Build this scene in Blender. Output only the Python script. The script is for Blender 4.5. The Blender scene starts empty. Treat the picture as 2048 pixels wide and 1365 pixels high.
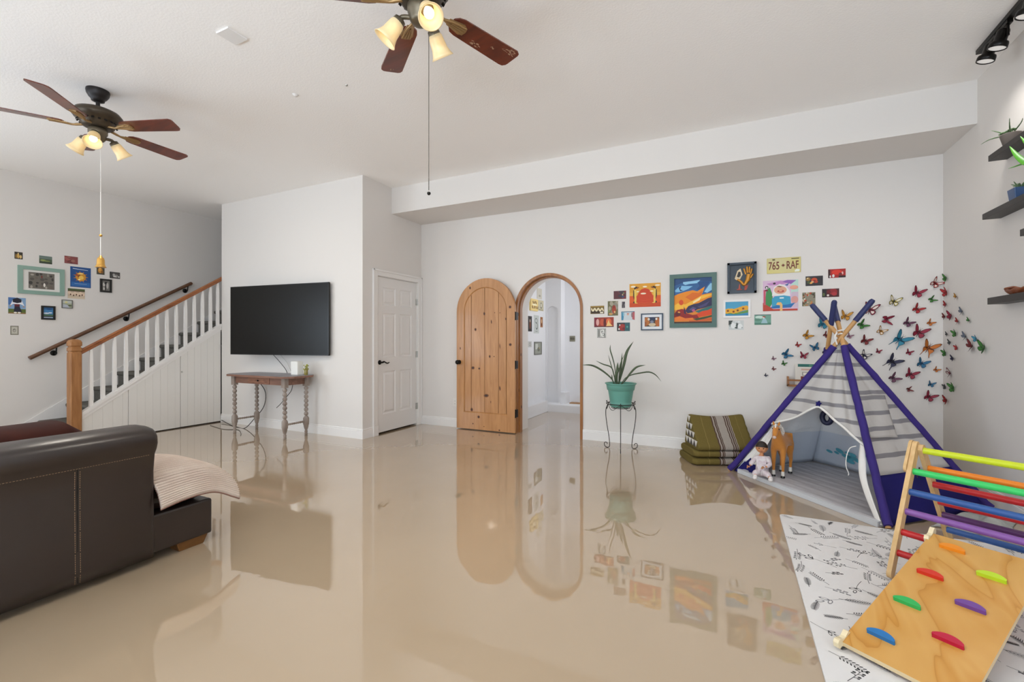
import bpy, bmesh, math, random
from mathutils import Vector, Matrix, Euler
C = bpy.context.scene.collection
SC = bpy.context.scene
PI = math.pi

# ------------------------------------------------------------------ camera
cam_d = bpy.data.cameras.new('camera')
cam_d.sensor_width = 36.0
cam_d.lens = 16.0
cam_d.clip_start = 0.02
cam = bpy.data.objects.new('camera', cam_d)
C.objects.link(cam)
cam.location = (0, 0, 1.2)
cam.rotation_euler = (PI/2, 0, math.radians(25.75))
SC.camera = cam

# ------------------------------------------------------------------ world, daylight, exposure
w = bpy.data.worlds.new('daylight'); SC.world = w
w.use_nodes = True
w.node_tree.nodes['Background'].inputs[0].default_value = (0.80, 0.88, 1.0, 1)
w.node_tree.nodes['Background'].inputs[1].default_value = 1.0
SC.view_settings.view_transform = 'Standard'
SC.view_settings.look = 'None'
SC.view_settings.exposure = 0.17
SC.view_settings.gamma = 1.0
SC.view_settings.use_curve_mapping = False
SC.cycles.max_bounces = 10
SC.cycles.diffuse_bounces = 6
SC.cycles.glossy_bounces = 4
SC.cycles.transmission_bounces = 6
SC.cycles.sample_clamp_indirect = 6.0
SC.cycles.use_denoising = True

def area(name, loc, rot, sx, sy, power, col):
    l = bpy.data.lights.new(name, 'AREA'); l.shape = 'RECTANGLE'; l.size = sx; l.size_y = sy
    l.energy = power; l.color = col
    o = bpy.data.objects.new(name, l); C.objects.link(o); o.location = loc; o.rotation_euler = rot
    return o
# daylight entering by the glazed openings of the wall behind the camera; the hall lamp is added fill
UP = math.radians(90+67)      # steep upward tilt, set to brighten the ceiling
area('daylight_patio', (-4.9, -3.02, 0.95), (UP, 0, math.radians(-25)), 2.3, 1.5, 55, (0.81, 0.955, 1.10))
area('daylight_middle', (-1.6, -3.02, 1.20), (UP, 0, math.radians(-20)), 1.8, 1.2, 85, (0.81, 0.955, 1.10))
area('daylight_right', (0.7, -3.02, 1.20), (math.radians(90+66), 0, math.radians(12)), 1.4, 1.2, 140, (0.81, 0.955, 1.10))
area('daylight_side', (-7.60, -1.5, 1.35), (0, math.radians(-110), math.radians(4)), 1.6, 2.3, 100, (0.81, 0.955, 1.10))
area('hall_fill', (-1.05, 6.9, 1.7), (0, math.radians(90), 0), 1.2, 1.3, 15, (0.95, 0.97, 1.0))  # added fill lamp inside the hall, with no window behind it

# ------------------------------------------------------------------ materials
def lin(c):
    return c/12.92 if c <= 0.04045 else ((c+0.055)/1.055)**2.4
def col(h):
    if isinstance(h, str):
        h = h.lstrip('#'); return tuple(lin(int(h[i:i+2], 16)/255) for i in (0, 2, 4))
    return h
MC = {}
def mat(name, c, rough=0.55, metal=0.0, spec=0.5, bump=None, emit=None, alpha=None, vary=None, coat=0.0, trans=0.0, sheen=0.0):
    if name in MC: return MC[name]
    m = bpy.data.materials.new(name); m.use_nodes = True
    nt = m.node_tree; b = nt.nodes['Principled BSDF']
    c = col(c)
    b.inputs['Base Color'].default_value = (*c, 1)
    b.inputs['Roughness'].default_value = rough
    b.inputs['Metallic'].default_value = metal
    b.inputs['Specular IOR Level'].default_value = spec
    if coat:
        b.inputs['Coat Weight'].default_value = coat; b.inputs['Coat Roughness'].default_value = 0.08
    if trans: b.inputs['Transmission Weight'].default_value = trans
    if sheen:
        b.inputs['Sheen Weight'].default_value = sheen; b.inputs['Sheen Roughness'].default_value = 0.5
    if emit:
        b.inputs['Emission Color'].default_value = (*col(emit[0]), 1)
        b.inputs['Emission Strength'].default_value = emit[1]
    tc = None
    if vary or bump:
        tc = nt.nodes.new('ShaderNodeTexCoord')
    if vary:   # (second colour, scale, amount, (sx,sy,sz))
        c2, sc, amt, st = vary
        mp = nt.nodes.new('ShaderNodeMapping'); mp.inputs['Scale'].default_value = st
        nt.links.new(tc.outputs['Object'], mp.inputs[0])
        n = nt.nodes.new('ShaderNodeTexNoise'); n.inputs['Scale'].default_value = sc
        n.inputs['Detail'].default_value = 5; n.inputs['Distortion'].default_value = 0.4
        nt.links.new(mp.outputs[0], n.inputs['Vector'])
        r = nt.nodes.new('ShaderNodeValToRGB')
        r.color_ramp.elements[0].position = 0.5-amt; r.color_ramp.elements[1].position = 0.5+amt
        r.color_ramp.elements[0].color = (*c, 1); r.color_ramp.elements[1].color = (*col(c2), 1)
        nt.links.new(n.outputs['Fac'], r.inputs[0]); nt.links.new(r.outputs[0], b.inputs['Base Color'])
    if bump:   # (scale, strength, distance, stretch)
        mp = nt.nodes.new('ShaderNodeMapping'); mp.inputs['Scale'].default_value = bump[3] if len(bump) > 3 else (1, 1, 1)
        nt.links.new(tc.outputs['Object'], mp.inputs[0])
        n = nt.nodes.new('ShaderNodeTexNoise'); n.inputs['Scale'].default_value = bump[0]; n.inputs['Detail'].default_value = 3
        nt.links.new(mp.outputs[0], n.inputs['Vector'])
        bp = nt.nodes.new('ShaderNodeBump'); bp.inputs['Strength'].default_value = bump[1]; bp.inputs['Distance'].default_value = bump[2]
        nt.links.new(n.outputs['Fac'], bp.inputs['Height']); nt.links.new(bp.outputs[0], b.inputs['Normal'])
    MC[name] = m
    return m
def P(h, rough=0.6):
    """flat printed or painted colour"""
    return mat('paint_'+h.strip('#')+('' if rough == 0.6 else '_g'), h, rough)

def wood(name, c1, c2, axis='z', scale=3.0, rough=0.4, stretch=12, dist=1.2, coat=0.0):
    if name in MC: return MC[name]
    m = bpy.data.materials.new(name); m.use_nodes = True
    nt = m.node_tree; b = nt.nodes['Principled BSDF']
    tc = nt.nodes.new('ShaderNodeTexCoord')
    mp = nt.nodes.new('ShaderNodeMapping')
    s = [stretch]*3; s['xyz'.index(axis)] = 1.0
    mp.inputs['Scale'].default_value = s
    nt.links.new(tc.outputs['Object'], mp.inputs[0])
    n = nt.nodes.new('ShaderNodeTexNoise'); n.inputs['Scale'].default_value = scale
    n.inputs['Detail'].default_value = 6; n.inputs['Distortion'].default_value = dist
    nt.links.new(mp.outputs[0], n.inputs['Vector'])
    r = nt.nodes.new('ShaderNodeValToRGB')
    r.color_ramp.elements[0].position = 0.32; r.color_ramp.elements[1].position = 0.68
    r.color_ramp.elements[0].color = (*col(c1), 1); r.color_ramp.elements[1].color = (*col(c2), 1)
    nt.links.new(n.outputs['Fac'], r.inputs[0]); nt.links.new(r.outputs[0], b.inputs['Base Color'])
    bp = nt.nodes.new('ShaderNodeBump'); bp.inputs['Strength'].default_value = 0.15; bp.inputs['Distance'].default_value = 0.002
    nt.links.new(n.outputs['Fac'], bp.inputs['Height']); nt.links.new(bp.outputs[0], b.inputs['Normal'])
    b.inputs['Roughness'].default_value = rough
    if coat:
        b.inputs['Coat Weight'].default_value = coat; b.inputs['Coat Roughness'].default_value = 0.1
    MC[name] = m
    return m

M_WALL = mat('wall_paint', '#dfdad5', 0.75, spec=0.25, bump=(38, 0.10, 0.004))
M_CEIL = mat('ceiling_texture', '#faf7f4', 0.85, spec=0.15, bump=(70, 0.28, 0.005))
M_TRIM = mat('white_trim_paint', '#e9e6e3', 0.38, spec=0.4)
M_DOOR = mat('door_enamel', '#e4e1de', 0.4, spec=0.4)
M_GAP = mat('dark_gap', '#120f0d', 0.9)
M_BLACK = mat('black_metal', '#15120f', 0.35, metal=0.6)
M_IRON = mat('dark_iron', '#2b2521', 0.45, metal=0.5)
M_CHROME = mat('satin_steel', '#b9b7b2', 0.3, metal=0.9)
M_PLATE = mat('outlet_plastic', '#e4e0da', 0.4)

def floor_material():
    m = bpy.data.materials.new('glossy_floor_coating'); m.use_nodes = True
    nt = m.node_tree; b = nt.nodes['Principled BSDF']
    tc = nt.nodes.new('ShaderNodeTexCoord')
    n = nt.nodes.new('ShaderNodeTexNoise'); n.inputs['Scale'].default_value = 0.9; n.inputs['Detail'].default_value = 3
    nt.links.new(tc.outputs['Object'], n.inputs['Vector'])
    r = nt.nodes.new('ShaderNodeValToRGB')
    r.color_ramp.elements[0].position = 0.3; r.color_ramp.elements[1].position = 0.7
    r.color_ramp.elements[0].color = (*col('#ab967c'), 1); r.color_ramp.elements[1].color = (*col('#b29d83'), 1)
    nt.links.new(n.outputs['Fac'], r.inputs[0]); nt.links.new(r.outputs[0], b.inputs['Base Color'])
    b.inputs['Roughness'].default_value = 0.012
    b.inputs['Coat Weight'].default_value = 0.8; b.inputs['Coat Roughness'].default_value = 0.01
    b.inputs['IOR'].default_value = 1.5
    b.inputs['Specular IOR Level'].default_value = 0.62
    n2 = nt.nodes.new('ShaderNodeTexNoise'); n2.inputs['Scale'].default_value = 7.0; n2.inputs['Detail'].default_value = 2.0
    nt.links.new(tc.outputs['Object'], n2.inputs['Vector'])
    bp = nt.nodes.new('ShaderNodeBump'); bp.inputs['Strength'].default_value = 0.10; bp.inputs['Distance'].default_value = 0.004
    nt.links.new(n2.outputs['Fac'], bp.inputs['Height']); nt.links.new(bp.outputs[0], b.inputs['Normal']); nt.links.new(bp.outputs[0], b.inputs['Coat Normal'])
    return m
M_FLOOR = floor_material()

def translucent(m, k):
    """let part of the light through thin cloth"""
    nt = m.node_tree; b = nt.nodes['Principled BSDF']; out = nt.nodes['Material Output']
    t = nt.nodes.new('ShaderNodeBsdfTranslucent'); mx = nt.nodes.new('ShaderNodeMixShader'); mx.inputs[0].default_value = k
    if b.inputs['Base Color'].links: nt.links.new(b.inputs['Base Color'].links[0].from_socket, t.inputs[0])
    else: t.inputs[0].default_value = b.inputs['Base Color'].default_value
    nt.links.new(b.outputs[0], mx.inputs[1]); nt.links.new(t.outputs[0], mx.inputs[2]); nt.links.new(mx.outputs[0], out.inputs[0])
    return m

# ------------------------------------------------------------------ mesh helpers
def frame_of(d):
    d = Vector(d).normalized()
    a = Vector((0, 0, 1)) if abs(d.z) < 0.9 else Vector((1, 0, 0))
    x = a.cross(d).normalized(); y = d.cross(x)
    return x, y, d

class MB:
    def __init__(s, T=None):
        s.v = []; s.f = []; s.mi = []; s.sm = []; s.T = T
    def add(s, vs, fs, m=0, smooth=False):
        b = len(s.v)
        for p in vs:
            p = Vector(p)
            s.v.append(s.T @ p if s.T else p)
        for f in fs:
            s.f.append([i+b for i in f]); s.mi.append(m); s.sm.append(smooth)
        return s
    def box(s, x0, x1, y0, y1, z0, z1, m=0):
        vs = [(x, y, z) for x in (x0, x1) for y in (y0, y1) for z in (z0, z1)]
        return s.add(vs, [(0, 1, 3, 2), (4, 6, 7, 5), (0, 4, 5, 1), (2, 3, 7, 6), (0, 2, 6, 4), (1, 5, 7, 3)], m)
    def obox(s, c, ax, h, m=0):
        c = Vector(c); ax = [Vector(a).normalized() for a in ax]
        vs = [c + ax[0]*h[0]*i + ax[1]*h[1]*j + ax[2]*h[2]*k for i in (-1, 1) for j in (-1, 1) for k in (-1, 1)]
        return s.add(vs, [(0, 1, 3, 2), (4, 6, 7, 5), (0, 4, 5, 1), (2, 3, 7, 6), (0, 2, 6, 4), (1, 5, 7, 3)], m)
    def beam(s, a, b, w, h, m=0):
        a = Vector(a); b = Vector(b); x, y, d = frame_of(b-a)
        return s.obox((a+b)/2, (x, y, d), (w/2, h/2, (b-a).length/2), m)
    def tube(s, pts, r, n=10, m=0, caps=True, smooth=True, closed=False):
        pts = [Vector(p) for p in pts]
        N = len(pts)
        rs = r if isinstance(r, (list, tuple)) else [r]*N
        vs = []; px = None
        for i, p in enumerate(pts):
            if closed: d = pts[(i+1) % N]-pts[i-1]
            else: d = (pts[min(i+1, N-1)]-pts[max(i-1, 0)])
            if d.length < 1e-9: d = Vector((0, 0, 1))
            d.normalize()
            if px is None: px, py, _ = frame_of(d)
            else:
                px = (px - d*px.dot(d)).normalized(); py = d.cross(px)
            for k in range(n):
                a = 2*PI*k/n
                vs.append(p + (px*math.cos(a)+py*math.sin(a))*rs[i])
        fs = []
        for i in range(N if closed else N-1):
            j = (i+1) % N
            for k in range(n):
                fs.append((i*n+k, i*n+(k+1) % n, j*n+(k+1) % n, j*n+k))
        s.add(vs, fs, m, smooth)
        if caps and not closed:
            s.add(vs[:n], [tuple(reversed(range(n)))], m); s.add(vs[-n:], [tuple(range(n))], m)
        return s
    def lathe(s, prof, c=(0, 0, 0), axis=(0, 0, 1), n=24, m=0, smooth=True, caps=True):
        c = Vector(c); x, y, d = frame_of(axis)
        vs = []
        for r, z in prof:
            for k in range(n):
                a = 2*PI*k/n
                vs.append(c + d*z + (x*math.cos(a)+y*math.sin(a))*max(r, 1e-5))
        fs = []
        for i in range(len(prof)-1):
            for k in range(n):
                fs.append((i*n+k, i*n+(k+1) % n, (i+1)*n+(k+1) % n, (i+1)*n+k))
        s.add(vs, fs, m, smooth)
        if caps:
            s.add(vs[:n], [tuple(reversed(range(n)))], m); s.add(vs[-n:], [tuple(range(n))], m)
        return s
    def prism(s, poly, z0, z1, m=0, side=None):
        n = len(poly)
        vs = [(p[0], p[1], z0) for p in poly] + [(p[0], p[1], z1) for p in poly]
        s.add(vs, [tuple(reversed(range(n))), tuple(range(n, 2*n))], m)
        s.add(vs, [(i, (i+1) % n, n+(i+1) % n, n+i) for i in range(n)], m if side is None else side)
        return s
    def flat(s, poly, z, m=0):
        return s.add([(p[0], p[1], z) for p in poly], [tuple(range(len(poly)))], m)
    def ball(s, c, r, n=12, m=0, rot=None):
        if not isinstance(r, (tuple, list)): r = (r, r, r)
        c = Vector(c); vs = []; h = n//2+2
        for i in range(h+1):
            t = PI*i/h
            for k in range(n):
                a = 2*PI*k/n
                p = Vector((r[0]*math.sin(t)*math.cos(a), r[1]*math.sin(t)*math.sin(a), r[2]*math.cos(t)))
                if rot: p = rot @ p
                vs.append(c+p)
        fs = [(i*n+k, (i+1)*n+k, (i+1)*n+(k+1) % n, i*n+(k+1) % n) for i in range(h) for k in range(n)]
        return s.add(vs, fs, m, True)
    def grid(s, fn, nu, nv, m=0, smooth=True, mf=None):
        vs = [fn(i/nu, j/nv) for i in range(nu+1) for j in range(nv+1)]
        b = len(s.v)
        for p in vs:
            p = Vector(p); s.v.append(s.T @ p if s.T else p)
        for i in range(nu):
            for j in range(nv):
                a = b+i*(nv+1)+j
                s.f.append([a, a+nv+1, a+nv+2, a+1])
                s.mi.append(mf((i+.5)/nu, (j+.5)/nv) if mf else m); s.sm.append(smooth)
        return s
    def build(s, name, mats, parent=None, bevel=None, solid=None, subsurf=0, merge=False, center=True, fixn=True):
        if not isinstance(mats, (list, tuple)): mats = [mats]
        me = bpy.data.meshes.new(name)
        off = Vector((0, 0, 0))
        if parent is None and center and s.v:
            xs = [p.x for p in s.v]; ys = [p.y for p in s.v]; zs = [p.z for p in s.v]
            off = Vector(((min(xs)+max(xs))/2, (min(ys)+max(ys))/2, min(zs)))
        me.from_pydata([p-off for p in s.v], [], s.f)
        for m in mats: me.materials.append(m)
        for p, i, q in zip(me.polygons, s.mi, s.sm):
            p.material_index = min(i, len(mats)-1); p.use_smooth = q
        if merge or fixn:
            bm = bmesh.new(); bm.from_mesh(me)
            if merge: bmesh.ops.remove_doubles(bm, verts=bm.verts, dist=1e-5)
            bmesh.ops.recalc_face_normals(bm, faces=bm.faces)
            bm.to_mesh(me); bm.free()
        me.update()
        o = bpy.data.objects.new(name, me); C.objects.link(o)
        o.location = off
        if parent is not None:
            o.parent = parent
            o.matrix_parent_inverse = world_of(parent).inverted()
        if solid:
            md = o.modifiers.new('thickness', 'SOLIDIFY'); md.thickness = solid; md.offset = 0
        if bevel:
            md = o.modifiers.new('edges', 'BEVEL'); md.width = bevel; md.segments = 2; md.limit_method = 'ANGLE'; md.angle_limit = math.radians(40)
        if subsurf:
            md = o.modifiers.new('smooth', 'SUBSURF'); md.levels = subsurf; md.render_levels = subsurf
        return o

def world_of(o):
    M = o.matrix_basis.copy()
    if o.parent is not None:
        M = world_of(o.parent) @ o.matrix_parent_inverse @ M
    return M
def tag(o, label, cat, group=None):
    o['label'] = label; o['category'] = cat
    if group: o['group'] = group
    return o
def thing(name, label, cat, loc=(0, 0, 0), rotz=0.0, group=None):
    o = bpy.data.objects.new(name, None); C.objects.link(o)
    o.location = loc; o.rotation_euler = (0, 0, rotz); o.empty_display_size = 0.1
    return tag(o, label, cat, group)
def part_label(o, l): o['label'] = l; return o
def struct(o): o['kind'] = 'structure'; return o
def copy_tree(o, parent=None):
    c = o.copy(); C.objects.link(c)
    if parent is not None: c.parent = parent
    for ch in list(o.children): copy_tree(ch, c)
    return c
def xf(origin, u, v, n):
    M = Matrix.Identity(4)
    for i, a in enumerate((u, v, n)):
        for k in range(3): M[k][i] = a[k]
    for k in range(3): M[k][3] = origin[k]
    return M
def ell(cx, cy, rx, ry, rot=0, n=18):
    return [(cx + rx*math.cos(a)*math.cos(rot) - ry*math.sin(a)*math.sin(rot), cy + rx*math.cos(a)*math.sin(rot) + ry*math.sin(a)*math.cos(rot)) for a in [2*PI*i/n for i in range(n)]]
def bez(pts, n=16):
    """smooth curve through the points (Catmull-Rom)"""
    pts = [Vector(p) for p in pts]
    if len(pts) < 3: return [pts[0].lerp(pts[-1], i/n) for i in range(n+1)]
    out = []
    P_ = [pts[0]*2-pts[1]] + pts + [pts[-1]*2-pts[-2]]
    seg = len(pts)-1
    for i in range(n+1):
        t = i/n*seg; k = min(int(t), seg-1); t -= k
        a, b, c, d = P_[k], P_[k+1], P_[k+2], P_[k+3]
        out.append(0.5*((2*b)+(c-a)*t+(2*a-5*b+4*c-d)*t*t+(3*b-a-3*c+d)*t**3))
    return out
def panel_face(mb, x0, x1, z0, z1, rects, m=0, d=0.010, ring=0.012, slope=0.014):
    """front face in the local x,z plane at y=0 (front = -y) with sunk mouldings and raised fields"""
    xs = sorted({x0, x1} | {r[0] for r in rects} | {r[1] for r in rects})
    zs = sorted({z0, z1} | {r[2] for r in rects} | {r[3] for r in rects})
    for i in range(len(xs)-1):
        for j in range(len(zs)-1):
            cx = (xs[i]+xs[i+1])/2; cz = (zs[j]+zs[j+1])/2
            if any(r[0] < cx < r[1] and r[2] < cz < r[3] for r in rects): continue
            mb.add([(xs[i], 0, zs[j]), (xs[i+1], 0, zs[j]), (xs[i+1], 0, zs[j+1]), (xs[i], 0, zs[j+1])], [(0, 1, 2, 3)], m)
    for a, b, c, e in rects:
        loops = []
        for ins, dep in ((0, 0), (slope, d), (slope+ring, d), (slope*2+ring+0.008, d*0.25)):
            loops.append([(a+ins, dep, c+ins), (b-ins, dep, c+ins), (b-ins, dep, e-ins), (a+ins, dep, e-ins)])
        for p, q in zip(loops[:-1], loops[1:]):
            for k in range(4):
                mb.add([p[k], p[(k+1) % 4], q[(k+1) % 4], q[k]], [(0, 1, 2, 3)], m)
        mb.add(loops[-1], [(0, 1, 2, 3)], m)

# ------------------------------------------------------------------ room shell
ZC = 3.23; YA = 5.38; YT = 4.215; XR = 1.717; XL = -7.75; XC = -4.06; XS = -6.82; YB = -3.2
struct(MB().box(XL-0.1, XR+0.1, YB-0.1, 9.0, -0.12, 0).build('floor', M_FLOOR, center=False))
struct(MB().box(XL-0.1, XR+0.1, YB-0.1, YA+0.4, ZC, ZC+0.12).build('ceiling', M_CEIL, center=False))
mb = MB()      # left wall with a wide window beside the camera side of the room
mb.box(XL-0.12, XL, YB, -2.8, 0, ZC); mb.box(XL-0.12, XL, -0.2, 6.6, 0, ZC); mb.box(XL-0.12, XL, -2.8, -0.2, 0, 0.4); mb.box(XL-0.12, XL, -2.8, -0.2, 2.3, ZC)
struct(mb.build('wall_left', M_WALL, center=False))
mb = MB()
for q in ((-2.8, -0.2, .4, .45), (-2.8, -0.2, 2.25, 2.3), (-2.8, -2.75, .4, 2.3), (-0.25, -0.2, .4, 2.3), (-1.525, -1.475, .4, 2.3)): mb.box(XL-0.09, XL-0.04, q[0], q[1], q[2], q[3])
struct(mb.build('window_4', M_TRIM, center=False))
struct(MB().box(XR, XR+0.12, YB, YA, 0, ZC).build('wall_right', M_WALL, center=False))
# wall behind the camera, with three glazed openings
mb = MB()
ops = [(-6.1, -3.7, 0.1, 2.2), (-2.5, -0.7, 0.5, 2.25), (0.0, 1.4, 0.5, 2.25)]
xx = XL
for a, b, c, d in ops:
    mb.box(xx, a, YB-0.12, YB, 0, ZC); mb.box(a, b, YB-0.12, YB, 0, c); mb.box(a, b, YB-0.12, YB, d, ZC); xx = b
mb.box(xx, XR, YB-0.12, YB, 0, ZC)
struct(mb.build('wall_rear', M_WALL, center=False))
for i, (a, b, c, d) in enumerate(ops):
    mb = MB(); t = 0.05
    for q in ((a, b, c, c+t), (a, b, d-t, d), (a, a+t, c, d), (b-t, b, c, d), ((a+b)/2-t/2, (a+b)/2+t/2, c, d)):
        mb.box(q[0], q[1], YB-0.09, YB-0.04, q[2], q[3])
    struct(mb.build('window_%d' % (i+1), M_TRIM, center=False))

# art wall with the arched opening
AXC, AR, ASP = -2.092, 0.450, 1.600
mb = MB()
def art_wall(mb):
    y0, y1 = YA, YA+0.40
    top = ZC
    xs = [AXC-AR*math.cos(PI*i/32) for i in range(33)]
    zs = [ASP+AR*math.sin(PI*i/32) for i in range(33)]
    for y in (y0, y1):
        mb.add([(XC-0.4, y, 0), (xs[0], y, 0), (xs[0], y, top), (XC-0.4, y, top)], [(0, 1, 2, 3)])
        mb.add([(xs[-1], y, 0), (XR+0.1, y, 0), (XR+0.1, y, top), (xs[-1], y, top)], [(0, 1, 2, 3)])
        for i in range(32):
            mb.add([(xs[i], y, zs[i]), (xs[i+1], y, zs[i+1]), (xs[i+1], y, top), (xs[i], y, top)], [(0, 1, 2, 3)])
    for i in range(32):
        mb.add([(xs[i], y0, zs[i]), (xs[i+1], y0, zs[i+1]), (xs[i+1], y1, zs[i+1]), (xs[i], y1, zs[i])], [(0, 1, 2, 3)], 0, True)
    for x in (xs[0], xs[-1]):
        mb.add([(x, y0, 0), (x, y1, 0), (x, y1, ASP), (x, y0, ASP)], [(0, 1, 2, 3)])
art_wall(mb)
struct(mb.build('wall_back', M_WALL, merge=True, center=False))
# soffit beam along the art wall
struct(MB().box(XC, XR, 4.745, YA, 2.887, ZC).build('ceiling_beam', M_WALL, center=False))
# projecting block: TV wall and closet wall
struct(MB().box(XS, XC, YT, YT+0.12, 0, ZC).build('wall_tv', M_WALL, center=False))
mb = MB()
DY0, DY1, DZ = 4.462, 5.295, 2.040
mb.box(XC-0.12, XC, YT+0.12, DY0, 0, ZC); mb.box(XC-0.12, XC, DY1, YA+0.1, 0, ZC); mb.box(XC-0.12, XC, DY0, DY1, DZ, ZC)
mb.box(XC-0.20, XC-0.125, DY0-0.05, YA, 0, DZ+.1, 1)  # added black block: stops stray light and keeps the door gap dark
struct(mb.build('wall_closet', [M_WALL, M_GAP], center=False))
struct(MB().box(XS, XS+0.12, YT+0.12, 6.6, 0, ZC).build('wall_stair', M_WALL, center=False))
struct(MB().box(XL, XS+0.12, 6.6, 6.72, 0, ZC).build('wall_landing', M_WALL, center=False))
struct(MB().box(XL, XS+0.12, YA+0.4, 6.72, ZC, ZC+0.12).build('ceiling_stair', M_CEIL, center=False))

# hall seen through the arch
M_HALL = mat('hall_plaster', '#e6e6e8', 0.75, spec=0.25, bump=(22, 0.12, 0.006))
HX, HL = -2.93, -2.81
mb = MB()
mb.box(HX-0.1, HX, YA+0.40, 9.0, 0, 3.0)
mb.box(HX, HL, 5.78+0.35, 7.235, 0, 0.19)
mb.box(HX, HL+0.0, 5.78+0.35, 5.78+0.36, 0, 0.19)
struct(mb.build('wall_hall_left', M_HALL, center=False, bevel=0.012))
mb = MB()
# far wall panel with a shallow arched niche, a low block, and the deeper wall on the right
def niche_wall(mb, x0, x1, y, cx, r, zs_, top, dep):
    n = 16
    xs = [cx-r*math.cos(PI*i/n) for i in range(n+1)]; zz = [zs_+r*math.sin(PI*i/n) for i in range(n+1)]
    mb.add([(x0, y, 0.12), (xs[0], y, 0.12), (xs[0], y, top), (x0, y, top)], [(0, 1, 2, 3)])
    mb.add([(xs[-1], y, 0.12), (x1, y, 0.12), (x1, y, top), (xs[-1], y, top)], [(0, 1, 2, 3)])
    for i in range(n):
        mb.add([(xs[i], y, zz[i]), (xs[i+1], y, zz[i+1]), (xs[i+1], y, top), (xs[i], y, top)], [(0, 1, 2, 3)])
        mb.add([(xs[i], y, zz[i]), (xs[i+1], y, zz[i+1]), (xs[i+1], y+dep, zz[i+1]), (xs[i], y+dep, zz[i])], [(0, 1, 2, 3)], 0, True)
        mb.add([(xs[i], y+dep, zz[i]), (xs[i+1], y+dep, zz[i+1]), (xs[i+1], y+dep, 0.12), (xs[i], y+dep, 0.12)], [(0, 1, 2, 3)])
    for x in (xs[0], xs[-1]):
        mb.add([(x, y, 0.12), (x, y+dep, 0.12), (x, y+dep, zs_), (x, y, zs_)], [(0, 1, 2, 3)])
niche_wall(mb, -2.93, -2.645, 7.42, -2.80, 0.105, 1.70, 3.0, 0.05)
mb.add([(-2.645, 7.42, 0.12), (-2.645, 7.62, 0.12), (-2.645, 7.62, 3.0), (-2.645, 7.42, 3.0)], [(0, 1, 2, 3)])
mb.box(-2.645, -2.555, 7.40, 7.62, 0.12, 0.315)
mb.box(-2.90, -2.645, 7.38, 7.42, 0.12, 0.14)
mb.box(-2.645, -0.4, 7.62, 7.72, 0.12, 3.0)
struct(mb.build('wall_hall_far', M_HALL, merge=True, center=False))
struct(MB().box(-2.93, -0.4, 7.235, 7.9, 0, 0.12).build('floor_hall_step', M_HALL, center=False))
struct(MB().box(-2.52, -0.4, 7.50, 7.62, 0.12, 0.135).build('trim_1', wood('step_wood', '#a97b45', '#8b6030', 'x'), center=False))
struct(MB().box(-0.45, -0.35, YA+0.4, 7.9, 0, 3.0).build('wall_hall_right', M_HALL, center=False))
struct(MB().box(-3.05, -0.35, YA+0.4, 9.0, 2.95, 3.05).build('ceiling_hall', M_HALL, center=False))

# wooden arched jamb
M_PINE = wood('knotty_pine', '#c08a55', '#ad7743', 'z', 2.2, 0.42, 9, 1.0, coat=0.15)
M_JAMB = wood('jamb_wood', '#a8703c', '#8a5528', 'z', 2.2, 0.4, 9, 1.0, coat=0.15)
M_KNOT = mat('pine_knot', '#3c2110', 0.5)
M_KNOT2 = mat('pine_knot_ring', '#7c4a22', 0.5)
mb = MB()
def arch_ring(mb, r0, r1, y0, y1, zbot=0.0, n=36):
    pts = [(1, 0)] if False else []
    path = [(-1, None, zbot)]
    prof = []
    for k in range(n+1):
        a = PI - PI*k/n
        prof.append((math.cos(a), math.sin(a)))
    loop = [((AXC-r0, zbot), (AXC-r1, zbot))] + [((AXC+r0*c, ASP+r0*s_), (AXC+r1*c, ASP+r1*s_)) for c, s_ in prof] + [((AXC+r0, zbot), (AXC+r1, zbot))]
    for (a, b), (c, d) in zip(loop[:-1], loop[1:]):
        A = [(p[0], y, p[1]) for y in (y0, y1) for p in (a, b, d, c)]
        mb.add(A, [(0, 1, 2, 3), (7, 6, 5, 4), (0, 3, 7, 4), (1, 5, 6, 2)])
arch_ring(mb, 0.425, 0.459, YA-0.012, YA+0.055)
arch_ring(mb, 0.410, 0.4499, YA+0.055, YA+0.125)
for z, y in ((1.55, .03), (1.02, .08), (0.55, .05), (0.33, .09), (1.9, 0.06)):
    if z < 1.6:
        mb.T = xf((AXC-0.4095 if y > .055 else AXC-0.4245, YA+y, z), (0, 1, 0), (0, 0, 1), (1, 0, 0))
        mb.flat(ell(0, 0, 0.012, 0.022), 0.0006, 1)
        mb.T = None
jamb = struct(mb.build('door_frame_arch', [M_JAMB, M_KNOT], center=False))
jamb.name = 'trim_2'

# baseboards
def baseboard(name, a, b, nrm):
    a = Vector((*a, 0)); b = Vector((*b, 0)); n = Vector((*nrm, 0))
    d = (b-a).normalized()
    T = xf(a, n, (0, 0, 1), d)
    mb = MB(T)
    L = (b-a).length
    mb.prism([(0, 0), (0.014, 0), (0.014, 0.096), (0.010, 0.100), (0.010, 0.104), (0.013, 0.108), (0.010, 0.120), (0, 0.122)], 0, L)
    return struct(mb.build(name, M_TRIM, center=False))
baseboard('baseboard_tv', (XS, YT), (XC+0.014, YT), (0, -1))
baseboard('baseboard_closet', (XC, YT), (XC, 4.385), (1, 0))
baseboard('baseboard_back', (XC+.02, YA), (-3.0, YA), (0, -1))
baseboard('baseboard_back_1', (-3.0, YA), (AXC-0.459, YA), (0, -1))
baseboard('baseboard_back_2', (AXC+0.459, YA), (XR, YA), (0, -1))
baseboard('baseboard_right', (XR, YB), (XR, YA), (-1, 0))
baseboard('baseboard_left', (XL, YB), (XL, 2.35), (1, 0))

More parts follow.
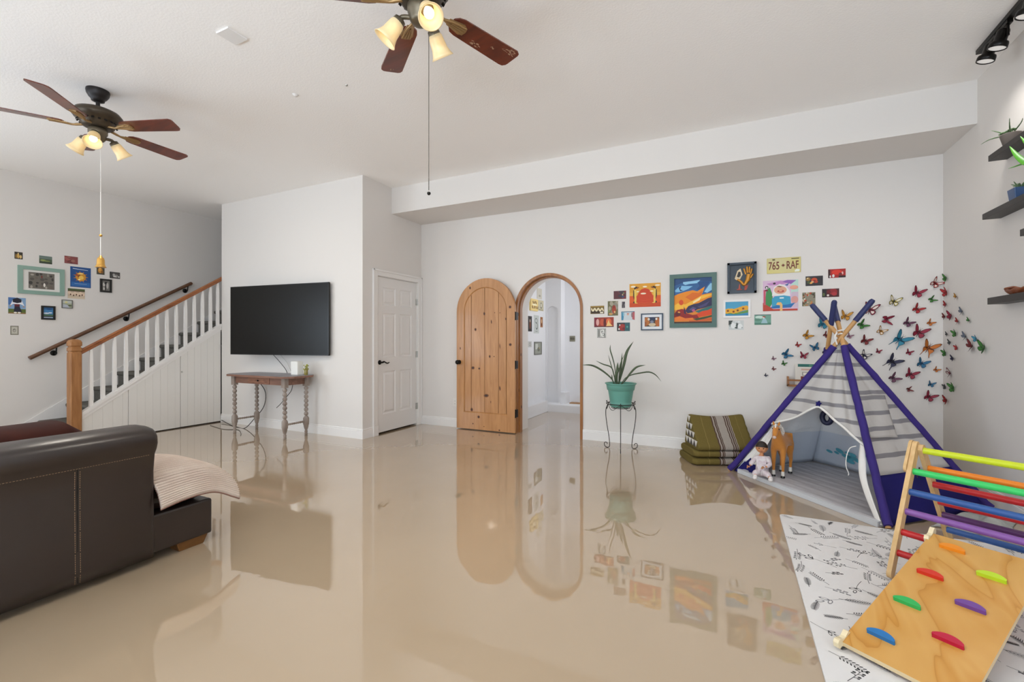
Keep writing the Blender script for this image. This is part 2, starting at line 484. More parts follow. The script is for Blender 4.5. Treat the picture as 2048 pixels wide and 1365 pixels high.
# ------------------------------------------------------------------ six panel closet door
mb = MB()
y0, y1 = 4.381, 5.375
cx = XC+0.018
for a, b, c, d in ((y0, 4.462, 0, 2.11), (5.295, y1, 0, 2.11), (4.462, 5.295, 2.035, 2.11)):
    mb.box(XC, cx, a, b, c, d)
for a, b, c, d in ((y0, y0+0.018, 0, 2.115), (5.357, y1, 0, 2.115), (y0, y1, 2.092, 2.115)):
    mb.box(cx, cx+0.010, a, b, c, d)
mb.box(XC-0.12, XC, 4.462, 4.470, 0, 2.035); mb.box(XC-0.12, XC, 5.287, 5.295, 0, 2.035); mb.box(XC-0.12, XC, 4.462, 5.295, 2.030, 2.040)
mb.box(cx, cx+0.012, y0-.002, y0+.085, 0, 0.125)
struct(mb.build('door_frame_closet', M_TRIM, center=False, bevel=0.003)).name = 'trim_3'
door = struct(bpy.data.objects.new('door_1', None)); C.objects.link(door); door.location = (XC, 4.88, 0)
door['label'] = 'white six panel closet door in its white frame'
W_ = 0.813
mb = MB(xf((XC-0.012, 4.472, 0.022), (0, 1, 0), (-1, 0, 0), (0, 0, 1)))
rects = []
for xa, xb in ((0.11, 0.365), (0.45, 0.705)):
    rects += [(xa, xb, 0.225, 0.785), (xa, xb, 0.965, 1.545), (xa, xb, 1.645, 1.880)]
panel_face(mb, 0, W_, 0, 2.005, rects)
mb.add([(0, 0, 0), (W_, 0, 0), (W_, 0.035, 0), (0, 0.035, 0), (0, 0, 2.005), (W_, 0, 2.005), (W_, 0.035, 2.005), (0, 0.035, 2.005)],
       [(0, 1, 2, 3), (4, 5, 6, 7), (0, 3, 7, 4), (1, 2, 6, 5), (3, 2, 6, 7)])
mb.build('door_slab', M_DOOR, door)
mb = MB()
mb.lathe([(0.030, 0), (0.030, 0.006), (0.022, 0.012), (0.011, 0.014), (0.010, 0.045)], (XC-0.012, 4.527, 0.925), (1, 0, 0), 20)
mb.tube(bez([(XC+0.033, 4.527, 0.925), (XC+0.038, 4.56, 0.932), (XC+0.036, 4.60, 0.915), (XC+0.034, 4.635, 0.912), (XC+0.034, 4.655, 0.922)], 14), [0.012]*4+[0.009]*7+[0.007]*4, 8)
mb.build('door_handle', M_BLACK, door)
for z in (1.755, 1.01, 0.27):
    mb = MB(); mb.tube([(XC+0.002, 5.288, z-0.045), (XC+0.002, 5.288, z+0.045)], 0.008, 8)
    mb.box(XC-0.010, XC-0.002, 5.262, 5.288, z-0.045, z+0.045)
    mb.build('hinge', M_CHROME, door)

# ------------------------------------------------------------------ arched pine door leaf, folded back against the art wall
leaf = struct(bpy.data.objects.new('door_2', None)); C.objects.link(leaf); leaf.location = (-2.95, 5.32, 0)
leaf['label'] = 'arched knotty pine door standing open against the art wall'
LX, LR, LSP, LY = -2.952, 0.441, 1.594, 5.290
mb = MB()
def arch_poly(cx, r, zb, zs_, n=28):
    return [(cx-r, zb)] + [(cx-r*math.cos(PI*i/n), zs_+r*math.sin(PI*i/n)) for i in range(n+1)] + [(cx+r, zb)]
out = arch_poly(LX, LR, 0.012, LSP); inn = arch_poly(LX-0.002, 0.328, 0.235, 1.590)
n = len(out)
def xz(p, y): return (p[0], y, p[1])
for i in range(n-1):    # front stile ring
    mb.add([xz(out[i], LY), xz(out[i+1], LY), xz(inn[i+1], LY), xz(inn[i], LY)], [(0, 1, 2, 3)])
mb.add([xz(out[0], LY), xz(inn[0], LY), xz(inn[-1], LY), xz(out[-1], LY)], [(0, 1, 2, 3)])
inn2 = arch_poly(LX-0.002, 0.316, 0.247, 1.590)
for i in range(n):
    j = (i+1) % n
    mb.add([xz(inn[i], LY), xz(inn[j], LY), xz(inn2[j], LY+0.012), xz(inn2[i], LY+0.012)], [(0, 1, 2, 3)])
    mb.add([xz(out[i], LY), xz(out[j], LY), xz(out[j], LY+0.045), xz(out[i], LY+0.045)], [(0, 1, 2, 3)])
mb.add([xz(p, LY+0.045) for p in out], [tuple(range(n))])
mb.build('door_slab', [M_PINE], leaf)
# planks of the sunk panel, with V grooves between them
edges = [LX-0.318, LX-0.215, LX-0.008, LX+0.20, LX+0.314]
for a, b in zip(edges[:-1], edges[1:]):
    def ztop(x):
        d = max(0.0, 0.316**2-(x-(LX-0.002))**2); return 1.590+math.sqrt(d)
    poly = [(a+0.004, 0.248), (b-0.004, 0.248)] + [(b-0.004+(a+0.004-b+0.004)*i/10, ztop(b-0.004+(a+0.004-b+0.004)*i/10)) for i in range(11)]
    mb = MB(xf((0, LY+0.018, 0), (1, 0, 0), (0, 0, 1), (0, -1, 0)))
    mb.prism(poly, 0, 0.008); mb.build('plank', M_PINE, leaf)
mb = MB(); mb.box(LX-0.314, LX+0.31, LY+0.016, LY+0.02, 0.25, 1.75); mb.build('groove_backing', mat('groove_pine', '#8d5e34', .6), leaf)
KN = [(825, 172, 15, 24), (935, 380, 16, 28), (990, 445, 8, 34), (1102, 425, 10, 22), (865, 503, 18, 26), (1133, 335, 20, 24), (745, 653, 8, 24), (1055, 635, 6, 44), (1135, 622, 22, 24), (977, 715, 14, 24), (1010, 715, 9, 9), (845, 808, 26, 26), (895, 812, 16, 18), (1055, 960, 11, 40), (950, 1022, 40, 28), (835, 1140, 22, 30), (893, 1193, 20, 24), (848, 1250, 10, 12), (935, 1265, 8, 8), (1053, 1283, 12, 14), (1015, 375, 7, 8), (1055, 377, 7, 8), (985, 1070, 5, 22)]
mb = MB(xf((0, LY, 0), (1, 0, 0), (0, 0, 1), (0, -1, 0)))
for cx_, cy_, a, b in KN:
    x = -3.394+(cx_-715)*0.892/458; z = 2.034-(cy_-103)*2.02/1190 + (0.0)
    inside = abs(x-LX) < 0.31 and 0.26 < z < 1.72
    z_off = -0.0094 if inside else 0.0006
    s = 0.00098
    mb.flat(ell(x, z, a*s, b*s*0.85, 0.1), z_off, 1)
    mb.flat(ell(x, z, a*s*0.6, b*s*0.5, 0.1), z_off+0.0004, 0)
mb.build('knot_marks', [M_KNOT, M_KNOT2], leaf)
mb = MB()
mb.lathe([(0.030, 0), (0.028, 0.006), (0.012, 0.012), (0.011, 0.026), (0.026, 0.034), (0.032, 0.046), (0.028, 0.058), (0.012, 0.064), (0.0, 0.065)], (-3.352, LY, 0.912), (0, -1, 0), 20)
mb.build('door_knob', M_BLACK, leaf)
for z in (1.523, 0.892, 0.261):
    mb = MB(); mb.tube([(-2.512, LY+0.010, z-0.055), (-2.512, LY+0.010, z+0.055)], 0.010, 8)
    mb.box(-2.540, -2.512, LY+0.047, LY+0.053, z-0.055, z+0.055); mb.box(-2.512, -2.50, LY+0.01, YA-0.014, z-0.05, z+0.05)
    mb.build('hinge', M_BLACK, leaf)

# ------------------------------------------------------------------ outlets, switch, ceiling bits
def outlet(x, z, label, group='wall outlets'):
    t = thing('wall_outlet', label, 'outlet', (x, YA, z), 0, group)
    mb = MB(); mb.box(x-0.036, x+0.036, YA-0.006, YA, z-0.058, z+0.058); mb.build('cover_plate', M_PLATE, t, bevel=0.002)
    for dz in (-0.020, 0.020):
        mb = MB(xf((x, YA-0.006, z+dz), (1, 0, 0), (0, 0, 1), (0, -1, 0)))
        mb.prism(ell(0, 0, 0.017, 0.014), 0, 0.003)
        for sx in (-0.006, 0.006): mb.prism([(sx-0.0015, -0.005), (sx+0.0015, -0.005), (sx+0.0015, 0.005), (sx-0.0015, 0.005)], 0.003, 0.0034, 1)
        mb.build('socket', [M_PLATE, M_GAP], t)
outlet(-3.475, 0.344, 'white wall outlet low beside the arched pine door')
outlet(0.086, 0.345, 'white wall outlet just behind the olive folded cushion')
t = thing('switch_plate', 'grey metal switch plate on the hall wall seen through the arch', 'switch', (-2.503, 7.62, 1.19))
mb = MB(); mb.box(-2.553, -2.453, 7.612, 7.62, 1.19, 1.29); mb.build('cover_plate', mat('aged_plate', '#8d8a78', 0.4, metal=0.3), t, bevel=0.002)
for dx in (-0.028, 0, 0.028):
    mb = MB(); mb.box(-2.503+dx-0.008, -2.503+dx+0.008, 7.604, 7.612, 1.22, 1.26); mb.build('switch_toggle', mat('toggle', '#5b574b', 0.5), t)
o = MB().box(-3.046, -2.922, 1.845, 1.978, ZC-0.012, ZC).build('ceiling_cover_plate', M_TRIM, bevel=0.002)
tag(o, 'blank square white plate on the ceiling between the two fans', 'cover plate')
o = MB().lathe([(0.0, -0.014), (0.012, -0.014), (0.018, -0.006), (0.026, 0)], (-3.234, 2.601, ZC), (0, 0, 1), 16).build('ceiling_rosette', M_TRIM)
tag(o, 'small white round cap on the ceiling right of the square plate', 'ceiling fitting')
o = MB().lathe([(0.0, -0.010), (0.006, -0.010), (0.010, 0)], (-2.747, 2.678, ZC), (0, 0, 1), 10).build('ceiling_hook', M_CHROME)
tag(o, 'tiny grey hook stub on the ceiling right of the round cap', 'hook')

# ------------------------------------------------------------------ staircase
M_CARPET = mat('stair_carpet', '#76736d', 0.95, spec=0.1, vary=('#5d5a55', 90, 0.25, (1, 1, 1)), bump=(160, 0.5, 0.006))
M_NEWEL = wood('newel_pine', '#a97647', '#8a5a30', 'z', 2.5, 0.45, 8, 1.2)
M_RAILW = wood('rail_wood', '#a0602f', '#7c4420', 'y', 2.0, 0.35, 10, 0.8, coat=0.2)
M_WRAIL = wood('dark_rail_wood', '#6d4a33', '#533524', 'y', 2.0, 0.4, 10, 0.8)
st = thing('staircase', 'grey carpeted staircase rising beside the left wall with white skirt and panelled side', 'staircase', (-7.3, 3.5, 0))
NS = 15
for k in range(NS):
    yn = 2.512+0.2665*k; zt = 0.215+0.186*k
    yb = yn+0.2665+0.03
    x0, x1 = XL+0.022, XS-0.082
    mb = MB(xf((x0, 0, 0), (0, 1, 0), (0, 0, 1), (1, 0, 0)))
    zb = max(0.0, zt-0.186)
    poly = [(yn+0.03, zb), (yb, zb), (yb, zt)] + [(yn+0.028-0.026*math.sin(a), zt-0.026+0.026*math.cos(a)) for a in [PI*i/8 for i in range(9)]]
    mb.prism(poly, 0, x1-x0)
    mb.build('step', M_CARPET, st)
def zc(y): return 0.395+0.676*(y-2.694)          # underside of the sloped cap
mb = MB(xf((XL+0.002, 0, 0), (0, 1, 0), (0, 0, 1), (1, 0, 0)))
mb.prism([(2.30, 0.0), (2.30, 0.14), (6.5, 0.14+0.652*4.2), (6.5, 0.14+0.652*4.2-0.5), (2.60, 0.0)], 0, 0.016)
mb.build('wall_skirt_board', M_TRIM, st)
mb = MB(xf((XS-0.082, 0, 0), (0, 1, 0), (0, 0, 1), (1, 0, 0)))
mb.prism([(2.60, 0), (YT, 0), (YT, zc(YT)), (2.60, zc(2.60))], 0, 0.057)
mb.build('stringer_core', M_TRIM, st)
mb = MB(xf((XS-0.062, 0, 0), (0, 1, 0), (0, 0, 1), (1, 0, 0)))
mb.prism([(2.60, zc(2.60)-0.01), (YT, zc(YT)-0.01), (YT, zc(YT)+0.035), (2.60, zc(2.60)+0.035)], 0, 0.068)
mb.build('stringer_cap', M_TRIM, st, bevel=0.006)
mb = MB(xf((XS-0.025, 0, 0), (0, 1, 0), (0, 0, 1), (1, 0, 0)))
mb.prism([(2.60, zc(2.60)-0.055), (YT, zc(YT)-0.055), (YT, zc(YT)-0.01), (2.60, zc(2.60)-0.01)], 0, 0.022)
mb.build('stringer_moulding', M_TRIM, st, bevel=0.004)
# beadboard panels: fixed left part and two little doors
M_BEAD = mat('beadboard_paint', '#e2dfda', 0.45, spec=0.35)
def bead(name, ya, yb, zb, board, parent, xoff=0.0):
    ys = [ya]
    while ys[-1]+board*1.3 < yb: ys.append(ys[-1]+board)
    ys.append(yb)
    mb = MB(xf((XS-0.025+xoff, 0, 0), (0, 1, 0), (0, 0, 1), (1, 0, 0)))
    for a, b in zip(ys[:-1], ys[1:]):
        mb.prism([(a+0.0012, zb), (b-0.0012, zb), (b-0.0012, zc(b)-0.056), (a+0.0012, zc(a)-0.056)], 0, 0.014)
    mb.prism([(ya, zb), (yb, zb), (yb, zc(yb)-0.056), (ya, zc(ya)-0.056)], -0.01, 0.0115)
    return mb.build(name, M_BEAD, parent)
bead('side_panel', 2.60, 3.055, 0.0, 0.1, st)
d1 = bead('cupboard_door', 3.062, 3.655, 0.014, 0.088, st, 0.003)
d2 = bead('cupboard_door', 3.662, 4.205, 0.016, 0.088, st, 0.003)
mb = MB(); mb.ball((XS+0.0, 3.672, 0.775), 0.011, 8); mb.tube([(XS-0.008, 3.672, 0.775), (XS, 3.672, 0.775)], 0.005, 6); mb.build('latch_knob', M_CHROME, d2)
mb = MB(); mb.box(XS-0.03, XS-0.02, 3.06, 4.21, 0, 0.02); mb.build('toe_shade_strip', M_GAP, st)  # black strip painted in as the shade under the little doors

rl = thing('stair_banister', 'white baluster stair railing with brown wooden handrail and pine newel post', 'banister', (XS, 3.4, 0))
BX = XS-0.028
def zrail(y): return 1.072+0.6475*(y-2.599)
path = [(BX, 2.59, zrail(2.59)), (BX, 3.4, zrail(3.4)), (BX, 4.16, zrail(4.16)), (BX, 4.24, 2.135), (BX, 4.31, 2.150)]
mb = MB()
prof = [(-0.026, -0.022), (-0.020, -0.030), (0.020, -0.030), (0.026, -0.022), (0.024, 0.004), (0.028, 0.014), (0.020, 0.028), (0, 0.033), (-0.020, 0.028), (-0.028, 0.014), (-0.024, 0.004)]
vs = []
for p in path:
    for a, b in prof: vs.append((p[0]+a, p[1], p[2]+b))
n = len(prof); fs = [(i*n+k, i*n+(k+1) % n, (i+1)*n+(k+1) % n, (i+1)*n+k) for i in range(len(path)-1) for k in range(n)]
mb.add(vs, fs + [tuple(range(n)), tuple(range(len(vs)-n, len(vs)))])
mb.build('handrail', M_RAILW, rl)
for y in [2.694, 2.807, 2.923, 3.041, 3.157, 3.271, 3.385, 3.500, 3.614, 3.732, 3.847, 3.958, 4.068, 4.172]:
    z0 = zc(y)+0.0355; z1 = zrail(y)-0.028
    mb = MB(); L = z1-z0
    for (za, ha), (zb_, hb) in (((0, .0175), (L*0.22, .0175)), ((L*0.22, .0175), (L*0.8, .0155)), ((L*0.8, .0155), (L, .0115))):
        vs = [(BX+i*h, y+j*h, z0+z+(0.676*j*h if z == 0 else 0)) for z, h in ((za, ha), (zb_, hb)) for i, j in ((-1, -1), (1, -1), (1, 1), (-1, 1))]
        mb.add(vs, [(0, 1, 5, 4), (1, 2, 6, 5), (2, 3, 7, 6), (3, 0, 4, 7)] + ([(3, 2, 1, 0)] if za == 0 else []) + ([(4, 5, 6, 7)] if zb_ == L else []))
    mb.build('baluster', M_TRIM, rl)
mb = MB(); ny = 2.543; h = 0.052
def sq(z, h, ch=0.008):
    return [(BX+a, ny+b, z) for a, b in ((-h+ch, -h), (h-ch, -h), (h, -h+ch), (h, h-ch), (h-ch, h), (-h+ch, h), (-h, h-ch), (-h, -h+ch))]
secs = [(0, h), (1.060, h), (1.068, h-.006), (1.078, h-.006), (1.086, h+.001), (1.120, h+.001), (1.128, h-.008), (1.136, h-.008), (1.146, h+.002), (1.185, h+.002), (1.208, h-.008), (1.220, h-.028)]
vs = []; 
for z, hh in secs: vs += sq(z, hh)
fs = [(i*8+k, i*8+(k+1) % 8, (i+1)*8+(k+1) % 8, (i+1)*8+k) for i in range(len(secs)-1) for k in range(8)]
mb.add(vs, fs+[tuple(range(8)), tuple(range(len(vs)-8, len(vs)))])
mb.build('newel_post', M_NEWEL, rl)

wr = thing('wall_handrail', 'thin dark brown handrail on round black brackets along the left wall', 'handrail', (XL, 3.4, 1.5))
WX = XL+0.075
mb = MB()
mb.tube([(WX, 2.43, 0.990), (WX, 4.270, 2.112)], 0.024, 12)
mb.tube([(WX+0.005, 4.262, 2.108), (XL+0.02, 4.285, 2.10)], 0.022, 12)
mb.build('rail', M_WRAIL, wr)
for y, z in ((2.674, 1.068), (3.441, 1.536), (4.215, 2.010)):
    mb = MB(); mb.lathe([(0.034, 0), (0.034, 0.008), (0.012, 0.014)], (XL, y, z-0.02), (1, 0, 0), 18)
    mb.tube(bez([(XL+0.01, y, z-0.02), (WX-0.01, y, z-0.02), (WX, y+.004, z+0.050)], 8), 0.008, 8)
    mb.build('rail_bracket', M_BLACK, wr)

# ------------------------------------------------------------------ ceiling fans
M_BLADE = wood('fan_blade_wood', '#74301a', '#4f1d10', 'x', 2.2, 0.28, 8, 0.6, coat=0.3)
M_BRONZE = mat('aged_bronze', '#4b4135', 0.4, metal=0.55)
M_DKBR = mat('dark_bronze', '#241f1e', 0.45, metal=0.4)
M_BRKT = mat('blade_bracket_bronze', '#a5865c', 0.35, metal=0.6)
M_GLASS = mat('frosted_amber_glass', '#f3e0b4', 0.35, trans=0.25, emit=('#ffd890', 0.10))
M_BULB = mat('lit_bulb', '#fff6e0', 0.4, emit=('#fff0cc', 2.2))
M_SCUFF = mat('scuffed_finish', '#b8987c', 0.7)
def fan(label, loc, a0, shade0, chain, scuffs):
    """five wooden blades, bronze motor and three bell shades; built round its ceiling point"""
    t = thing('ceiling_fan', label, 'ceiling fan', loc)
    X, Y, Z = loc
    def part(name, mb, m, par=t, **k):
        for i in range(len(mb.v)): mb.v[i] = mb.v[i]+Vector(loc)
        return mb.build(name, m, par, **k)
    mb = MB(); mb.lathe([(0.074, 0.0), (0.076, -0.012), (0.072, -0.035), (0.058, -0.060), (0.044, -0.075), (0.042, -0.088), (0.022, -0.094), (0.0, -0.095)], n=28)
    part('canopy', mb, M_DKBR)
    mb = MB(); mb.tube([(0, 0, -0.08), (0, 0, -0.15)], 0.014, 12); part('downrod', mb, M_DKBR)
    mb = MB(); mb.lathe([(0.0, -0.135), (0.030, -0.138), (0.040, -0.150), (0.095, -0.158), (0.140, -0.178), (0.160, -0.205), (0.160, -0.222), (0.150, -0.232), (0.148, -0.240), (0.128, -0.250), (0.112, -0.275), (0.098, -0.300), (0.085, -0.306), (0.0, -0.306)], n=40)
    mo = part('motor_housing', mb, M_BRONZE)
    mb = MB()
    for k in range(20):
        a = 2*PI*k/20; c, s = math.cos(a), math.sin(a)
        mb.obox((0.122*c, 0.122*s, -0.262), ((c, s, 0.9), (-s, c, 0), (c*-.9, s*-.9, 1)), (0.003, 0.008, 0.013))
    part('vent_slots', mb, M_GAP, mo)
    mb = MB(); mb.lathe([(0.0, -0.306), (0.050, -0.308), (0.062, -0.318), (0.062, -0.352), (0.054, -0.362), (0.050, -0.392), (0.038, -0.408), (0.012, -0.416), (0, -0.416)], n=28)
    part('switch_housing', mb, mat('pewter_bronze', '#6b6150', 0.38, metal=0.6))
    for k in range(5):
        a = math.radians(a0+72*k)
        R = Matrix.Rotation(a, 4, 'Z') @ Matrix.Translation((0, 0, -0.300)) @ Matrix.Rotation(math.radians(-11), 4, 'X')
        mb = MB(R)
        pts = [(0.200, 0.0), (0.205, 0.030), (0.225, 0.052), (0.26, 0.060), (0.62, 0.070), (0.645, 0.066), (0.660, 0.050), (0.664, 0.035), (0.672, -0.045), (0.668, -0.060), (0.650, -0.070), (0.26, -0.058), (0.225, -0.048), (0.205, -0.028)]
        mb.prism(pts, -0.004, 0.004)
        if k in scuffs:
            rnd = random.Random(k+3)
            for cx, cy, n, sx, sy in scuffs[k]:
                for i in range(n):
                    mb.flat(ell(cx+rnd.uniform(-sx, sx), cy+rnd.uniform(-sy, sy), rnd.uniform(.002, .012), rnd.uniform(.001, .004), rnd.uniform(-.4, .4), 8), -0.0046, 1)
        bl = part('blade', mb, [M_BLADE, M_SCUFF])
        mb = MB(R)
        for sgn in (1,):
            mb.tube(bez([(0.085, 0, 0.004), (0.12, 0.0, -0.004), (0.155, 0.0, -0.012), (0.20, 0.012, -0.009), (0.250, 0.020, -0.008)], 12), [0.010]*5+[0.008]*8, 8)
            mb.tube(bez([(0.155, 0, -0.012), (0.20, -0.012, -0.009), (0.250, -0.020, -0.008)], 8), 0.008, 8)
        mb.prism([(0.18, 0.020), (0.27, 0.036), (0.295, 0.022), (0.300, 0), (0.295, -0.022), (0.27, -0.036), (0.18, -0.020)], -0.011, -0.004)
        for q in (-0.018, -0.006, 0.006, 0.018):
            mb.tube([(0.20, q*.7, -0.012), (0.29, q*1.3, -0.012)], 0.004, 6)
        part('blade_bracket', mb, M_BRKT, bl)
    for k in range(3):
        a = math.radians(shade0+120*k); dx, dy = math.cos(a), math.sin(a)
        ax = Vector((dx*0.62, dy*0.62, -0.78)).normalized()
        p0 = Vector((dx*0.055, dy*0.055, -0.372))
        p1 = p0 + Vector((dx*0.035, dy*0.035, 0.0))
        mb = MB(); mb.tube(bez([(dx*0.04, dy*0.04, -0.375), p1, p1+ax*0.025], 8), 0.012, 10)
        mb.lathe([(0.014, 0), (0.030, 0.008), (0.033, 0.030), (0.033, 0.040)], p1+ax*0.008, ax, 20)
        arm = part('lamp_arm', mb, mat('pewter_bronze', '#6b6150'))
        base = p1+ax*0.034
        mb = MB()
        prof = [(0.032, 0), (0.037, 0.012), (0.040, 0.040), (0.043, 0.070), (0.051, 0.094), (0.062, 0.112)]
        mb.lathe(prof+[(r-0.004, z) for r, z in reversed(prof)], base, ax, 28, caps=False)
        part('glass_shade', mb, M_GLASS)
        mb = MB(); b = base+ax*0.062
        rot = Vector((0, 0, 1)).rotation_difference(ax).to_matrix()
        mb.ball(b, (0.026, 0.026, 0.030), 14, rot=rot); mb.tube([base, base+ax*0.03], 0.014, 8)
        part('light_bulb', mb, M_BULB)
        l = bpy.data.lights.new('bulb_light', 'SPOT'); l.energy = 30.0; l.color = (1.0, 0.93, 0.82); l.shadow_soft_size = 0.03
        l.spot_size = math.radians(150); l.spot_blend = 1.0
        lo = bpy.data.objects.new('bulb_light', l); C.objects.link(lo); lo.location = Vector(loc)+base+ax*0.12
        lo.rotation_euler = Vector((0, 0, -1)).rotation_difference(ax).to_euler()
    if chain == 'bell':
        mb = MB(); cx, cy = 0.02, 0.01
        mb.tube([(cx, cy, -0.40), (cx, cy, -1.16)], 0.0022, 6); mb.tube([(cx, cy, -1.19), (cx, cy, -1.36)], 0.003, 6)
        ch = part('pull_cord', mb, mat('cord_white', '#eeeae4', 0.6))
        mb = MB(); mb.ball((cx, cy, -1.175), 0.011, 10); part('cord_bead', mb, mat('brass_bell', '#c99a4e', 0.3, metal=0.8), ch); mb = MB()
        mb.lathe([(0.0, -1.335), (0.008, -1.337), (0.010, -1.350), (0.020, -1.358), (0.025, -1.375), (0.026, -1.405), (0.031, -1.425), (0.038, -1.432), (0.034, -1.434), (0.0, -1.430)], (cx, cy, 0), n=20)
        mb.ball((cx, cy, -1.44), 0.008, 8)
        part('bell_pull', mb, mat('brass_bell', '#c99a4e', 0.3, metal=0.8), ch)
    else:
        cx, cy = 0.042, 0.02
        mb = MB(); mb.tube([(cx, cy, -0.40), (cx, cy, -1.26)], 0.0015, 6)
        rnd = 0
        for i in range(10): mb.ball((cx, cy, -1.255+i*0.006), 0.0026, 6)
        ch = part('pull_chain', mb, mat('dark_chain', '#4a453f', 0.4, metal=0.6))
        mb = MB(); mb.ball((cx, cy, -1.275), 0.0095, 12); part('ball_pull', mb, M_BLACK, ch)
    return t
fan('bronze ceiling fan with brown blades and brass bell pull, over the sofa side', (-4.62, 1.862, ZC), 22, 88, 'bell', {})
fan('bronze ceiling fan with scuffed brown blades and long chain ending in a ball', (-1.435, 1.89, ZC), 71, 84, 'ball',
    {0: [(0.40, 0.036, 14, 0.03, 0.012), (0.50, -0.005, 3, 0.01, 0.004), (0.60, -0.042, 26, 0.045, 0.018)], 1: [(0.64, 0.0, 2, 0.01, 0.01)]})

# ------------------------------------------------------------------ television
M_SCREEN = mat('tv_screen', '#131210', 0.30, spec=0.22)
M_BEZEL = mat('tv_bezel', '#0d0c0b', 0.3, spec=0.4)
pl, pr = Vector((-6.207, 3.957, 0)), Vector((-4.563, 4.154, 0))
u = (pr-pl).normalized(); nrm = Vector((u.y, -u.x, 0))
tv = thing('television', 'large black flat television on a swing mount above the spindle leg table', 'television', ((pl.x+pr.x)/2, (pl.y+pr.y)/2, 1.0))
T = xf(pl+Vector((0, 0, 1.015)), u, (0, 0, 1), nrm)
W = (pr-pl).length; H = 0.928
mb = MB(T); mb.box(0.008, W-0.008, 0.010, H-0.008, -0.001, 0.0005); mb.build('screen', M_SCREEN, tv)
mb = MB(T)
for q in ((0, W, 0, 0.010), (0, W, H-0.008, H), (0, 0.008, 0, H), (W-0.008, W, 0, H)): mb.box(q[0], q[1], q[2], q[3], -0.02, 0.002)
mb.box(0.002, W-0.002, 0.002, H-0.002, -0.028, -0.002); mb.box(W*.2, W*.8, 0.1, 0.6, -0.048, -0.028)
mb.build('casing', M_BEZEL, tv)
mb = MB()
ctr = (pl+pr)/2+Vector((0, 0, 1.45))-nrm*0.04
mb.box(ctr.x-0.2, ctr.x+0.2, YT-0.025, YT, 1.30, 1.62)
mb.beam((ctr.x, YT-0.02, 1.5), (ctr.x, ctr.y, 1.5), 0.05, 0.05); mb.beam((ctr.x, YT-0.02, 1.4), (ctr.x, ctr.y, 1.4), 0.05, 0.05)
mb.build('wall_mount', M_BLACK, tv)

# ------------------------------------------------------------------ spindle leg side table
M_GREYW = wood('washed_grey_wood', '#a2968c', '#7d6c62', 'z', 4, 0.6, 5, 1.0)
M_APRON = wood('reddish_apron_wood', '#8c6350', '#74503f', 'x', 3, 0.5, 9, 1.0)
M_TOPW = wood('weathered_table_top', '#9fa1a8', '#83797a', 'x', 3, 0.45, 6, 1.0)
tb = thing('side_table', 'old spindle leg table with weathered grey top, under the television', 'table', (-5.38, 3.95, 0))
mb = MB(); x0, x1, y0_, y1_ = -6.00, -4.755, 3.705, 4.175; c = 0.10
poly = [(x0+c, y0_), (x1-c, y0_), (x1, y0_+c), (x1, y1_-c), (x1-c, y1_), (x0+c, y1_), (x0, y1_-c), (x0, y0_+c)]
mb.prism(poly, 0.746, 0.770, 0, 1); mb.build('table_top', [M_TOPW, M_APRON], tb, bevel=0.006)
mb = MB(); ax0, ax1, ay0, ay1 = -5.865, -4.895, 3.785, 4.105
mb.box(ax0, ax1, ay0, ay0+0.02, 0.655, 0.746); mb.box(ax0, ax1, ay1-0.02, ay1, 0.655, 0.746)
mb.box(ax0, ax0+0.02, ay0, ay1, 0.655, 0.746); mb.box(ax1-0.02, ax1, ay0, ay1, 0.655, 0.746)
mb.build('apron', M_APRON, tb)
mb = MB(); mb.box(-5.58, -5.17, 3.778, 3.80, 0.662, 0.738); dr = mb.build('drawer', wood('drawer_wood', '#9a6a50', '#6f4634', 'x', 5, 0.5, 5, 2.0), tb, bevel=0.002)
mb = MB(); mb.ball((-5.375, 3.770, 0.700), 0.010, 8); mb.build('knob', M_BLACK, dr)
def leg_prof():
    pr_ = [(0.012, 0), (0.020, 0.006), (0.016, 0.03), (0.021, 0.045), (0.014, 0.06), (0.022, 0.085), (0.028, 0.110), (0.030, 0.125)]
    pr_ += [(0.036, 0.140), (0.036, 0.215), (0.024, 0.235)]
    z = 0.245
    for k in range(7):
        pr_ += [(0.013, z), (0.023, z+0.012), (0.0275, z+0.026), (0.023, z+0.042), (0.013, z+0.053)]
        z += 0.0545
    pr_ += [(0.02, 0.63)]
    return pr_
for x in (-5.860, -4.900):
    for y in (3.790, 4.098):
        mb = MB(); mb.lathe(leg_prof(), (x, y, 0), n=16); mb.box(x-0.029, x+0.029, y-0.029, y+0.029, 0.628, 0.746); mb.build('leg', M_GREYW, tb)
    mb = MB(); pr_ = []
    z = 0.0; L = 0.25
    while z < L-0.01:
        pr_ += [(0.008, z), (0.014, z+0.010), (0.014, z+0.020), (0.008, z+0.028)]; z += 0.0295
    mb.lathe(pr_, (x, 3.820, 0.175), (0, 1, 0), 12); mb.build('stretcher', M_GREYW, tb)
o = thing('white_box', 'white upright plastic box standing on the right end of the spindle leg table', 'box', (-5.0, 3.97, 0.77))
mb = MB(); mb.box(-5.02, -4.90, 3.965, 4.055, 0.7701, 0.945); mb.build('shell', mat('white_plastic', '#eceae4', 0.35), o, bevel=0.010)
o = thing('small_plant_jar', 'little yellow green plant in a small jar beside the white box', 'plant', (-4.885, 4.02, 0.77))
mb = MB(); mb.lathe([(0.020, 0.7701), (0.024, 0.79), (0.024, 0.83), (0.018, 0.845), (0.0, 0.845)], (-4.845, 4.05, 0), n=14); mb.build('jar', mat('olive_glass', '#8a7d3c', 0.2), o)
mb = MB(); rnd = random.Random(5)
for i in range(26):
    a = rnd.uniform(0, 6.28); r = rnd.uniform(0.005, 0.03); z = rnd.uniform(0.84, 0.905)
    mb.ball((-4.845+r*math.cos(a), 4.05+r*math.sin(a), z), (0.010, 0.006, 0.008), 6)
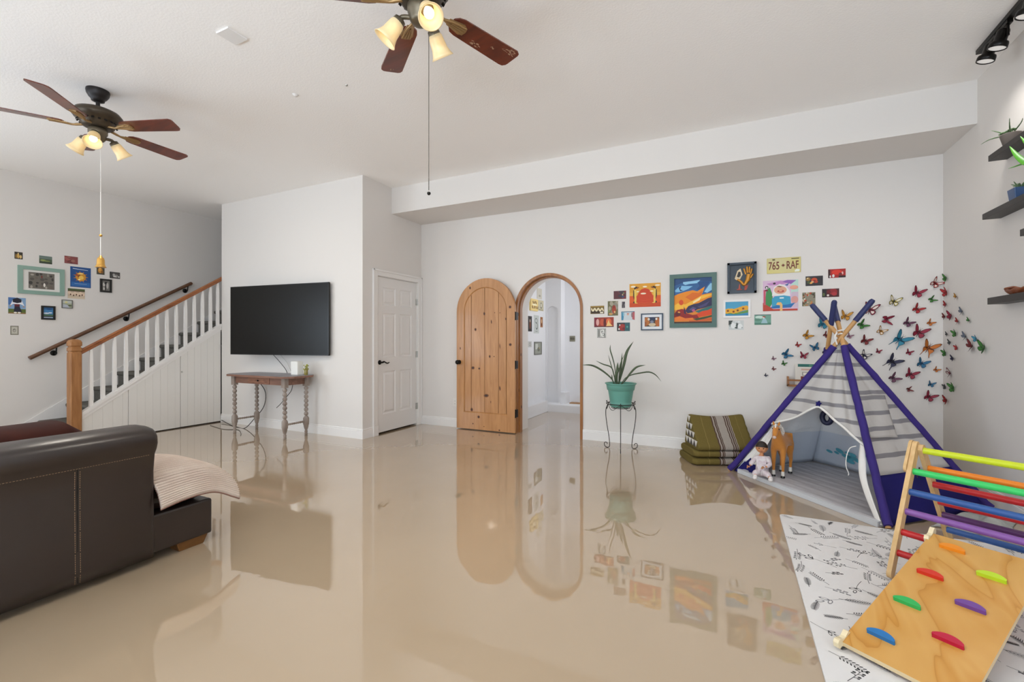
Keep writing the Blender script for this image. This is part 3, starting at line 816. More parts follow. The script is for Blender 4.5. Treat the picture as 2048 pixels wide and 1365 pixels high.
mb.tube([(-4.845, 4.05, 0.83), (-4.845, 4.05, 0.89)], 0.003, 6)
mb.build('leaves', mat('yellow_green_leaf', '#9a9a3a', 0.5), o)
def cable(label, pts, r=0.004, c='#34302c', n=40, cat='cable', group='television cables'):
    mb = MB(); mb.tube(bez(pts, n), r, 8)
    return tag(mb.build('power_cable', mat('cable_'+c.strip('#'), c, 0.5)), label, cat, group)
cable('dark cable slanting down from the television to the table top', [(-5.56, 4.12, 1.02), (-5.48, 4.16, 0.92), (-5.38, 4.185, 0.80), (-5.37, 4.19, 0.70)])
cable('pale cable just right of the dark one under the television', [(-5.46, 4.15, 1.02), (-5.38, 4.185, 0.92), (-5.30, 4.19, 0.80)], 0.004, '#c9c4bd')
cable('dark cable looping down behind the back left table leg to the floor', [(-5.98, 4.19, 0.66), (-5.80, 4.18, 0.50), (-5.80, 4.16, 0.30), (-5.95, 4.12, 0.12), (-6.0, 4.02, 0.006), (-6.25, 4.05, 0.006), (-6.45, 4.10, 0.006), (-6.78, 4.19, 0.03)], 0.005)
cable('thin dark cable hanging in a bend from the table apron', [(-5.02, 4.00, 0.66), (-5.08, 4.02, 0.56), (-5.2, 4.03, 0.46), (-5.28, 4.02, 0.38), (-5.33, 4.0, 0.33)], 0.004)
cable('thin grey cable lying on the floor below the spindle leg table', [(-6.65, 3.95, 0.004), (-6.2, 3.86, 0.004), (-6.0, 3.92, 0.004), (-5.75, 3.80, 0.004), (-5.6, 3.70, 0.004)], 0.004, '#77716a')

# ------------------------------------------------------------------ leather sofa
M_LEATH = mat('brown_leather', '#241b17', 0.30, spec=0.6, vary=('#2c211c', 3.0, 0.3, (1, 1, 1)), bump=(420, 0.10, 0.002))
M_STITCH = mat('tan_stitching', '#a08263', 0.7)
M_FOOT = wood('sofa_foot_wood', '#7a5024', '#5c3816', 'y', 4, 0.4, 6, 1.0)
sf = thing('leather_sofa', 'dark brown leather sofa with tan stitching and wooden block feet', 'sofa', (-3.3, 0.5, 0))
ya, yb = -1.3, 1.372
def armx(z):   # outline of the outer side
    return 0
prof = [(-3.06, 0.040), (-2.792, 0.040), (-2.786, 0.10), (-2.790, 0.30), (-2.793, 0.50), (-2.790, 0.600), (-2.770, 0.632), (-2.758, 0.665), (-2.762, 0.700), (-2.780, 0.722), (-2.810, 0.736), (-2.86, 0.744), (-2.95, 0.744), (-3.02, 0.732), (-3.055, 0.700), (-3.06, 0.66)]
cxp = sum(p[0] for p in prof)/len(prof); czp = sum(p[1] for p in prof)/len(prof)
mb = MB(); secs = [(ya, 1), (yb-0.05, 1), (yb-0.018, 0.985), (yb-0.003, 0.95), (yb, 0.90)]
vs = []
for i, (y, s) in enumerate(secs):
    for x, z in prof:
        bow = 0.010*math.sin(min(1, max(0, z/0.6))*PI) if i >= 2 else 0
        vs.append((cxp+(x-cxp)*s, y-bow, czp+(z-czp)*(s if z > 0.1 else 1)))
n = len(prof); fs = [(i*n+k, i*n+(k+1) % n, (i+1)*n+(k+1) % n, (i+1)*n+k) for i in range(len(secs)-1) for k in range(n)]
mb.add(vs, fs, 0, True); mb.add(vs[:n], [tuple(range(n))]); mb.add(vs[-n:], [tuple(range(n))])
arm = mb.build('side_panel', M_LEATH, sf, merge=True)
mb = MB()
def dashes(p, q, step=0.0105, l=0.0065, r=0.0011):
    p = Vector(p); q = Vector(q); L = (q-p).length; d = (q-p)/L; k = int(L/step)
    for i in range(k):
        a = p+d*(i*step); mb.tube([a, a+d*l], r, 4, caps=False, smooth=False)
dashes((-2.7895, ya, 0.607), (-2.7895, yb-0.02, 0.607)); dashes((-2.7905, ya, 0.593), (-2.7905, yb-0.02, 0.593))
for dy in (0, 0.019):
    zs_ = [0.05, 0.10, 0.2, 0.3, 0.4, 0.5, 0.588]; xs_ = [-2.7915, -2.786, -2.788, -2.790, -2.7915, -2.793, -2.7905]
    for a, b, c_, d_ in zip(zs_[:-1], zs_[1:], xs_[:-1], xs_[1:]): dashes((c_+0.0006, 1.038+dy, a), (d_+0.0006, 1.038+dy, b))
mb.build('stitching', M_STITCH, arm)
mb = MB(); mb.box(-2.7905, -2.788, 1.0465, 1.0485, 0.05, 0.59); mb.build('seam', M_GAP, arm)
mb = MB(); mb.box(-3.75, -2.800, 1.35, 1.675, 0.055, 0.262); mb.build('seat_base', M_LEATH, sf, bevel=0.012)
mb = MB(); mb.box(-3.75, -3.06, ya, 1.36, 0.055, 0.262); mb.build('seat_base', M_LEATH, sf, bevel=0.012)
mb = MB(); mb.box(-3.74, -2.84, 1.33, 1.665, 0.262, 0.388); mb.build('seat_cushion', M_LEATH, sf, bevel=0.05)
mb = MB(); mb.box(-3.74, -3.07, ya, 1.32, 0.262, 0.404); mb.build('seat_cushion', M_LEATH, sf, bevel=0.05)
for x, y in ((-2.87, 1.575), (-3.68, 1.50), (-3.68, -1.1), (-2.87, -1.1)):
    mb = MB(); vs = [(x+a*0.055*s, y+b*0.085*s, z) for z, s in ((0, 0.78), (0.056, 1.0)) for a, b in ((-1, -1), (1, -1), (1, 1), (-1, 1))]
    mb.add(vs, [(3, 2, 1, 0), (4, 5, 6, 7), (0, 1, 5, 4), (1, 2, 6, 5), (2, 3, 7, 6), (3, 0, 4, 7)]); mb.build('foot', M_FOOT, sf, bevel=0.004)
o = thing('back_cushion', 'red brown velvet cushion lying behind the leather sofa side', 'cushion', (-3.4, 0.4, 0.43))
mb = MB()
def cush(a, b):
    th = a*2*PI; y = -1.0+b*2.27; e = 1-max(0, (abs(b-0.5)*2-0.93)/0.07)**2*0.45
    cx_, cz_ = -3.36, 0.595
    return (cx_+0.19*e*math.copysign(abs(math.cos(th))**0.6, math.cos(th)), y, cz_+0.165*e*math.copysign(abs(math.sin(th))**0.6, math.sin(th)) - 0.02*(1-b))
mb.grid(cush, 32, 24)
ends = [cush(i/32, 0) for i in range(32)], [cush(i/32, 1) for i in range(32)]
for e in ends: mb.add(e, [tuple(range(32))])
mb.build('cover', mat('red_brown_velvet', '#3f180e', 0.75, spec=0.2, vary=('#2e1009', 6, 0.3, (1, 1, 1))), o, merge=True)
# ribbed throw over the sofa seat
mb = MB()
NU, NV = 46, 320
def throw(a, b):
    y = 1.376+a*(0.355+0.055*min(1, b*1.3))
    prof_ = [(-3.62, 0.415), (-3.30, 0.470), (-3.05, 0.468), (-2.90, 0.450), (-2.80, 0.405), (-2.762, 0.352), (-2.745, 0.300)]
    seg = b*(len(prof_)-1); k = min(int(seg), len(prof_)-2); t = seg-k; t2 = t
    p = [Vector((q[0], q[1], 0)) for q in prof_]; P_ = [p[0]*2-p[1]]+p+[p[-1]*2-p[-2]]
    q0, q1, q2, q3 = P_[k:k+4]
    q = 0.5*((2*q1)+(q2-q0)*t+(2*q0-5*q1+4*q2-q3)*t*t+(3*q1-q0-3*q2+q3)*t**3)
    x, z = q.x, q.y
    x += 0.006*math.sin(b*2*PI*27) if b > 0.55 else 0
    z += 0.008*math.sin(b*2*PI*27)
    droop = max(0, (a-0.62)/0.38)
    z -= 0.062*droop**1.8*(0.6+0.4*b) + 0.022*math.sin(a*PI)*0
    z += 0.022*math.sin(min(1, a/0.9)*PI)*(b**2)
    x += 0.035*droop**2*b
    return (x, y, z)
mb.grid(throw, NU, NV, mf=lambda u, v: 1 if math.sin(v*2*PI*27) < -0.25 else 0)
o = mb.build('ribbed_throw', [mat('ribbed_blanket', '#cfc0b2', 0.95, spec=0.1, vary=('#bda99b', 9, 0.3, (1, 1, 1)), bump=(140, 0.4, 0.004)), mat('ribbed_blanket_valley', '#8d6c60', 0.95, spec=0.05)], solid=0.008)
tag(o, 'pinkish beige ribbed blanket draped over the end of the leather sofa seat', 'blanket')

# ------------------------------------------------------------------ pictures and cards on the walls
FB = xf((0, YA, 0), (1, 0, 0), (0, 0, 1), (0, -1, 0))          # art wall: u = x, v = z
FLW = xf((XL, 0, 0), (0, 1, 0), (0, 0, 1), (1, 0, 0))          # left wall: u = y, v = z
FH = xf((HX, 0, 0), (0, 1, 0), (0, 0, 1), (1, 0, 0))           # hall left wall
def paint_shapes(mb, mats, u0, v0, w_, h_, z, shapes):
    """printed motifs: thin coloured shapes laid in order over the sheet"""
    for i, (c, poly) in enumerate(shapes):
        m = P(c)
        if m not in mats: mats.append(m)
        mb.flat([(u0+min(1, max(0, x))*w_, v0+min(1, max(0, y))*h_) for x, y in poly], z+0.00008*(i+1), mats.index(m))
def blobs(seed, pal, n, smin=0.05, smax=0.2, x0=0.05, x1=0.95, y0=0.05, y1=0.95):
    r = random.Random(seed); out = []
    for i in range(n):
        out.append((r.choice(pal), ell(r.uniform(x0, x1), r.uniform(y0, y1), r.uniform(smin, smax), r.uniform(smin, smax)*0.8, r.uniform(0, 3), 9)))
    return out
def picture(kind, label, cat, T, c, z, w_, h_, bg, shapes, frame=None, matw=None, group=None, depth=0.002, matcol='#dedad5', recess=0.0):
    """frame = (width, depth, material) ; matw = (side, bottom/top) of the passe-partout"""
    base = T @ Vector((c, z-h_/2, 0))
    t = thing(kind, label, cat, base, 0, group)
    u0, v0, u1, v1 = c-w_/2, z-h_/2, c+w_/2, z+h_/2
    d = depth
    if frame:
        fw, fd, fm = frame
        mb = MB(T)
        mb.prism([(u0, v0), (u1, v0), (u1, v1), (u0, v1)], 0, fd*0.4)
        for a, b in (((u0, v0), (u1, v0+fw)), ((u0, v1-fw), (u1, v1)), ((u0, v0+fw), (u0+fw, v1-fw)), ((u1-fw, v0+fw), (u1, v1-fw))):
            mb.box(a[0], b[0], a[1], b[1], fd*0.4-0.0001, fd)
        mb.build('frame', fm, t)
        u0 += fw; v0 += fw; u1 -= fw; v1 -= fw; d = fd*0.4+0.001
        if matw:
            mb = MB(T); mb.prism([(u0, v0), (u1, v0), (u1, v1), (u0, v1)], d-0.001, d)
            mb.build('passe_partout', P(matcol), t)
            u0 += matw[0]; u1 -= matw[0]; v0 += matw[1]; v1 -= matw[1]; d += 0.0008
    mb = MB(T); mats = [P(bg)]
    mb.prism([(u0, v0), (u1, v0), (u1, v1), (u0, v1)], 0 if not frame else d-0.0006, d)
    paint_shapes(mb, mats, u0, v0, u1-u0, v1-v0, d, shapes)
    mb.build('print', mats, t)
    return t
def R4(a, b, c, d): return [(a, c), (b, c), (b, d), (a, d)]
G1 = 'picture cards on the art wall'
G2 = 'picture cards on the stair wall'
def card(label, T, c, z, w_, h_, bg, shapes, g=G1, border=None, kind='picture_card'):
    return picture(kind, label, 'picture', T, c, z, w_, h_, bg, shapes, group=g)
card('small dark red and blue printed card, topmost of those left of the orange print', FB, -1.184, 1.743, 0.146, 0.096, '#5a2d33', blobs(1, ['#6b3a40', '#3f3440', '#7d2f33'], 9, .1, .25)+[('#b8a37a', ell(.72, .5, .05, .1)), ('#33507a', ell(.75, .25, .1, .1)), ('#7d8f5c', ell(.8, .7, .08, .06))])
card('small upright card of a figure in red among green leaves', FB, -1.267, 1.587, 0.122, 0.173, '#6d6a4a', blobs(2, ['#7f8a55', '#59603c', '#a39b86', '#8b8577'], 12, .08, .25)+[('#a03a26', ell(.62, .42, .2, .3)), ('#8a2f1e', ell(.6, .6, .12, .12)), ('#c99a5c', ell(.3, .12, .2, .07)), ('#d8b070', ell(.68, .25, .08, .08))])
card('tiny dark upright card under the dark red one', FB, -1.143, 1.625, 0.037, 0.073, '#4b4548', blobs(3, ['#6b6468', '#37343a', '#8a7f80'], 6, .1, .3))
card('small card with a row of cream figures on brown and gold, nearest the arch', FB, -1.455, 1.575, 0.168, 0.096, '#6b5426', [('#a07f2e', R4(.02, .98, .85, .97)), ('#3c2c18', R4(.05, .95, .08, .4))]+[('#e8dcb8', ell(.12+.13*i, .52, .05, .24, .2*(-1)**i, 10)) for i in range(7)]+[('#e0d6c0', R4(.7, .93, .05, .25))])
card('long low red printed card below the card of cream figures', FB, -1.375, 1.425, 0.236, 0.116, '#9a3b2c', [('#7a2130', R4(.0, .2, 0, 1)), ('#d9a39c', ell(.18, .5, .08, .35)), ('#c2573c', ell(.42, .5, .12, .35)), ('#5e1c1c', ell(.55, .45, .07, .45)), ('#d86b3e', ell(.75, .55, .14, .35)), ('#e7c07a', [(.62, .1), (.75, .75), (.8, .4), (.95, .1)]), ('#3c1518', R4(0, 1, .0, .06))])
card('little square black and white drawing, lowest card near the arch', FB, -1.403, 1.294, 0.108, 0.108, '#b9b8b2', [('#76756f', R4(.08, .3, .1, .9)), ('#9d9c96', R4(.13, .18, .1, .9)), ('#8b8a84', R4(.24, .27, .1, .9)), ('#dddcd6', ell(.65, .5, .27, .42)), ('#3a3936', ell(.58, .62, .1, .15)), ('#dddcd6', ell(.6, .6, .06, .1)), ('#4a4945', ell(.72, .35, .12, .16)), ('#dddcd6', ell(.7, .36, .08, .11)), ('#55544f', R4(.82, .88, .05, .9)), ('#6a6964', R4(.0, 1, .0, .05)), ('#6a6964', R4(.0, 1, .95, 1))])
card('small pale card with blue and red figures at its edges', FB, -1.090, 1.495, 0.154, 0.102, '#c5cdd0', [('#3f86a6', [(0, 0), (.15, .0), (.2, .6), (.05, 1), (0, 1)]), ('#7fb4c6', ell(.17, .7, .06, .25)), ('#b0575c', [(.82, .1), (1, 0), (1, 1), (.85, .9)]), ('#8a6e72', ell(.8, .6, .06, .3)), ('#d9a08a', ell(.5, .65, .08, .1)), ('#b5473a', R4(.42, .6, .75, .8)), ('#3a6d86', R4(0, 1, .92, 1))])
card('small red and teal card with white flowers, above the potted plant leaf tips', FB, -1.143, 1.366, 0.151, 0.100, '#3c3a3c', [('#9a2f2a', ell(.42, .45, .28, .4)), ('#2f5a60', R4(.62, 1, 0, 1)), ('#a33a30', ell(.38, .6, .15, .2)), ('#e2dfd8', ell(.16, .25, .06, .1)), ('#e2dfd8', ell(.22, .72, .05, .08)), ('#5aa08f', ell(.8, .5, .07, .12)), ('#6e2626', ell(.52, .3, .1, .14))])
# orange print with two mirrored bird-headed figures either side of a red hill
def fig(x, s):
    q = lambda pts: [(x+s*a, b) for a, b in pts]
    return [('#2e2418', q([(-.02, .83), (.05, .88), (.10, .86), (.06, .80), (.02, .78), (-.01, .72)])), ('#8a3d1c', q([(.04, .80), (.12, .86), (.15, .83), (.08, .78)])),
            ('#e3c25a', q([(-.03, .74), (.02, .76), (.07, .68), (.05, .5), (.06, .35), (.05, .2), (.11, .17), (.03, .15), (-.02, .2), (.0, .4), (-.03, .55)])), ('#3c2f1a', q([(-.045, .73), (-.02, .73), (-.01, .45), (-.03, .3), (-.05, .5)])), ('#2e2418', q([(-.05, .22), (-.01, .26), (.0, .18), (-.04, .16)]))]
picture('art_print', 'orange art print of two figures facing across a red hill', 'picture', FB, -0.897, 1.728, 0.350, 0.271, '#d99a2c',
        [('#d8581f', R4(0, 1, 0, .48)), ('#e0a63c', R4(0, 1, .48, .62)), ('#c6481a', R4(0, 1, 0, .18)), ('#c8401a', [(.2, .18), (.24, .45), (.3, .62), (.38, .75), (.5, .80), (.62, .75), (.7, .62), (.76, .45), (.8, .18)])]
        + [('#e6722c', [(.22+i*.02, .12+i*.1), (.5, .07+i*.1), (.78-i*.02, .12+i*.1), (.5, .08+i*.1-.015)]) for i in range(3)]
        + [('#f0e2c4', ell(.45, .57, .09, .035)), ('#f0e2c4', ell(.12, .88, .08, .04)), ('#f0e2c4', ell(.5, .86, .07, .035)), ('#f0e2c4', ell(.9, .9, .08, .035)), ('#f2dfb0', ell(.26, .66, .06, .03)), ('#f2dfb0', ell(.72, .66, .06, .03))]
        + fig(.17, 1) + fig(.83, -1))
M_NAVYF = mat('navy_frame', '#26394f', 0.4)
picture('framed_photo', 'navy framed photo with wide white mount, under the orange print', 'picture', FB, -0.818, 1.419, 0.244, 0.194, '#4a3a30',
        [('#b06a34', ell(.15, .55, .2, .45)), ('#2b3550', ell(.5, .8, .25, .3)), ('#d8cbb6', ell(.28, .78, .08, .14)), ('#c9b79a', ell(.52, .2, .25, .18)), ('#b0622e', ell(.88, .45, .16, .5)), ('#e6ded0', ell(.8, .8, .07, .12)), ('#7c8296', ell(.5, .5, .12, .15)), ('#93522a', R4(0, .12, 0, .5))],
        frame=(0.013, 0.016, M_NAVYF), matw=(0.028, 0.030), matcol='#dfe1e4')
# large painting in a dull green frame
wav = lambda y, a, ph, n=14, x0=0, x1=1: [(x0+(x1-x0)*i/n, y+a*math.sin(ph+i/n*5)) for i in range(n+1)]
sh = [('#2f5e92', R4(0, 1, .62, 1)), ('#274a78', [(0, .84), (.2, .9), (.45, .86), (.7, .93), (1, .9), (1, 1), (0, 1)]),
      ('#8fc3e0', [(.24, .92), (.45, .93), (.7, .95), (.62, .88), (.4, .87), (.3, .85), (.24, .88)]), ('#7fb8dc', [(.02, .74), (.1, .8), (.2, .84), (.3, .83), (.5, .82), (.38, .76), (.28, .73), (.14, .70), (.03, .70)]),
      ('#1e3a66', [(.12, .80), (.2, .84), (.16, .76), (.24, .73), (.16, .72)]), ('#8fc3e0', [(.8, .68), (.9, .8), (.97, .87), (1, .86), (1, .72), (.88, .66)]), ('#214a7e', [(.62, .9), (.78, .92), (.95, .9), (.85, .78), (.76, .7), (.6, .74), (.68, .82)]),
      ('#e58a1c', [(0, .62), (.12, .66), (.3, .70), (.5, .73), (.62, .70), (.82, .80), (.76, .66), (.72, .62), (.85, .64), (1, .66), (1, .3), (0, .3)]), ('#d86a1a', [(.3, .58), (.5, .68), (.66, .66), (.76, .72), (.72, .56), (.5, .48)]),
      ('#f2b63a', [(0, .4), (.1, .45), (.3, .42), (.5, .5), (.72, .6), (1, .64), (1, .6), (.7, .52), (.4, .36), (.1, .3), (0, .3)]), ('#d24a1c', ell(.19, .465, .06, .06)), ('#f3d9a0', [(.5, .47), (.72, .58), (.68, .5), (.52, .44)]),
      ('#332f52', [(.30, .28), (.38, .38), (.52, .42), (.66, .44), (.9, .54), (1, .56), (1, .38), (.8, .33), (.62, .30), (.5, .24), (.36, .22)]), ('#57507c', [(.4, .3), (.5, .36), (.6, .33), (.5, .27)]), ('#4a4470', [(.62, .36), (.8, .42), (.95, .48), (.85, .38), (.7, .33)]),
      ('#b8547e', ell(.52, .28, .04, .03)), ('#2f6a66', [(.56, .26), (.7, .3), (.85, .34), (1, .38), (1, .28), (.8, .26), (.66, .22)]), ('#8f1e1c', [(0, .22), (.08, .3), (.2, .32), (.3, .3), (.34, .22), (.5, .18), (.7, .2), (.65, .1), (0, .12)]),
      ('#d9481e', [(.6, .2), (.75, .26), (.9, .28), (1, .32), (1, .18), (.8, .15), (.65, .13)]), ('#e0772a', [(0, .13), (.15, .16), (.3, .11), (.5, .12), (.56, .08), (.3, .05), (0, .05)]), ('#3a4c2c', [(.5, .09), (.7, .12), (1, .17), (1, .13), (.8, .09), (.6, .06)]),
      ('#c85a28', [(.4, .06), (.6, .06), (.8, .09), (1, .12), (1, .05), (.4, .03)]), ('#4a2a1e', R4(0, 1, 0, .035)), ('#5c1a22', ell(.1, .21, .07, .05)), ('#e6a04a', [(.09, .25), (.13, .27), (.17, .24), (.13, .23)]), ('#26224a', [(.27, .22), (.26, .38), (.3, .3), (.32, .2)])]
picture('framed_painting', 'large swirling sunset landscape painting in a wide dull green frame', 'painting', FB, -0.384, 1.645, 0.481, 0.593, '#d8832a', sh, frame=(0.048, 0.022, mat('green_frame', '#52726a', 0.5, vary=('#47645c', 6, 0.3, (1, 1, 1)))))
# shadow box with golden hand and red letters
t = thing('shadow_box', 'deep dark blue shadow box holding a golden hand figure', 'shadow box', FB @ Vector((0.097, 1.70, 0)))
M_SBOX = mat('shadow_box_blue', '#253341', 0.4)
mb = MB(FB); u0, u1, v0, v1 = -0.040, 0.234, 1.702, 2.025
for q in ((u0, u1, v0, v0+.022), (u0, u1, v1-.022, v1), (u0, u0+.022, v0, v1), (u1-.022, u1, v0, v1)): mb.box(q[0], q[1], q[2], q[3], 0, 0.045)
mb.prism([(u0, v0), (u1, v0), (u1, v1), (u0, v1)], 0, 0.004)
mb.build('frame', M_SBOX, t)
GOLDH = mat('golden_figure', '#c98a2c', 0.4, metal=0.2)
mb = MB(FB)
for pts, r in (([(.150, 1.83), (.165, 1.90)], .022),):
    mb.tube([(a, b, .018) for a, b in pts], r, 10)
for a, b, c_, d_ in ((.135, 1.90, .118, 1.955), (.150, 1.915, .146, 1.975), (.166, 1.915, .170, 1.972), (.180, 1.90, .190, 1.950), (.178, 1.86, .200, 1.895)):
    mb.tube([(a, b, .018), (c_, d_, .020)], 0.0085, 8); mb.ball((c_, d_, .020), 0.0088, 8)
mb.tube(bez([(.150, 1.84, .018), (.120, 1.79, .016), (.085, 1.83, .016), (.055, 1.85, .016)], 10), [0.02, .018, .016, .014, .013, .013, .013, .012, .012, .011, .010], 8)
mb.build('hand_figure', GOLDH, t)
mb = MB(FB)
mb.prism([(.03, 1.86), (.055, 1.94), (.085, 1.965), (.105, 1.90), (.08, 1.85), (.05, 1.84)], 0.006, 0.014, 1)
mb.prism([(.05, 1.88), (.065, 1.93), (.085, 1.93), (.088, 1.89), (.07, 1.87)], 0.014, 0.018, 0)
mb.build('pale_shape', [mat('dark_ink', '#2c2620', .5), mat('cream_shape', '#d8c4a0', .5)], t)
mb = MB(FB)
mb.prism([(.072, 1.80), (.080, 1.80), (.084, 1.75), (.100, 1.748), (.100, 1.738), (.050, 1.738), (.050, 1.748), (.066, 1.752)], 0.006, 0.014)
mb.prism([(.118, 1.79), (.150, 1.785), (.160, 1.80), (.150, 1.76), (.140, 1.735), (.118, 1.735), (.125, 1.76)], 0.006, 0.014)
mb.build('red_letters', mat('brick_red', '#a8402a', .5), t)
# number plate
t = thing('number_plate', 'yellow number plate reading 765 RAF hung on the art wall', 'number plate', FB @ Vector((0.477, 1.893, 0)))
mb = MB(FB); mb.prism([(.329, 1.898), (.334, 1.893), (.621, 1.893), (.626, 1.898), (.626, 2.044), (.621, 2.049), (.334, 2.049), (.329, 2.044)], 0.002, 0.004)
plate = mb.build('plate', mat('plate_yellow', '#cdbd55', .45, metal=.2, vary=('#bfb79a', 1.2, .2, (1, 1, 1))), t)
mb = MB(FB)
for q in ((.329, .626, 1.893, 1.897), (.329, .626, 2.045, 2.049), (.329, .333, 1.893, 2.049), (.622, .626, 1.893, 2.049)): mb.box(q[0], q[1], q[2], q[3], .004, .006)
mb.build('raised_rim', mat('plate_rim', '#c2b15a', .4, metal=.3), plate)
def text_mesh(name, body, size, T, mtl, parent, sx=1.0, ext=0.0012):
    cu = bpy.data.curves.new(name, 'FONT'); cu.body = body; cu.size = size; cu.extrude = ext; cu.offset = size*0.012
    tmp = bpy.data.objects.new(name, cu); C.objects.link(tmp)
    bpy.context.view_layer.update()
    me = bpy.data.meshes.new_from_object(tmp.evaluated_get(bpy.context.evaluated_depsgraph_get()))
    bpy.data.objects.remove(tmp)
    me.transform(T @ Matrix.Diagonal((sx, 1, 1, 1)))
    me.materials.clear(); me.materials.append(mtl)
    o = bpy.data.objects.new(name, me); C.objects.link(o)
    if parent is not None: o.parent = parent; o.matrix_parent_inverse = world_of(parent).inverted()
    return o
M_PLRED = mat('plate_red', '#6d2418', .5)
text_mesh('plate_lettering', '765', 0.112, FB @ Matrix.Translation((.342, 1.934, .005)), M_PLRED, plate, 0.60)
text_mesh('plate_lettering', 'RAF', 0.112, FB @ Matrix.Translation((.500, 1.934, .005)), M_PLRED, plate, 0.56)
mb = MB(FB); cxs, cys = .474, 1.972
mb.prism(ell(cxs, cys, .010, .010), .004, .0055)
for k in range(4):
    a = k*PI/2; 
    for o_ in (-.006, -.002, .002, .006):
        p = Vector((cxs+math.cos(a)*.009-math.sin(a)*o_, cys+math.sin(a)*.009+math.cos(a)*o_, .0048)); q = p+Vector((math.cos(a), math.sin(a), 0))*(.009 if abs(o_) < .003 else .006)
        mb.tube([p, q], .0009, 4)
mb.build('sun_symbol', M_PLRED, plate)
mb = MB(FB); mb.prism(R4(.378, .402, 2.026, 2.040), .004, .0048); mb.prism(R4(.545, .612, 2.030, 2.040), .004, .0048); mb.build('small_print', mat('plate_dark_print', '#5c4f24', .5), plate)
mb = MB(FB); mb.prism([(.575, 1.900), (.615, 1.902), (.617, 1.924), (.590, 1.928), (.575, 1.915)], .004, .0052); mb.build('sticker', P('#dfe4d6'), plate)
# cheerful portrait print (plain invented figure)
picture('square_poster', 'square colourful cartoon style poster of a face over a blue shape', 'picture', FB, 0.449, 1.665, 0.312, 0.313, '#d7b8d0',
        [('#b9d8cc', R4(.8, 1, .55, 1)), ('#c48ac0', [(.1, .9), (.5, .98), (.8, .92), (.5, .85), (.2, .84)]), ('#8f5fae', [(.55, .95), (.7, 1), (.95, .98), (.8, .86)]), ('#3f8a4e', [(.05, .1), (.1, .7), (.2, .78), (.26, .6), (.3, .3), (.2, .12)]), ('#4f6f9e', [(.62, .84), (.75, .9), (.7, .8)]),
         ('#cdb7c8', R4(.82, 1, .1, .6)), ('#e6a08a', ell(.88, .75, .12, .07)), ('#d79a92', ell(.9, .35, .1, .12)), ('#e7e5e2', [(.26, .5), (.32, .78), (.48, .88), (.64, .82), (.76, .65), (.78, .48)]), ('#dba387', ell(.5, .68, .18, .13)), ('#7a5a3a', [(.38, .8), (.46, .82), (.56, .80), (.5, .77)]),
         ('#b5473a', ell(.51, .64, .1, .04)), ('#f0c8a8', ell(.51, .65, .05, .015)), ('#3a9cc0', [(.26, .12), (.26, .4), (.34, .48), (.6, .5), (.78, .46), (.8, .2), (.6, .1)]), ('#2a6fae', [(.2, .12), (.4, .18), (.7, .2), (.92, .26), (.8, .1), (.3, .08)]), ('#e8f0f0', R4(.48, .6, .40, .44)),
         ('#b8402c', [(0, .28), (.08, .22), (.3, .06), (.98, .06), (.98, 0), (0, 0)]), ('#c8566a', R4(.02, .08, .2, .7)), ('#e9b874', [(.38, .2), (.42, .28), (.52, .28), (.56, .2), (.56, 0), (.49, 0), (.49, .18)]), ('#2c2a2e', ell(.11, .78, .05, .05)), ('#e8e4e0', ell(.11, .77, .025, .03)), ('#3a2a30', ell(.33, .9, .04, .03)), ('#7d2638', ell(.1, .68, .05, .03))])
picture('small_painting', 'small painting of yellow sunflowers on blue in a white mount', 'painting', FB, 0.050, 1.542, 0.257, 0.189, '#4a9cc0',
        [('#3a86ae', R4(0, 1, 0, .3)), ('#5f8f3e', [(0, .3), (.2, .25), (.5, .2), (.8, .3), (1, .4), (1, .22), (.5, .1), (0, .16)])]+[('#e3a62c', ell(x, y, .12, .17)) for x, y in ((.06, .33), (.14, .36), (.27, .36), (.36, .32), (.47, .36), (.56, .40), (.66, .46), (.78, .52), (.9, .54))]+[('#7a3a1a', ell(x, y, .05, .07)) for x, y in ((.11, .36), (.36, .30), (.54, .38), (.78, .50))],
        frame=(0.020, 0.012, mat('white_frame', '#e6e3e0', .4)))
card('small black and white line drawing card below the sunflower painting', FB, 0.044, 1.368, 0.144, 0.099, '#c9ccca', blobs(7, ['#3c4644', '#6f7a77', '#e2e4e2', '#8b9592'], 16, .03, .14)+[('#39423f', [(0, 1), (.3, 1), (.1, .6), (0, .5)]), ('#e6e8e6', ell(.3, .45, .16, .3)), ('#e6e8e6', ell(.75, .4, .14, .28)), ('#4a5451', ell(.55, .5, .05, .3))])
card('small sea green card with a pale blue figure, below the square cartoon poster', FB, 0.291, 1.421, 0.151, 0.106, '#6f9e8c', [('#4f7f6c', R4(0, 1, 0, .2)), ('#c3d8cc', ell(.3, .75, .25, .15)), ('#5c8a76', ell(.2, .5, .2, .14)), ('#9fc0c8', [(.4, .15), (.5, .55), (.6, .7), (.72, .5), (.8, .15)]), ('#a04a3a', ell(.58, .77, .1, .07)), ('#e4d8d0', ell(.55, .68, .06, .06)), ('#2e4a48', R4(0, 1, .94, 1))])
card('small bright red card with white top edge, furthest right of the cards', FB, 0.926, 1.867, 0.141, 0.097, '#a81f1c', [('#ddd8d4', R4(0, 1, .88, 1)), ('#3a1a1a', R4(0, .12, 0, .85)), ('#d8301f', ell(.5, .55, .3, .25)), ('#2b1414', R4(.6, 1, 0, .2)), ('#dcdad6', ell(.12, .15, .05, .12)), ('#dcdad6', ell(.3, .2, .07, .16)), ('#e4b8b0', ell(.82, .45, .05, .15)), ('#7a1a18', ell(.7, .35, .1, .15))])
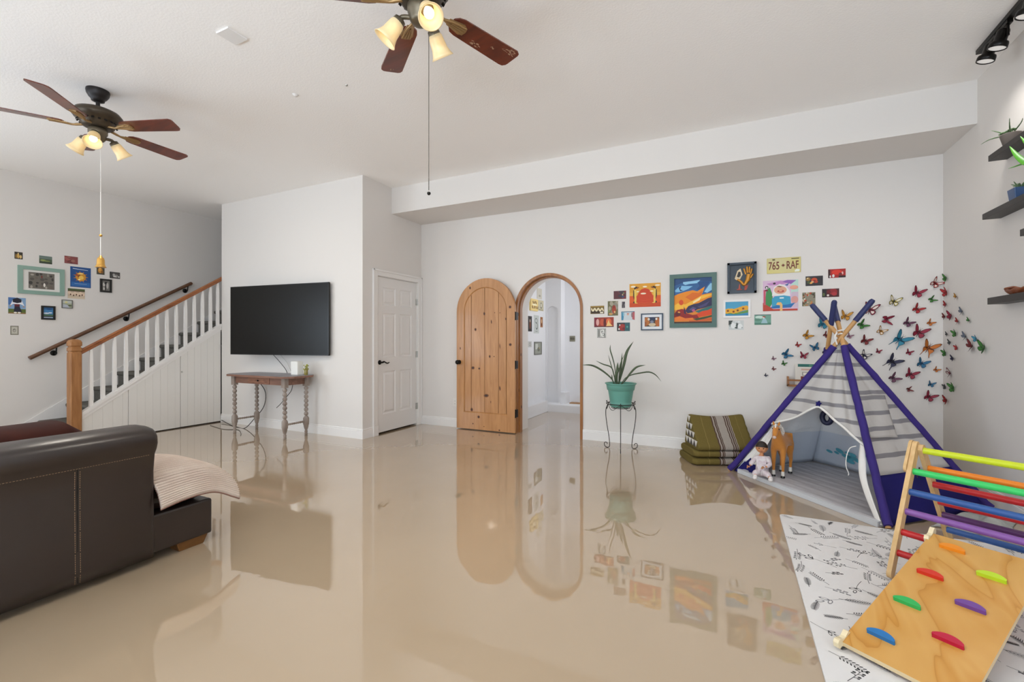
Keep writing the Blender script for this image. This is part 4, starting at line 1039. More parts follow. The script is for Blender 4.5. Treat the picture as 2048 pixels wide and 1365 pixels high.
card('small dark card with orange flowers above the figure crowd card', FB, 0.740, 1.798, 0.145, 0.097, '#2f2c30', [('#8a6a2e', ell(.15, .7, .14, .2)), ('#c24a22', ell(.5, .6, .18, .22)), ('#d8a878', ell(.4, .4, .08, .1)), ('#b23a1e', ell(.6, .4, .12, .12)), ('#e0a04a', ell(.3, .3, .1, .1)), ('#7a1f1a', ell(.52, .5, .08, .08)), ('#4a5a2e', ell(.18, .35, .1, .12)), ('#dcc89a', ell(.12, .78, .05, .06))])
card('small dark crimson card under the bright red one', FB, 0.875, 1.675, 0.139, 0.087, '#4a1418', [('#1e1a1a', R4(0, .25, 0, 1)), ('#8f1d24', ell(.65, .6, .25, .35)), ('#a82a30', ell(.72, .35, .16, .2)), ('#d8ccc4', ell(.35, .2, .07, .12)), ('#5e6a3a', ell(.1, .3, .06, .2)), ('#6a1218', ell(.4, .6, .12, .2)), ('#d8d4d0', R4(0, 1, .94, 1))])
card('small upright card crowded with little figures, touching the left teepee pole tip', FB, 0.695, 1.617, 0.110, 0.137, '#8d8672', blobs(11, ['#b5482e', '#5a5a3a', '#d8ccb4', '#4a4038', '#a89a6e', '#c8783c'], 34, .04, .12)+[('#2a2420', R4(0, .06, 0, .3))])

# stair wall pictures
card('small dark card with a golden figure, top left of the stair wall pictures', FLW, 2.360, 2.232, 0.070, 0.085, '#332d24', [('#c9a052', ell(.45, .45, .15, .35)), ('#d8b878', ell(.75, .35, .14, .25)), ('#8a6a34', ell(.2, .4, .12, .3)), ('#e4cf9c', ell(.45, .8, .07, .08))], G2)
card('small green landscape card above the pale green frame', FLW, 2.601, 2.218, 0.119, 0.096, '#4c5a46', [('#6a7a72', R4(0, 1, .6, 1)), ('#95a05c', ell(.3, .4, .22, .12)), ('#35402f', R4(0, 1, 0, .2)), ('#7e8a4c', ell(.6, .35, .25, .08))], G2)
card('small dull red card above the blue poster', FLW, 2.846, 2.255, 0.134, 0.096, '#8a4a48', blobs(15, ['#a35a55', '#6f3836', '#9a6a5e'], 12, .06, .2)+[('#6f3434', R4(0, 1, .0, .06)), ('#6f3434', R4(0, 1, .94, 1))], G2)
M_SAGE = mat('sage_frame', '#86a396', 0.45)
r9 = random.Random(9)
mono = [(r9.choice(['#55504a', '#8a857c', '#3d3a36', '#a49d92', '#6a6058']), ell(.1+.2*(i % 5)+r9.uniform(-.04, .04), .12+.25*(i//5)+r9.uniform(-.05, .05), r9.uniform(.04, .09), r9.uniform(.05, .11), 0, 9)) for i in range(20)]
picture('framed_collage', 'sage green framed sepia photo collage with wide white mount', 'picture', FLW, 2.562, 1.948, 0.425, 0.340, '#6d675f', mono+[('#7a2f2a', ell(.5, .75, .03, .08)), ('#e4dfd6', ell(.6, .25, .04, .12))], frame=(0.044, 0.020, M_SAGE), matw=(0.050, 0.026), matcol='#dcd9d4')
picture('blue_poster', 'blue poster with a golden burst in the middle and white title line', 'poster', FLW, 2.942, 2.042, 0.211, 0.266, '#1f4f8c',
        [('#2c66a8', R4(.05, .95, .05, .25)), ('#d8dde6', [(.12, .89), (.85, .86), (.85, .88), (.12, .92)]), ('#8aa8cc', R4(.2, .8, .16, .18))]+[('#b5742a', [(.5+.38*math.cos(a), .52+.3*math.sin(a)), (.5+.2*math.cos(a+.25), .52+.16*math.sin(a+.25)), (.5+.2*math.cos(a-.25), .52+.16*math.sin(a-.25))]) for a in [2*PI*i/11 for i in range(11)]]
        + [('#d2922e', ell(.5, .52, .25, .22)), ('#8a4a20', ell(.42, .55, .08, .07)), ('#f0c45a', ell(.52, .48, .12, .10)), ('#a0402a', ell(.3, .6, .06, .05)), ('#f3d88a', ell(.5, .68, .12, .03)), ('#fff0c0', ell(.42, .38, .06, .03))], group=None)
card('small orange and dark card just under the brass bell', FLW, 3.152, 2.168, 0.086, 0.123, '#4f4a3c', [('#c98a34', ell(.45, .45, .3, .3)), ('#8a5a28', ell(.7, .3, .15, .15)), ('#e0b060', ell(.4, .5, .12, .12)), ('#6a6a5a', R4(0, 1, .8, 1))], G2)
card('small black and white card right of the orange one, furthest up the stairs', FLW, 3.312, 2.117, 0.117, 0.090, '#4a4644', [('#a8a4a0', ell(.4, .55, .13, .2)), ('#8a8683', ell(.65, .4, .16, .25)), ('#d4d0cc', ell(.5, .3, .18, .1)), ('#2a2826', R4(0, .1, 0, 1)), ('#c4c0bc', ell(.88, .3, .08, .15))], G2)
M_BLKF = mat('black_picture_frame', '#171412', .4)
picture('framed_photo', 'black framed black and white photo high above the wall handrail', 'picture', FLW, 3.208, 1.960, 0.129, 0.182, '#77736e', [('#c9c5bf', ell(.25, .6, .15, .2)), ('#2e2b29', ell(.5, .75, .2, .15)), ('#bdb8b2', ell(.7, .5, .14, .3)), ('#3c3936', ell(.45, .3, .1, .3)), ('#d4d0ca', ell(.25, .2, .1, .15))], frame=(0.022, 0.016, M_BLKF))
card('small card of cream and brown sheep under the blue poster', FLW, 2.898, 1.821, 0.173, 0.130, '#c8b49c', [('#4c5a34', R4(0, 1, .8, 1)), ('#5a4534', R4(0, 1, .72, .8))]+[('#e0c8b0', ell(.1+.16*i, .5+.06*(-1)**i, .09, .16)) for i in range(6)]+[('#5a3524', ell(.16+.17*i, .36+.04*(-1)**i, .04, .08)) for i in range(5)]+[('#d4c2aa', R4(0, 1, 0, .18))], G2)
picture('framed_photo', 'small grey framed landscape photo between the sage frame and the sheep card', 'picture', FLW, 2.804, 1.678, 0.109, 0.110, '#a0a68a', [('#c4c8c0', R4(0, 1, .6, 1)), ('#b8bec8', [(0, 0), (.8, 0), (.5, .4), (0, .5)]), ('#5c6048', ell(.8, .3, .2, .1)), ('#d8cf8a', ell(.4, .75, .15, .12))], frame=(0.009, 0.012, mat('pewter_frame', '#6c6b66', .4)))
card('bright card of a person in black and white dress under blue sky', FLW, 2.347, 1.625, 0.150, 0.194, '#7fa0c4', [('#4a70a8', R4(0, .4, .55, 1)), ('#5a6a2e', R4(0, 1, 0, .3)), ('#8a6a3c', R4(0, 1, 0, .08)), ('#e4e4e8', [(.1, .5), (.25, .85), (.5, .9), (.75, .85), (.92, .5), (.7, .6), (.3, .6)]), ('#1c1c2a', [(.25, .9), (.5, 1), (.75, .9), (.75, .72), (.5, .66), (.25, .72)]), ('#5e2028', R4(.35, .65, .35, .6)), ('#1f2034', [(.3, .12), (.36, .45), (.64, .45), (.78, .12)]), ('#e4ddd0', ell(.4, .07, .09, .05)), ('#e4ddd0', ell(.62, .07, .09, .05)), ('#b98a6a', ell(.12, .48, .05, .04)), ('#b98a6a', ell(.88, .45, .05, .04))], G2)
picture('framed_photo', 'small black framed photo of blue sky over water, lowest framed one by the stairs', 'picture', FLW, 2.623, 1.555, 0.131, 0.174, '#3f7cae', [('#2f5f8c', R4(0, 1, .8, 1)), ('#cfd8e0', ell(.3, .45, .3, .07)), ('#e4e8ec', ell(.7, .5, .2, .05)), ('#4a6a4c', R4(0, 1, .18, .35)), ('#2a3444', R4(0, 1, .1, .2)), ('#c4ccd4', R4(.05, .95, .03, .1)), ('#1f4a7a', ell(.6, .85, .3, .08))], frame=(0.020, 0.016, M_BLKF))
card('small plain grey square sketch card, lowest on the stair wall', FLW, 2.325, 1.328, 0.069, 0.108, '#a39f90', [('#6b6758', R4(0, 1, .94, 1)), ('#6b6758', R4(0, 1, 0, .06)), ('#6b6758', R4(0, .08, 0, 1)), ('#6b6758', R4(.92, 1, 0, 1)), ('#c2beb2', R4(.16, .84, .14, .86)), ('#6f6b60', ell(.48, .5, .2, .2)), ('#c2beb2', ell(.48, .5, .14, .14)), ('#6f6b60', ell(.45, .55, .06, .08))], G2)

# hall pictures on the left hall wall
G3 = 'little pictures on the hall wall'
picture('paper_wall_lamp', 'glowing cut out paper lamp picture on the hall wall', 'lamp', FH, 6.864, 1.790, 0.296, 0.194, '#f0d48a', [('#7a5424', ell(.2+.25*i, .3, .07, .14, .3*(-1)**i)) for i in range(4)]+[('#7a5424', ell(.3+.2*i, .7, .06, .15, .4*(-1)**i)) for i in range(3)]+[('#fff4cc', ell(.5, .52, .35, .08))], depth=0.03)
card('small cream drawing beside the glowing paper lamp', FH, 7.204, 1.804, 0.242, 0.180, '#cfc6a8', [('#7d7a68', ell(.55, .5, .22, .3)), ('#d8d2bc', ell(.55, .52, .15, .2)), ('#8a8468', R4(.1, .9, .06, .12))], G3)
card('pale upright sketch at the top of the hall wall', FH, 7.139, 2.000, 0.222, 0.180, '#d4cfc0', [('#b0aa98', R4(.05, .08, 0, 1)), ('#aaa595', ell(.55, .3, .2, .1))], G3)
card('tall dark hall picture at the arch edge', FH, 6.742, 1.478, 0.152, 0.247, '#2f2926', [('#7a4630', ell(.5, .45, .2, .3)), ('#c9b8a4', ell(.5, .7, .12, .1)), ('#1a1614', R4(0, 1, 0, .15))], G3)
card('tall black and white ink sketch in the hall', FH, 7.008, 1.478, 0.226, 0.301, '#c6cac6', [('#6f7672', ell(.45, .7, .25, .15)), ('#c6cac6', ell(.45, .7, .18, .1)), ('#5f6662', ell(.55, .4, .2, .2)), ('#c6cac6', ell(.52, .42, .13, .14)), ('#7a817c', R4(.3, .7, .1, .13))], G3)
card('narrow orange brown card at the far end of the hall pictures', FH, 7.236, 1.522, 0.108, 0.175, '#a0673a', [('#d8b48a', ell(.5, .6, .2, .2)), ('#6e3f22', ell(.5, .25, .2, .15))], G3)
card('tiny grey sketch low on the hall wall at the arch edge', FH, 6.737, 1.147, 0.141, 0.095, '#c2c2be', [('#8a8a86', ell(.5, .5, .25, .3)), ('#c2c2be', ell(.5, .5, .18, .2))], G3)
picture('framed_photo', 'grey framed pale picture, lowest in the hall', 'picture', FH, 7.064, 1.079, 0.316, 0.217, '#9a9c90', [('#c6c8c0', R4(.1, .5, .4, .9)), ('#6f7264', ell(.6, .4, .2, .2)), ('#b8a474', ell(.7, .5, .06, .08))], frame=(0.018, 0.014, mat('grey_hall_frame', '#77786f', .5)))

# ------------------------------------------------------------------ paper butterflies
BC = {'navy': ('#33344e', '#1d1c2c', '#5a5c7a'), 'darkred': ('#7a2a2c', '#451518', '#a0504a'), 'green': ('#3f7a35', '#1f4a20', '#79a04c'), 'mauve': ('#93697a', '#5a3f4a', '#b890a0'),
      'blue': ('#2f6f94', '#1c3c5c', '#5a9ab8'), 'crimson': ('#93283f', '#561426', '#c05a68'), 'red': ('#a8272a', '#5e1518', '#d8b0a8'), 'gold': ('#c98f35', '#7a5220', '#e8cf98'),
      'teal': ('#2f8099', '#1d5570', '#62aabd'), 'yellow': ('#c2b155', '#3a3420', '#e2d890'), 'plum': ('#6b4058', '#3a2230', '#947088'), 'orange': ('#c4702a', '#7a3d18', '#dc9a50'),
      'slate': ('#6b7686', '#474e5a', '#96a0ac'), 'grey': ('#4b4e4f', '#2c2e2f', '#70756f')}
FW = [(0.02, .02), (0.10, .22), (0.42, .62), (0.80, .86), (0.98, .84), (0.93, .60), (0.74, .30), (0.52, .04), (0.25, -.02)]
HW = [(0.02, .0), (0.30, .0), (0.58, .02), (0.72, -.12), (0.68, -.38), (0.48, -.58), (0.28, -.52), (0.10, -.24), (0.02, -.1)]
HWT = [(0.02, .0), (0.30, .0), (0.55, .02), (0.66, -.10), (0.60, -.32), (0.46, -.52), (0.50, -.80), (0.58, -1.02), (0.52, -1.04), (0.42, -.84), (0.34, -.56), (0.14, -.30), (0.02, -.1)]
def shrink(poly, k):
    cx = sum(p[0] for p in poly)/len(poly); cy = sum(p[1] for p in poly)/len(poly)
    return [(cx+(x-cx)*k, cy+(y-cy)*k) for x, y in poly]
bmesh_cache = {}
def butterfly_meshes(colr, var):
    key = (colr, var)
    if key in bmesh_cache: return bmesh_cache[key]
    c = BC[colr]
    ms = [mat('butterfly_'+colr, c[0], .55), mat('butterfly_edge_'+colr, c[1], .55), mat('butterfly_pale_'+('white' if var == 1 else colr), '#ddd6cc' if var == 1 and colr not in ('yellow', 'gold') else c[2], .55)]
    out = []
    for sgn in (1, -1):
        mb = MB(); dih = math.radians(38)
        def tr(p, z): return (sgn*p[0]*math.cos(dih)*0.6, p[1]*0.6, abs(p[0])*math.sin(dih)*0.6+z)
        for wing, z in ((FW, 0.0), (HWT if var == 2 else HW, -0.006)):
            for poly, m, dz in ((wing, 1, 0.0), (shrink(wing, .80), 0, .008), (shrink(wing, .42 if var != 1 else .55), 2 if var == 1 else 0, .012)):
                for s2 in (1, -1):
                    mb.add([tr(p, z+dz*s2) for p in poly], [tuple(range(len(poly)))], m)
        o = mb.build('wing', ms, bpy.data.objects.new('tmp', None), fixn=False)
        out.append(o.data); bpy.data.objects.remove(o)
    mb = MB(); mb.tube([(0, -.34, .03), (0, -.1, .02), (0, .12, .03), (0, .24, .05)], [.012, .03, .04, .02], 6)
    mb.tube([(0, .22, .05), (.07, .38, .10)], .006, 4); mb.tube([(0, .22, .05), (-.07, .38, .10)], .006, 4)
    o = mb.build('body', [mat('butterfly_edge_'+colr, c[1])], bpy.data.objects.new('tmp', None)); out.append(o.data); bpy.data.objects.remove(o)
    bmesh_cache[key] = out
    return out
BUTTERFLIES = [
    (0, 0.318, 0.845, 0.04, 'navy', 50, 0, 'tiny navy paper butterfly at the lower left tip of the swarm, above the folded cushion'),
    (0, 0.387, 0.913, 0.045, 'darkred', 50, 0, 'tiny brick red paper butterfly just below the small green one at the swarm tip'),
    (0, 0.478, 0.969, 0.058, 'green', 60, 0, 'small green paper butterfly directly below the blue one at the left of the book rack'),
    (0, 0.387, 1.018, 0.047, 'mauve', 55, 0, 'tiny mauve paper butterfly left of the two-tone blue one, above the tiny red one'),
    (0, 0.497, 1.062, 0.107, 'blue', 30, 0, 'mid blue paper butterfly with dark edges, left of the crimson one above the book rack'),
    (0, 0.648, 1.051, 0.087, 'crimson', 80, 0, 'crimson paper butterfly with square wings, straight above the book rack'),
    (0, 0.599, 1.16, 0.058, 'red', 55, 0, 'small red paper butterfly under the golden one, above the book rack'),
    (0, 0.676, 1.253, 0.098, 'gold', 40, 0, 'orange gold paper butterfly upper left of the teepee poles, above a small red one'),
    (0, 0.746, 1.134, 0.093, 'blue', 110, 0, 'teal blue paper butterfly with wings nearly closed, left of the striped teepee canvas'),
    (0, 0.809, 1.364, 0.124, 'teal', 70, 0, 'large teal blue paper butterfly immediately left of the crossed teepee poles'),
    (0, 0.836, 1.258, 0.07, 'darkred', 50, 0, 'dark red paper butterfly touching the pale wooden pole crossing on its left'),
    (0, 0.992, 1.439, 0.115, 'gold', 75, 0, 'large golden paper butterfly between the teepee pole tips'),
    (0, 1.183, 1.495, 0.142, 'crimson', 75, 1, 'large crimson paper butterfly with open wing windows behind the slanting pole tip'),
    (0, 0.832, 1.092, 0.079, 'navy', 60, 0, 'dark navy paper butterfly half hidden behind the teepee canvas on its left slope'),
    (0, 1.12, 1.352, 0.101, 'green', 35, 0, 'bright green paper butterfly just right of the crossed teepee poles'),
    (0, 1.024, 1.246, 0.062, 'mauve', 60, 0, 'dusty mauve paper butterfly peeping out behind the top of the teepee'),
    (0, 1.265, 1.292, 0.091, 'gold', 55, 1, 'gold rimmed paper butterfly with white wings, below the magenta sideways one'),
    (0, 1.307, 1.4, 0.107, 'crimson', -10, 0, 'magenta paper butterfly with its head to one side, right of the teepee pole tips'),
    (0, 1.363, 1.566, 0.113, 'yellow', 70, 1, 'yellow paper butterfly with black markings, highest of those near the pole tips'),
    (0, 1.533, 1.64, 0.116, 'crimson', 65, 0, 'magenta red paper butterfly near the corner, under the open-winged red and white one'),
    (0, 1.658, 1.719, 0.104, 'red', 45, 1, 'red paper butterfly with white wing windows, beside the highest green one at the corner'),
    (0, 1.634, 1.575, 0.069, 'green', 30, 0, 'small green paper butterfly near the room corner, under the red and white one'),
    (0, 1.53, 1.49, 0.099, 'red', 50, 0, 'red paper butterfly with folded wings, below the magenta red one with a pointed wing'),
    (0, 1.463, 1.365, 0.095, 'plum', 50, 0, 'dusky purple paper butterfly above the big crimson one and left of the small orange one'),
    (0, 1.623, 1.363, 0.069, 'orange', 50, 0, 'small orange paper butterfly near the corner, upper right of the big crimson one'),
    (0, 1.543, 1.276, 0.138, 'crimson', 65, 0, 'largest crimson paper butterfly on the art wall, above the orange swallowtail'),
    (0, 1.406, 1.212, 0.16, 'teal', 50, 2, 'sky blue paper swallowtail butterfly with two long thin tails'),
    (0, 1.147, 1.201, 0.103, 'darkred', 60, 0, 'dark red paper butterfly between the teepee top and the sky blue swallowtail'),
    (0, 1.247, 1.101, 0.056, 'crimson', 70, 0, 'small crimson paper butterfly below the sky blue swallowtail and above the navy one'),
    (0, 1.472, 1.093, 0.066, 'crimson', 65, 0, 'small crimson paper butterfly between the sky blue swallowtail and the mid blue one'),
    (0, 1.611, 1.135, 0.146, 'orange', 65, 2, 'orange paper swallowtail butterfly with curling tails near the room corner'),
    (0, 1.35, 1.006, 0.139, 'navy', 50, 2, 'navy paper swallowtail butterfly with curled tails right of the teepee'),
    (0, 1.563, 0.992, 0.107, 'blue', 65, 0, 'mid blue paper butterfly under the orange swallowtail'),
    (0, 1.138, 1.061, 0.101, 'navy', 55, 1, 'black and white paper butterfly partly hidden behind the right teepee pole'),
    (0, 1.359, 0.852, 0.103, 'plum', 40, 0, 'plum paper butterfly directly below the navy swallowtail'),
    (0, 1.484, 0.891, 0.114, 'crimson', 65, 0, 'crimson paper butterfly right of the plum one, folded wings with pale edge'),
    (0, 1.665, 0.939, 0.058, 'orange', 50, 0, 'small burnt orange paper butterfly next to the corner, right of the mid blue one'),
    (0, 1.629, 0.805, 0.067, 'blue', 70, 0, 'small blue paper butterfly low near the corner, above the lowest crimson one'),
    (0, 1.474, 0.753, 0.059, 'darkred', 20, 0, 'small dark maroon paper butterfly low on the wall, below the crimson folded one'),
    (0, 1.615, 0.691, 0.11, 'crimson', 60, 0, 'lowest crimson paper butterfly on the art wall, beside the corner'),
    (1, 5.301, 1.752, 0.078, 'green', 60, 0, 'highest green paper butterfly, on the side wall at the corner'),
    (1, 5.29, 1.628, 0.099, 'red', 100, 0, 'red paper butterfly on the side wall, second from the top at the corner'),
    (1, 5.102, 1.572, 0.06, 'gold', 30, 0, 'pale gold paper butterfly near the top of the side wall group'),
    (1, 5.305, 1.521, 0.065, 'red', 50, 0, 'red paper butterfly on the side wall, third down along the corner'),
    (1, 5.33, 1.414, 0.063, 'darkred', 50, 0, 'dark red paper butterfly at the corner beside the striped crimson one'),
    (1, 5.198, 1.412, 0.091, 'crimson', 60, 0, 'crimson paper butterfly with purple wing tips on the side wall'),
    (1, 5.068, 1.361, 0.066, 'red', 30, 0, 'red paper butterfly below the blue grey one on the side wall'),
    (1, 4.993, 1.439, 0.075, 'slate', 30, 0, 'blue grey paper butterfly right of the crimson and purple one'),
    (1, 4.87, 1.361, 0.057, 'green', 30, 0, 'small olive green paper butterfly set apart on the right of the side wall group'),
    (1, 5.279, 1.257, 0.047, 'grey', 50, 0, 'tiny dark grey paper butterfly at the corner on the side wall'),
    (1, 5.108, 1.261, 0.077, 'green', 100, 0, 'green paper butterfly right of the tiny dark grey one'),
    (1, 4.932, 1.231, 0.085, 'slate', 30, 0, 'lavender grey paper butterfly left of the hanging maroon one'),
    (1, 5.22, 1.184, 0.057, 'grey', 60, 0, 'charcoal paper butterfly with rounded wings below the tiny grey one'),
    (1, 5.082, 1.142, 0.058, 'red', 100, 0, 'small red paper butterfly below the green one in the middle of the side wall'),
    (1, 5.312, 1.09, 0.078, 'green', 100, 0, 'green paper butterfly at the corner below the charcoal one'),
    (1, 5.16, 1.047, 0.061, 'navy', 60, 0, 'small navy paper butterfly below the small red one on the side wall'),
    (1, 4.822, 1.154, 0.112, 'darkred', 30, 0, 'large maroon paper butterfly hanging long on the side wall'),
    (1, 4.748, 1.215, 0.063, 'teal', 100, 0, 'teal paper butterfly above the large maroon one on the side wall'),
    (1, 4.626, 1.145, 0.11, 'green', 60, 0, 'large green paper butterfly furthest out on the side wall'),
    (1, 5.22, 0.914, 0.096, 'crimson', 30, 1, 'crimson and white paper butterfly low on the side wall'),
    (1, 5.312, 0.79, 0.059, 'grey', 100, 0, 'dark green grey paper butterfly low at the corner beside the bright green one'),
    (1, 5.146, 0.796, 0.1, 'green', 100, 0, 'bright green paper butterfly low on the side wall'),
    (1, 5.29, 0.67, 0.086, 'red', 60, 0, 'lowest red paper butterfly, on the side wall at the corner'),
]

for wall, a, z, span, colr, ang, var, lab in BUTTERFLIES:
    if wall == 0: nrm_, u_ = Vector((0, -1, 0)), Vector((1, 0, 0)); loc = Vector((a, YA-0.004, z))
    else: nrm_, u_ = Vector((-1, 0, 0)), Vector((0, -1, 0)); loc = Vector((XR-0.004, a, z))
    v_ = Vector((0, 0, 1)); th = math.radians(ang-0)
    hd = u_*math.cos(th)+v_*math.sin(th); rt = hd.cross(nrm_)
    t = bpy.data.objects.new('butterfly', None); C.objects.link(t)
    M = xf(loc, rt, hd, nrm_)
    sc = span*0.92
    t.matrix_basis = M @ Matrix.Diagonal((sc, sc, sc, 1)); t.empty_display_size = .1
    tag(t, lab, 'butterfly', 'paper butterflies flying across the corner')
    ms = butterfly_meshes(colr, var)
    for nm, me in zip(('wing', 'wing', 'body'), ms):
        o = bpy.data.objects.new(nm, me); C.objects.link(o); o.parent = t
for o in list(bpy.data.objects):
    if o.name.startswith('tmp') and not o.users_collection: bpy.data.objects.remove(o)

# ------------------------------------------------------------------ plant stand and potted plant
PX, PY = -1.098, 5.028
st = thing('plant_stand', 'tall thin black wire plant stand with scrolled feet against the art wall', 'plant stand', (PX, PY, 0))
mb = MB(); mb.tube([(PX+0.155*math.cos(a), PY+0.155*math.sin(a), 0.513) for a in [2*PI*i/32 for i in range(32)]], 0.0045, 8, closed=True)
mb.build('top_ring', M_IRON, st)
mb = MB(); mb.tube([(PX+0.10*math.cos(a), PY+0.10*math.sin(a), 0.466) for a in [2*PI*i/24 for i in range(24)]], 0.003, 8, closed=True); 
for k in range(3):
    a = math.radians(-78+120*k+60)
    mb.tube([(PX+0.10*math.cos(a), PY+0.10*math.sin(a), 0.466), (PX-0.10*math.cos(a), PY-0.10*math.sin(a), 0.466)], 0.003, 6)
mb.build('pot_rest', M_IRON, st)
for a0 in (162, -78, 42):
    a = math.radians(a0); c, s = math.cos(a), math.sin(a)
    pr_ = [(0.172, 0.530), (0.182, 0.524), (0.168, 0.514), (0.155, 0.505), (0.185, 0.44), (0.188, 0.36), (0.172, 0.25), (0.152, 0.15), (0.140, 0.06), (0.142, 0.020), (0.160, 0.005), (0.185, 0.006), (0.205, 0.020), (0.208, 0.045), (0.192, 0.060), (0.175, 0.055), (0.170, 0.040)]
    mb = MB(); mb.tube(bez([(PX+r*c, PY+r*s, z) for r, z in pr_], 70), 0.0042, 8); mb.build('leg', M_IRON, st)
    mb = MB(); b = math.radians(a0+60); pts = []
    for i in range(13):
        t = i/12; ang = a + (t)*math.radians(120)
        z = 0.508-0.070*math.sin(t*PI)**0.8*abs(math.sin(t*2*PI))
        pts.append((PX+0.15*math.cos(ang), PY+0.15*math.sin(ang), z))
    mb.tube(bez(pts, 40), 0.003, 6); mb.build('scroll_wire', M_IRON, st)
pl_ = thing('potted_plant', 'strap leaved green plant in a turquoise plastic pot on the wire stand', 'potted plant', (PX, PY, 0.47))
M_POT = mat('turquoise_pot', '#67a394', 0.45, vary=('#5f998b', 5, .3, (1, 1, 1)))
mb = MB(); mb.lathe([(0.0, 0.470), (0.085, 0.470), (0.105, 0.478), (0.118, 0.490), (0.119, 0.512), (0.112, 0.514), (0.118, 0.54), (0.136, 0.655), (0.138, 0.660), (0.147, 0.664), (0.154, 0.712), (0.158, 0.724), (0.170, 0.730), (0.170, 0.738), (0.160, 0.740), (0.152, 0.735), (0.145, 0.69), (0.0, 0.685)], (PX, PY, 0), n=40, caps=False)
pot = mb.build('pot', M_POT, pl_)
mb = MB(); mb.lathe([(0.0, 0.700), (0.10, 0.702), (0.146, 0.694), (0.14, 0.68)], (PX, PY, 0), n=24, caps=False); mb.build('soil', mat('soil', '#33261b', .95, bump=(60, 1, .01)), pot)
M_LEAF = mat('dark_leaf', '#38472f', .5, vary=('#4a5a3a', 8, .3, (1, 1, 1)))
LU = 0.001211
def leaf(pts, wid, dy, name='leaf'):
    """pts in sketch units about the leaf base; wid peak half-width; dy lean away from or towards the wall"""
    P3 = [Vector((PX-0.030+(x-435)*LU, PY+dy*((485-y)/300)*0.1, 0.715+(485-y)*LU)) for x, y in pts]
    c_ = bez(P3, 18); mb = MB(); vs = []; n = len(c_)
    for i, p in enumerate(c_):
        t = i/(n-1); d = (c_[min(i+1, n-1)]-c_[max(i-1, 0)]).normalized()
        side = d.cross(Vector((0.15, 1, 0.1))).normalized()
        w_ = wid*LU*(0.35+0.65*math.sin(min(1, t*1.25)*PI*0.55))*(1-max(0, (t-.6)/.4)**2.2)
        keel = d.cross(side)*w_*0.35
        vs += [p-side*w_, p+keel, p+side*w_]
    fs = []
    for i in range(n-1):
        a = i*3; fs += [(a, a+3, a+4, a+1), (a+1, a+4, a+5, a+2)]
    mb.add(vs, fs, 0, True); mb.build(name, M_LEAF, pl_, solid=0.0016)
leaf([(400, 485), (380, 430), (300, 360), (205, 312), (103, 308)], 9, -.6)
leaf([(410, 485), (395, 390), (365, 325), (290, 300), (220, 268)], 6, .5)
leaf([(420, 485), (405, 330), (380, 230), (360, 165), (362, 118)], 6, .2)
leaf([(415, 485), (395, 380), (372, 290), (352, 212)], 4, -.3)
leaf([(440, 485), (468, 380), (490, 290), (515, 180), (572, 88)], 13, .1)
leaf([(435, 485), (452, 400), (458, 290), (461, 190)], 7, .7)
leaf([(440, 485), (448, 400), (462, 300), (500, 205)], 5, -.5)
leaf([(455, 490), (500, 440), (548, 370), (600, 318), (676, 299)], 9, .6)
leaf([(455, 490), (500, 425), (560, 388), (640, 368), (715, 357), (770, 382), (815, 438)], 6, -.8)
leaf([(430, 485), (425, 400), (430, 340), (434, 278)], 12, 0)
leaf([(425, 485), (415, 420), (428, 370), (455, 320)], 13, -.2)
leaf([(405, 485), (385, 440), (380, 390)], 6, -.2)

# ------------------------------------------------------------------ olive folding triangle cushion
def thai_cloth():
    m = bpy.data.materials.new('olive_woven_cloth'); m.use_nodes = True
    nt = m.node_tree; b = nt.nodes['Principled BSDF']; b.inputs['Roughness'].default_value = 0.9; b.inputs['Specular IOR Level'].default_value = 0.15
    tc = nt.nodes.new('ShaderNodeTexCoord'); sp = nt.nodes.new('ShaderNodeSeparateXYZ'); nt.links.new(tc.outputs['UV'], sp.inputs[0])
    r = nt.nodes.new('ShaderNodeValToRGB'); r.color_ramp.interpolation = 'CONSTANT'
    ol, br, gr, ln = '#665626', '#4a352c', '#a3978c', '#8a7440'
    stops = [(0, ol), (.245, ln), (.252, ol), (.42, br), (.445, gr), (.465, br), (.49, gr), (.50, br), (.515, gr), (.65, br), (.668, gr), (.685, br), (.71, gr), (.72, br), (.735, gr), (.75, ol), (.86, ln), (.867, ol)]
    els = r.color_ramp.elements
    els[0].position = 0; els[0].color = (*col(ol), 1); els[1].position = stops[1][0]; els[1].color = (*col(stops[1][1]), 1)
    for p, c in stops[2:]:
        e = els.new(p); e.color = (*col(c), 1)
    nt.links.new(sp.outputs[0], r.inputs[0])
    n = nt.nodes.new('ShaderNodeTexNoise'); n.inputs['Scale'].default_value = 260
    nt.links.new(tc.outputs['Object'], n.inputs['Vector'])
    mx = nt.nodes.new('ShaderNodeMixRGB'); mx.blend_type = 'MULTIPLY'; mx.inputs[0].default_value = 0.5
    nt.links.new(r.outputs[0], mx.inputs[1]); nt.links.new(n.outputs['Fac'], mx.inputs[2])
    g = nt.nodes.new('ShaderNodeGamma'); g.inputs[1].default_value = 0.82
    nt.links.new(mx.outputs[0], g.inputs[0]); nt.links.new(g.outputs[0], b.inputs['Base Color'])
    bp = nt.nodes.new('ShaderNodeBump'); bp.inputs['Strength'].default_value = .4; bp.inputs['Distance'].default_value = .003
    nt.links.new(n.outputs['Fac'], bp.inputs['Height']); nt.links.new(bp.outputs[0], b.inputs['Normal'])
    return m
M_THAI = thai_cloth(); M_OLIVE = mat('olive_cloth', '#665626', .9, spec=.15, bump=(200, .4, .003))
th = math.radians(24.5); ca, sa = math.cos(th), math.sin(th)
OX, OY = -0.315, 4.690
TC = xf((OX, OY, 0), (ca, sa, 0), (-sa, ca, 0), (0, 0, 1))
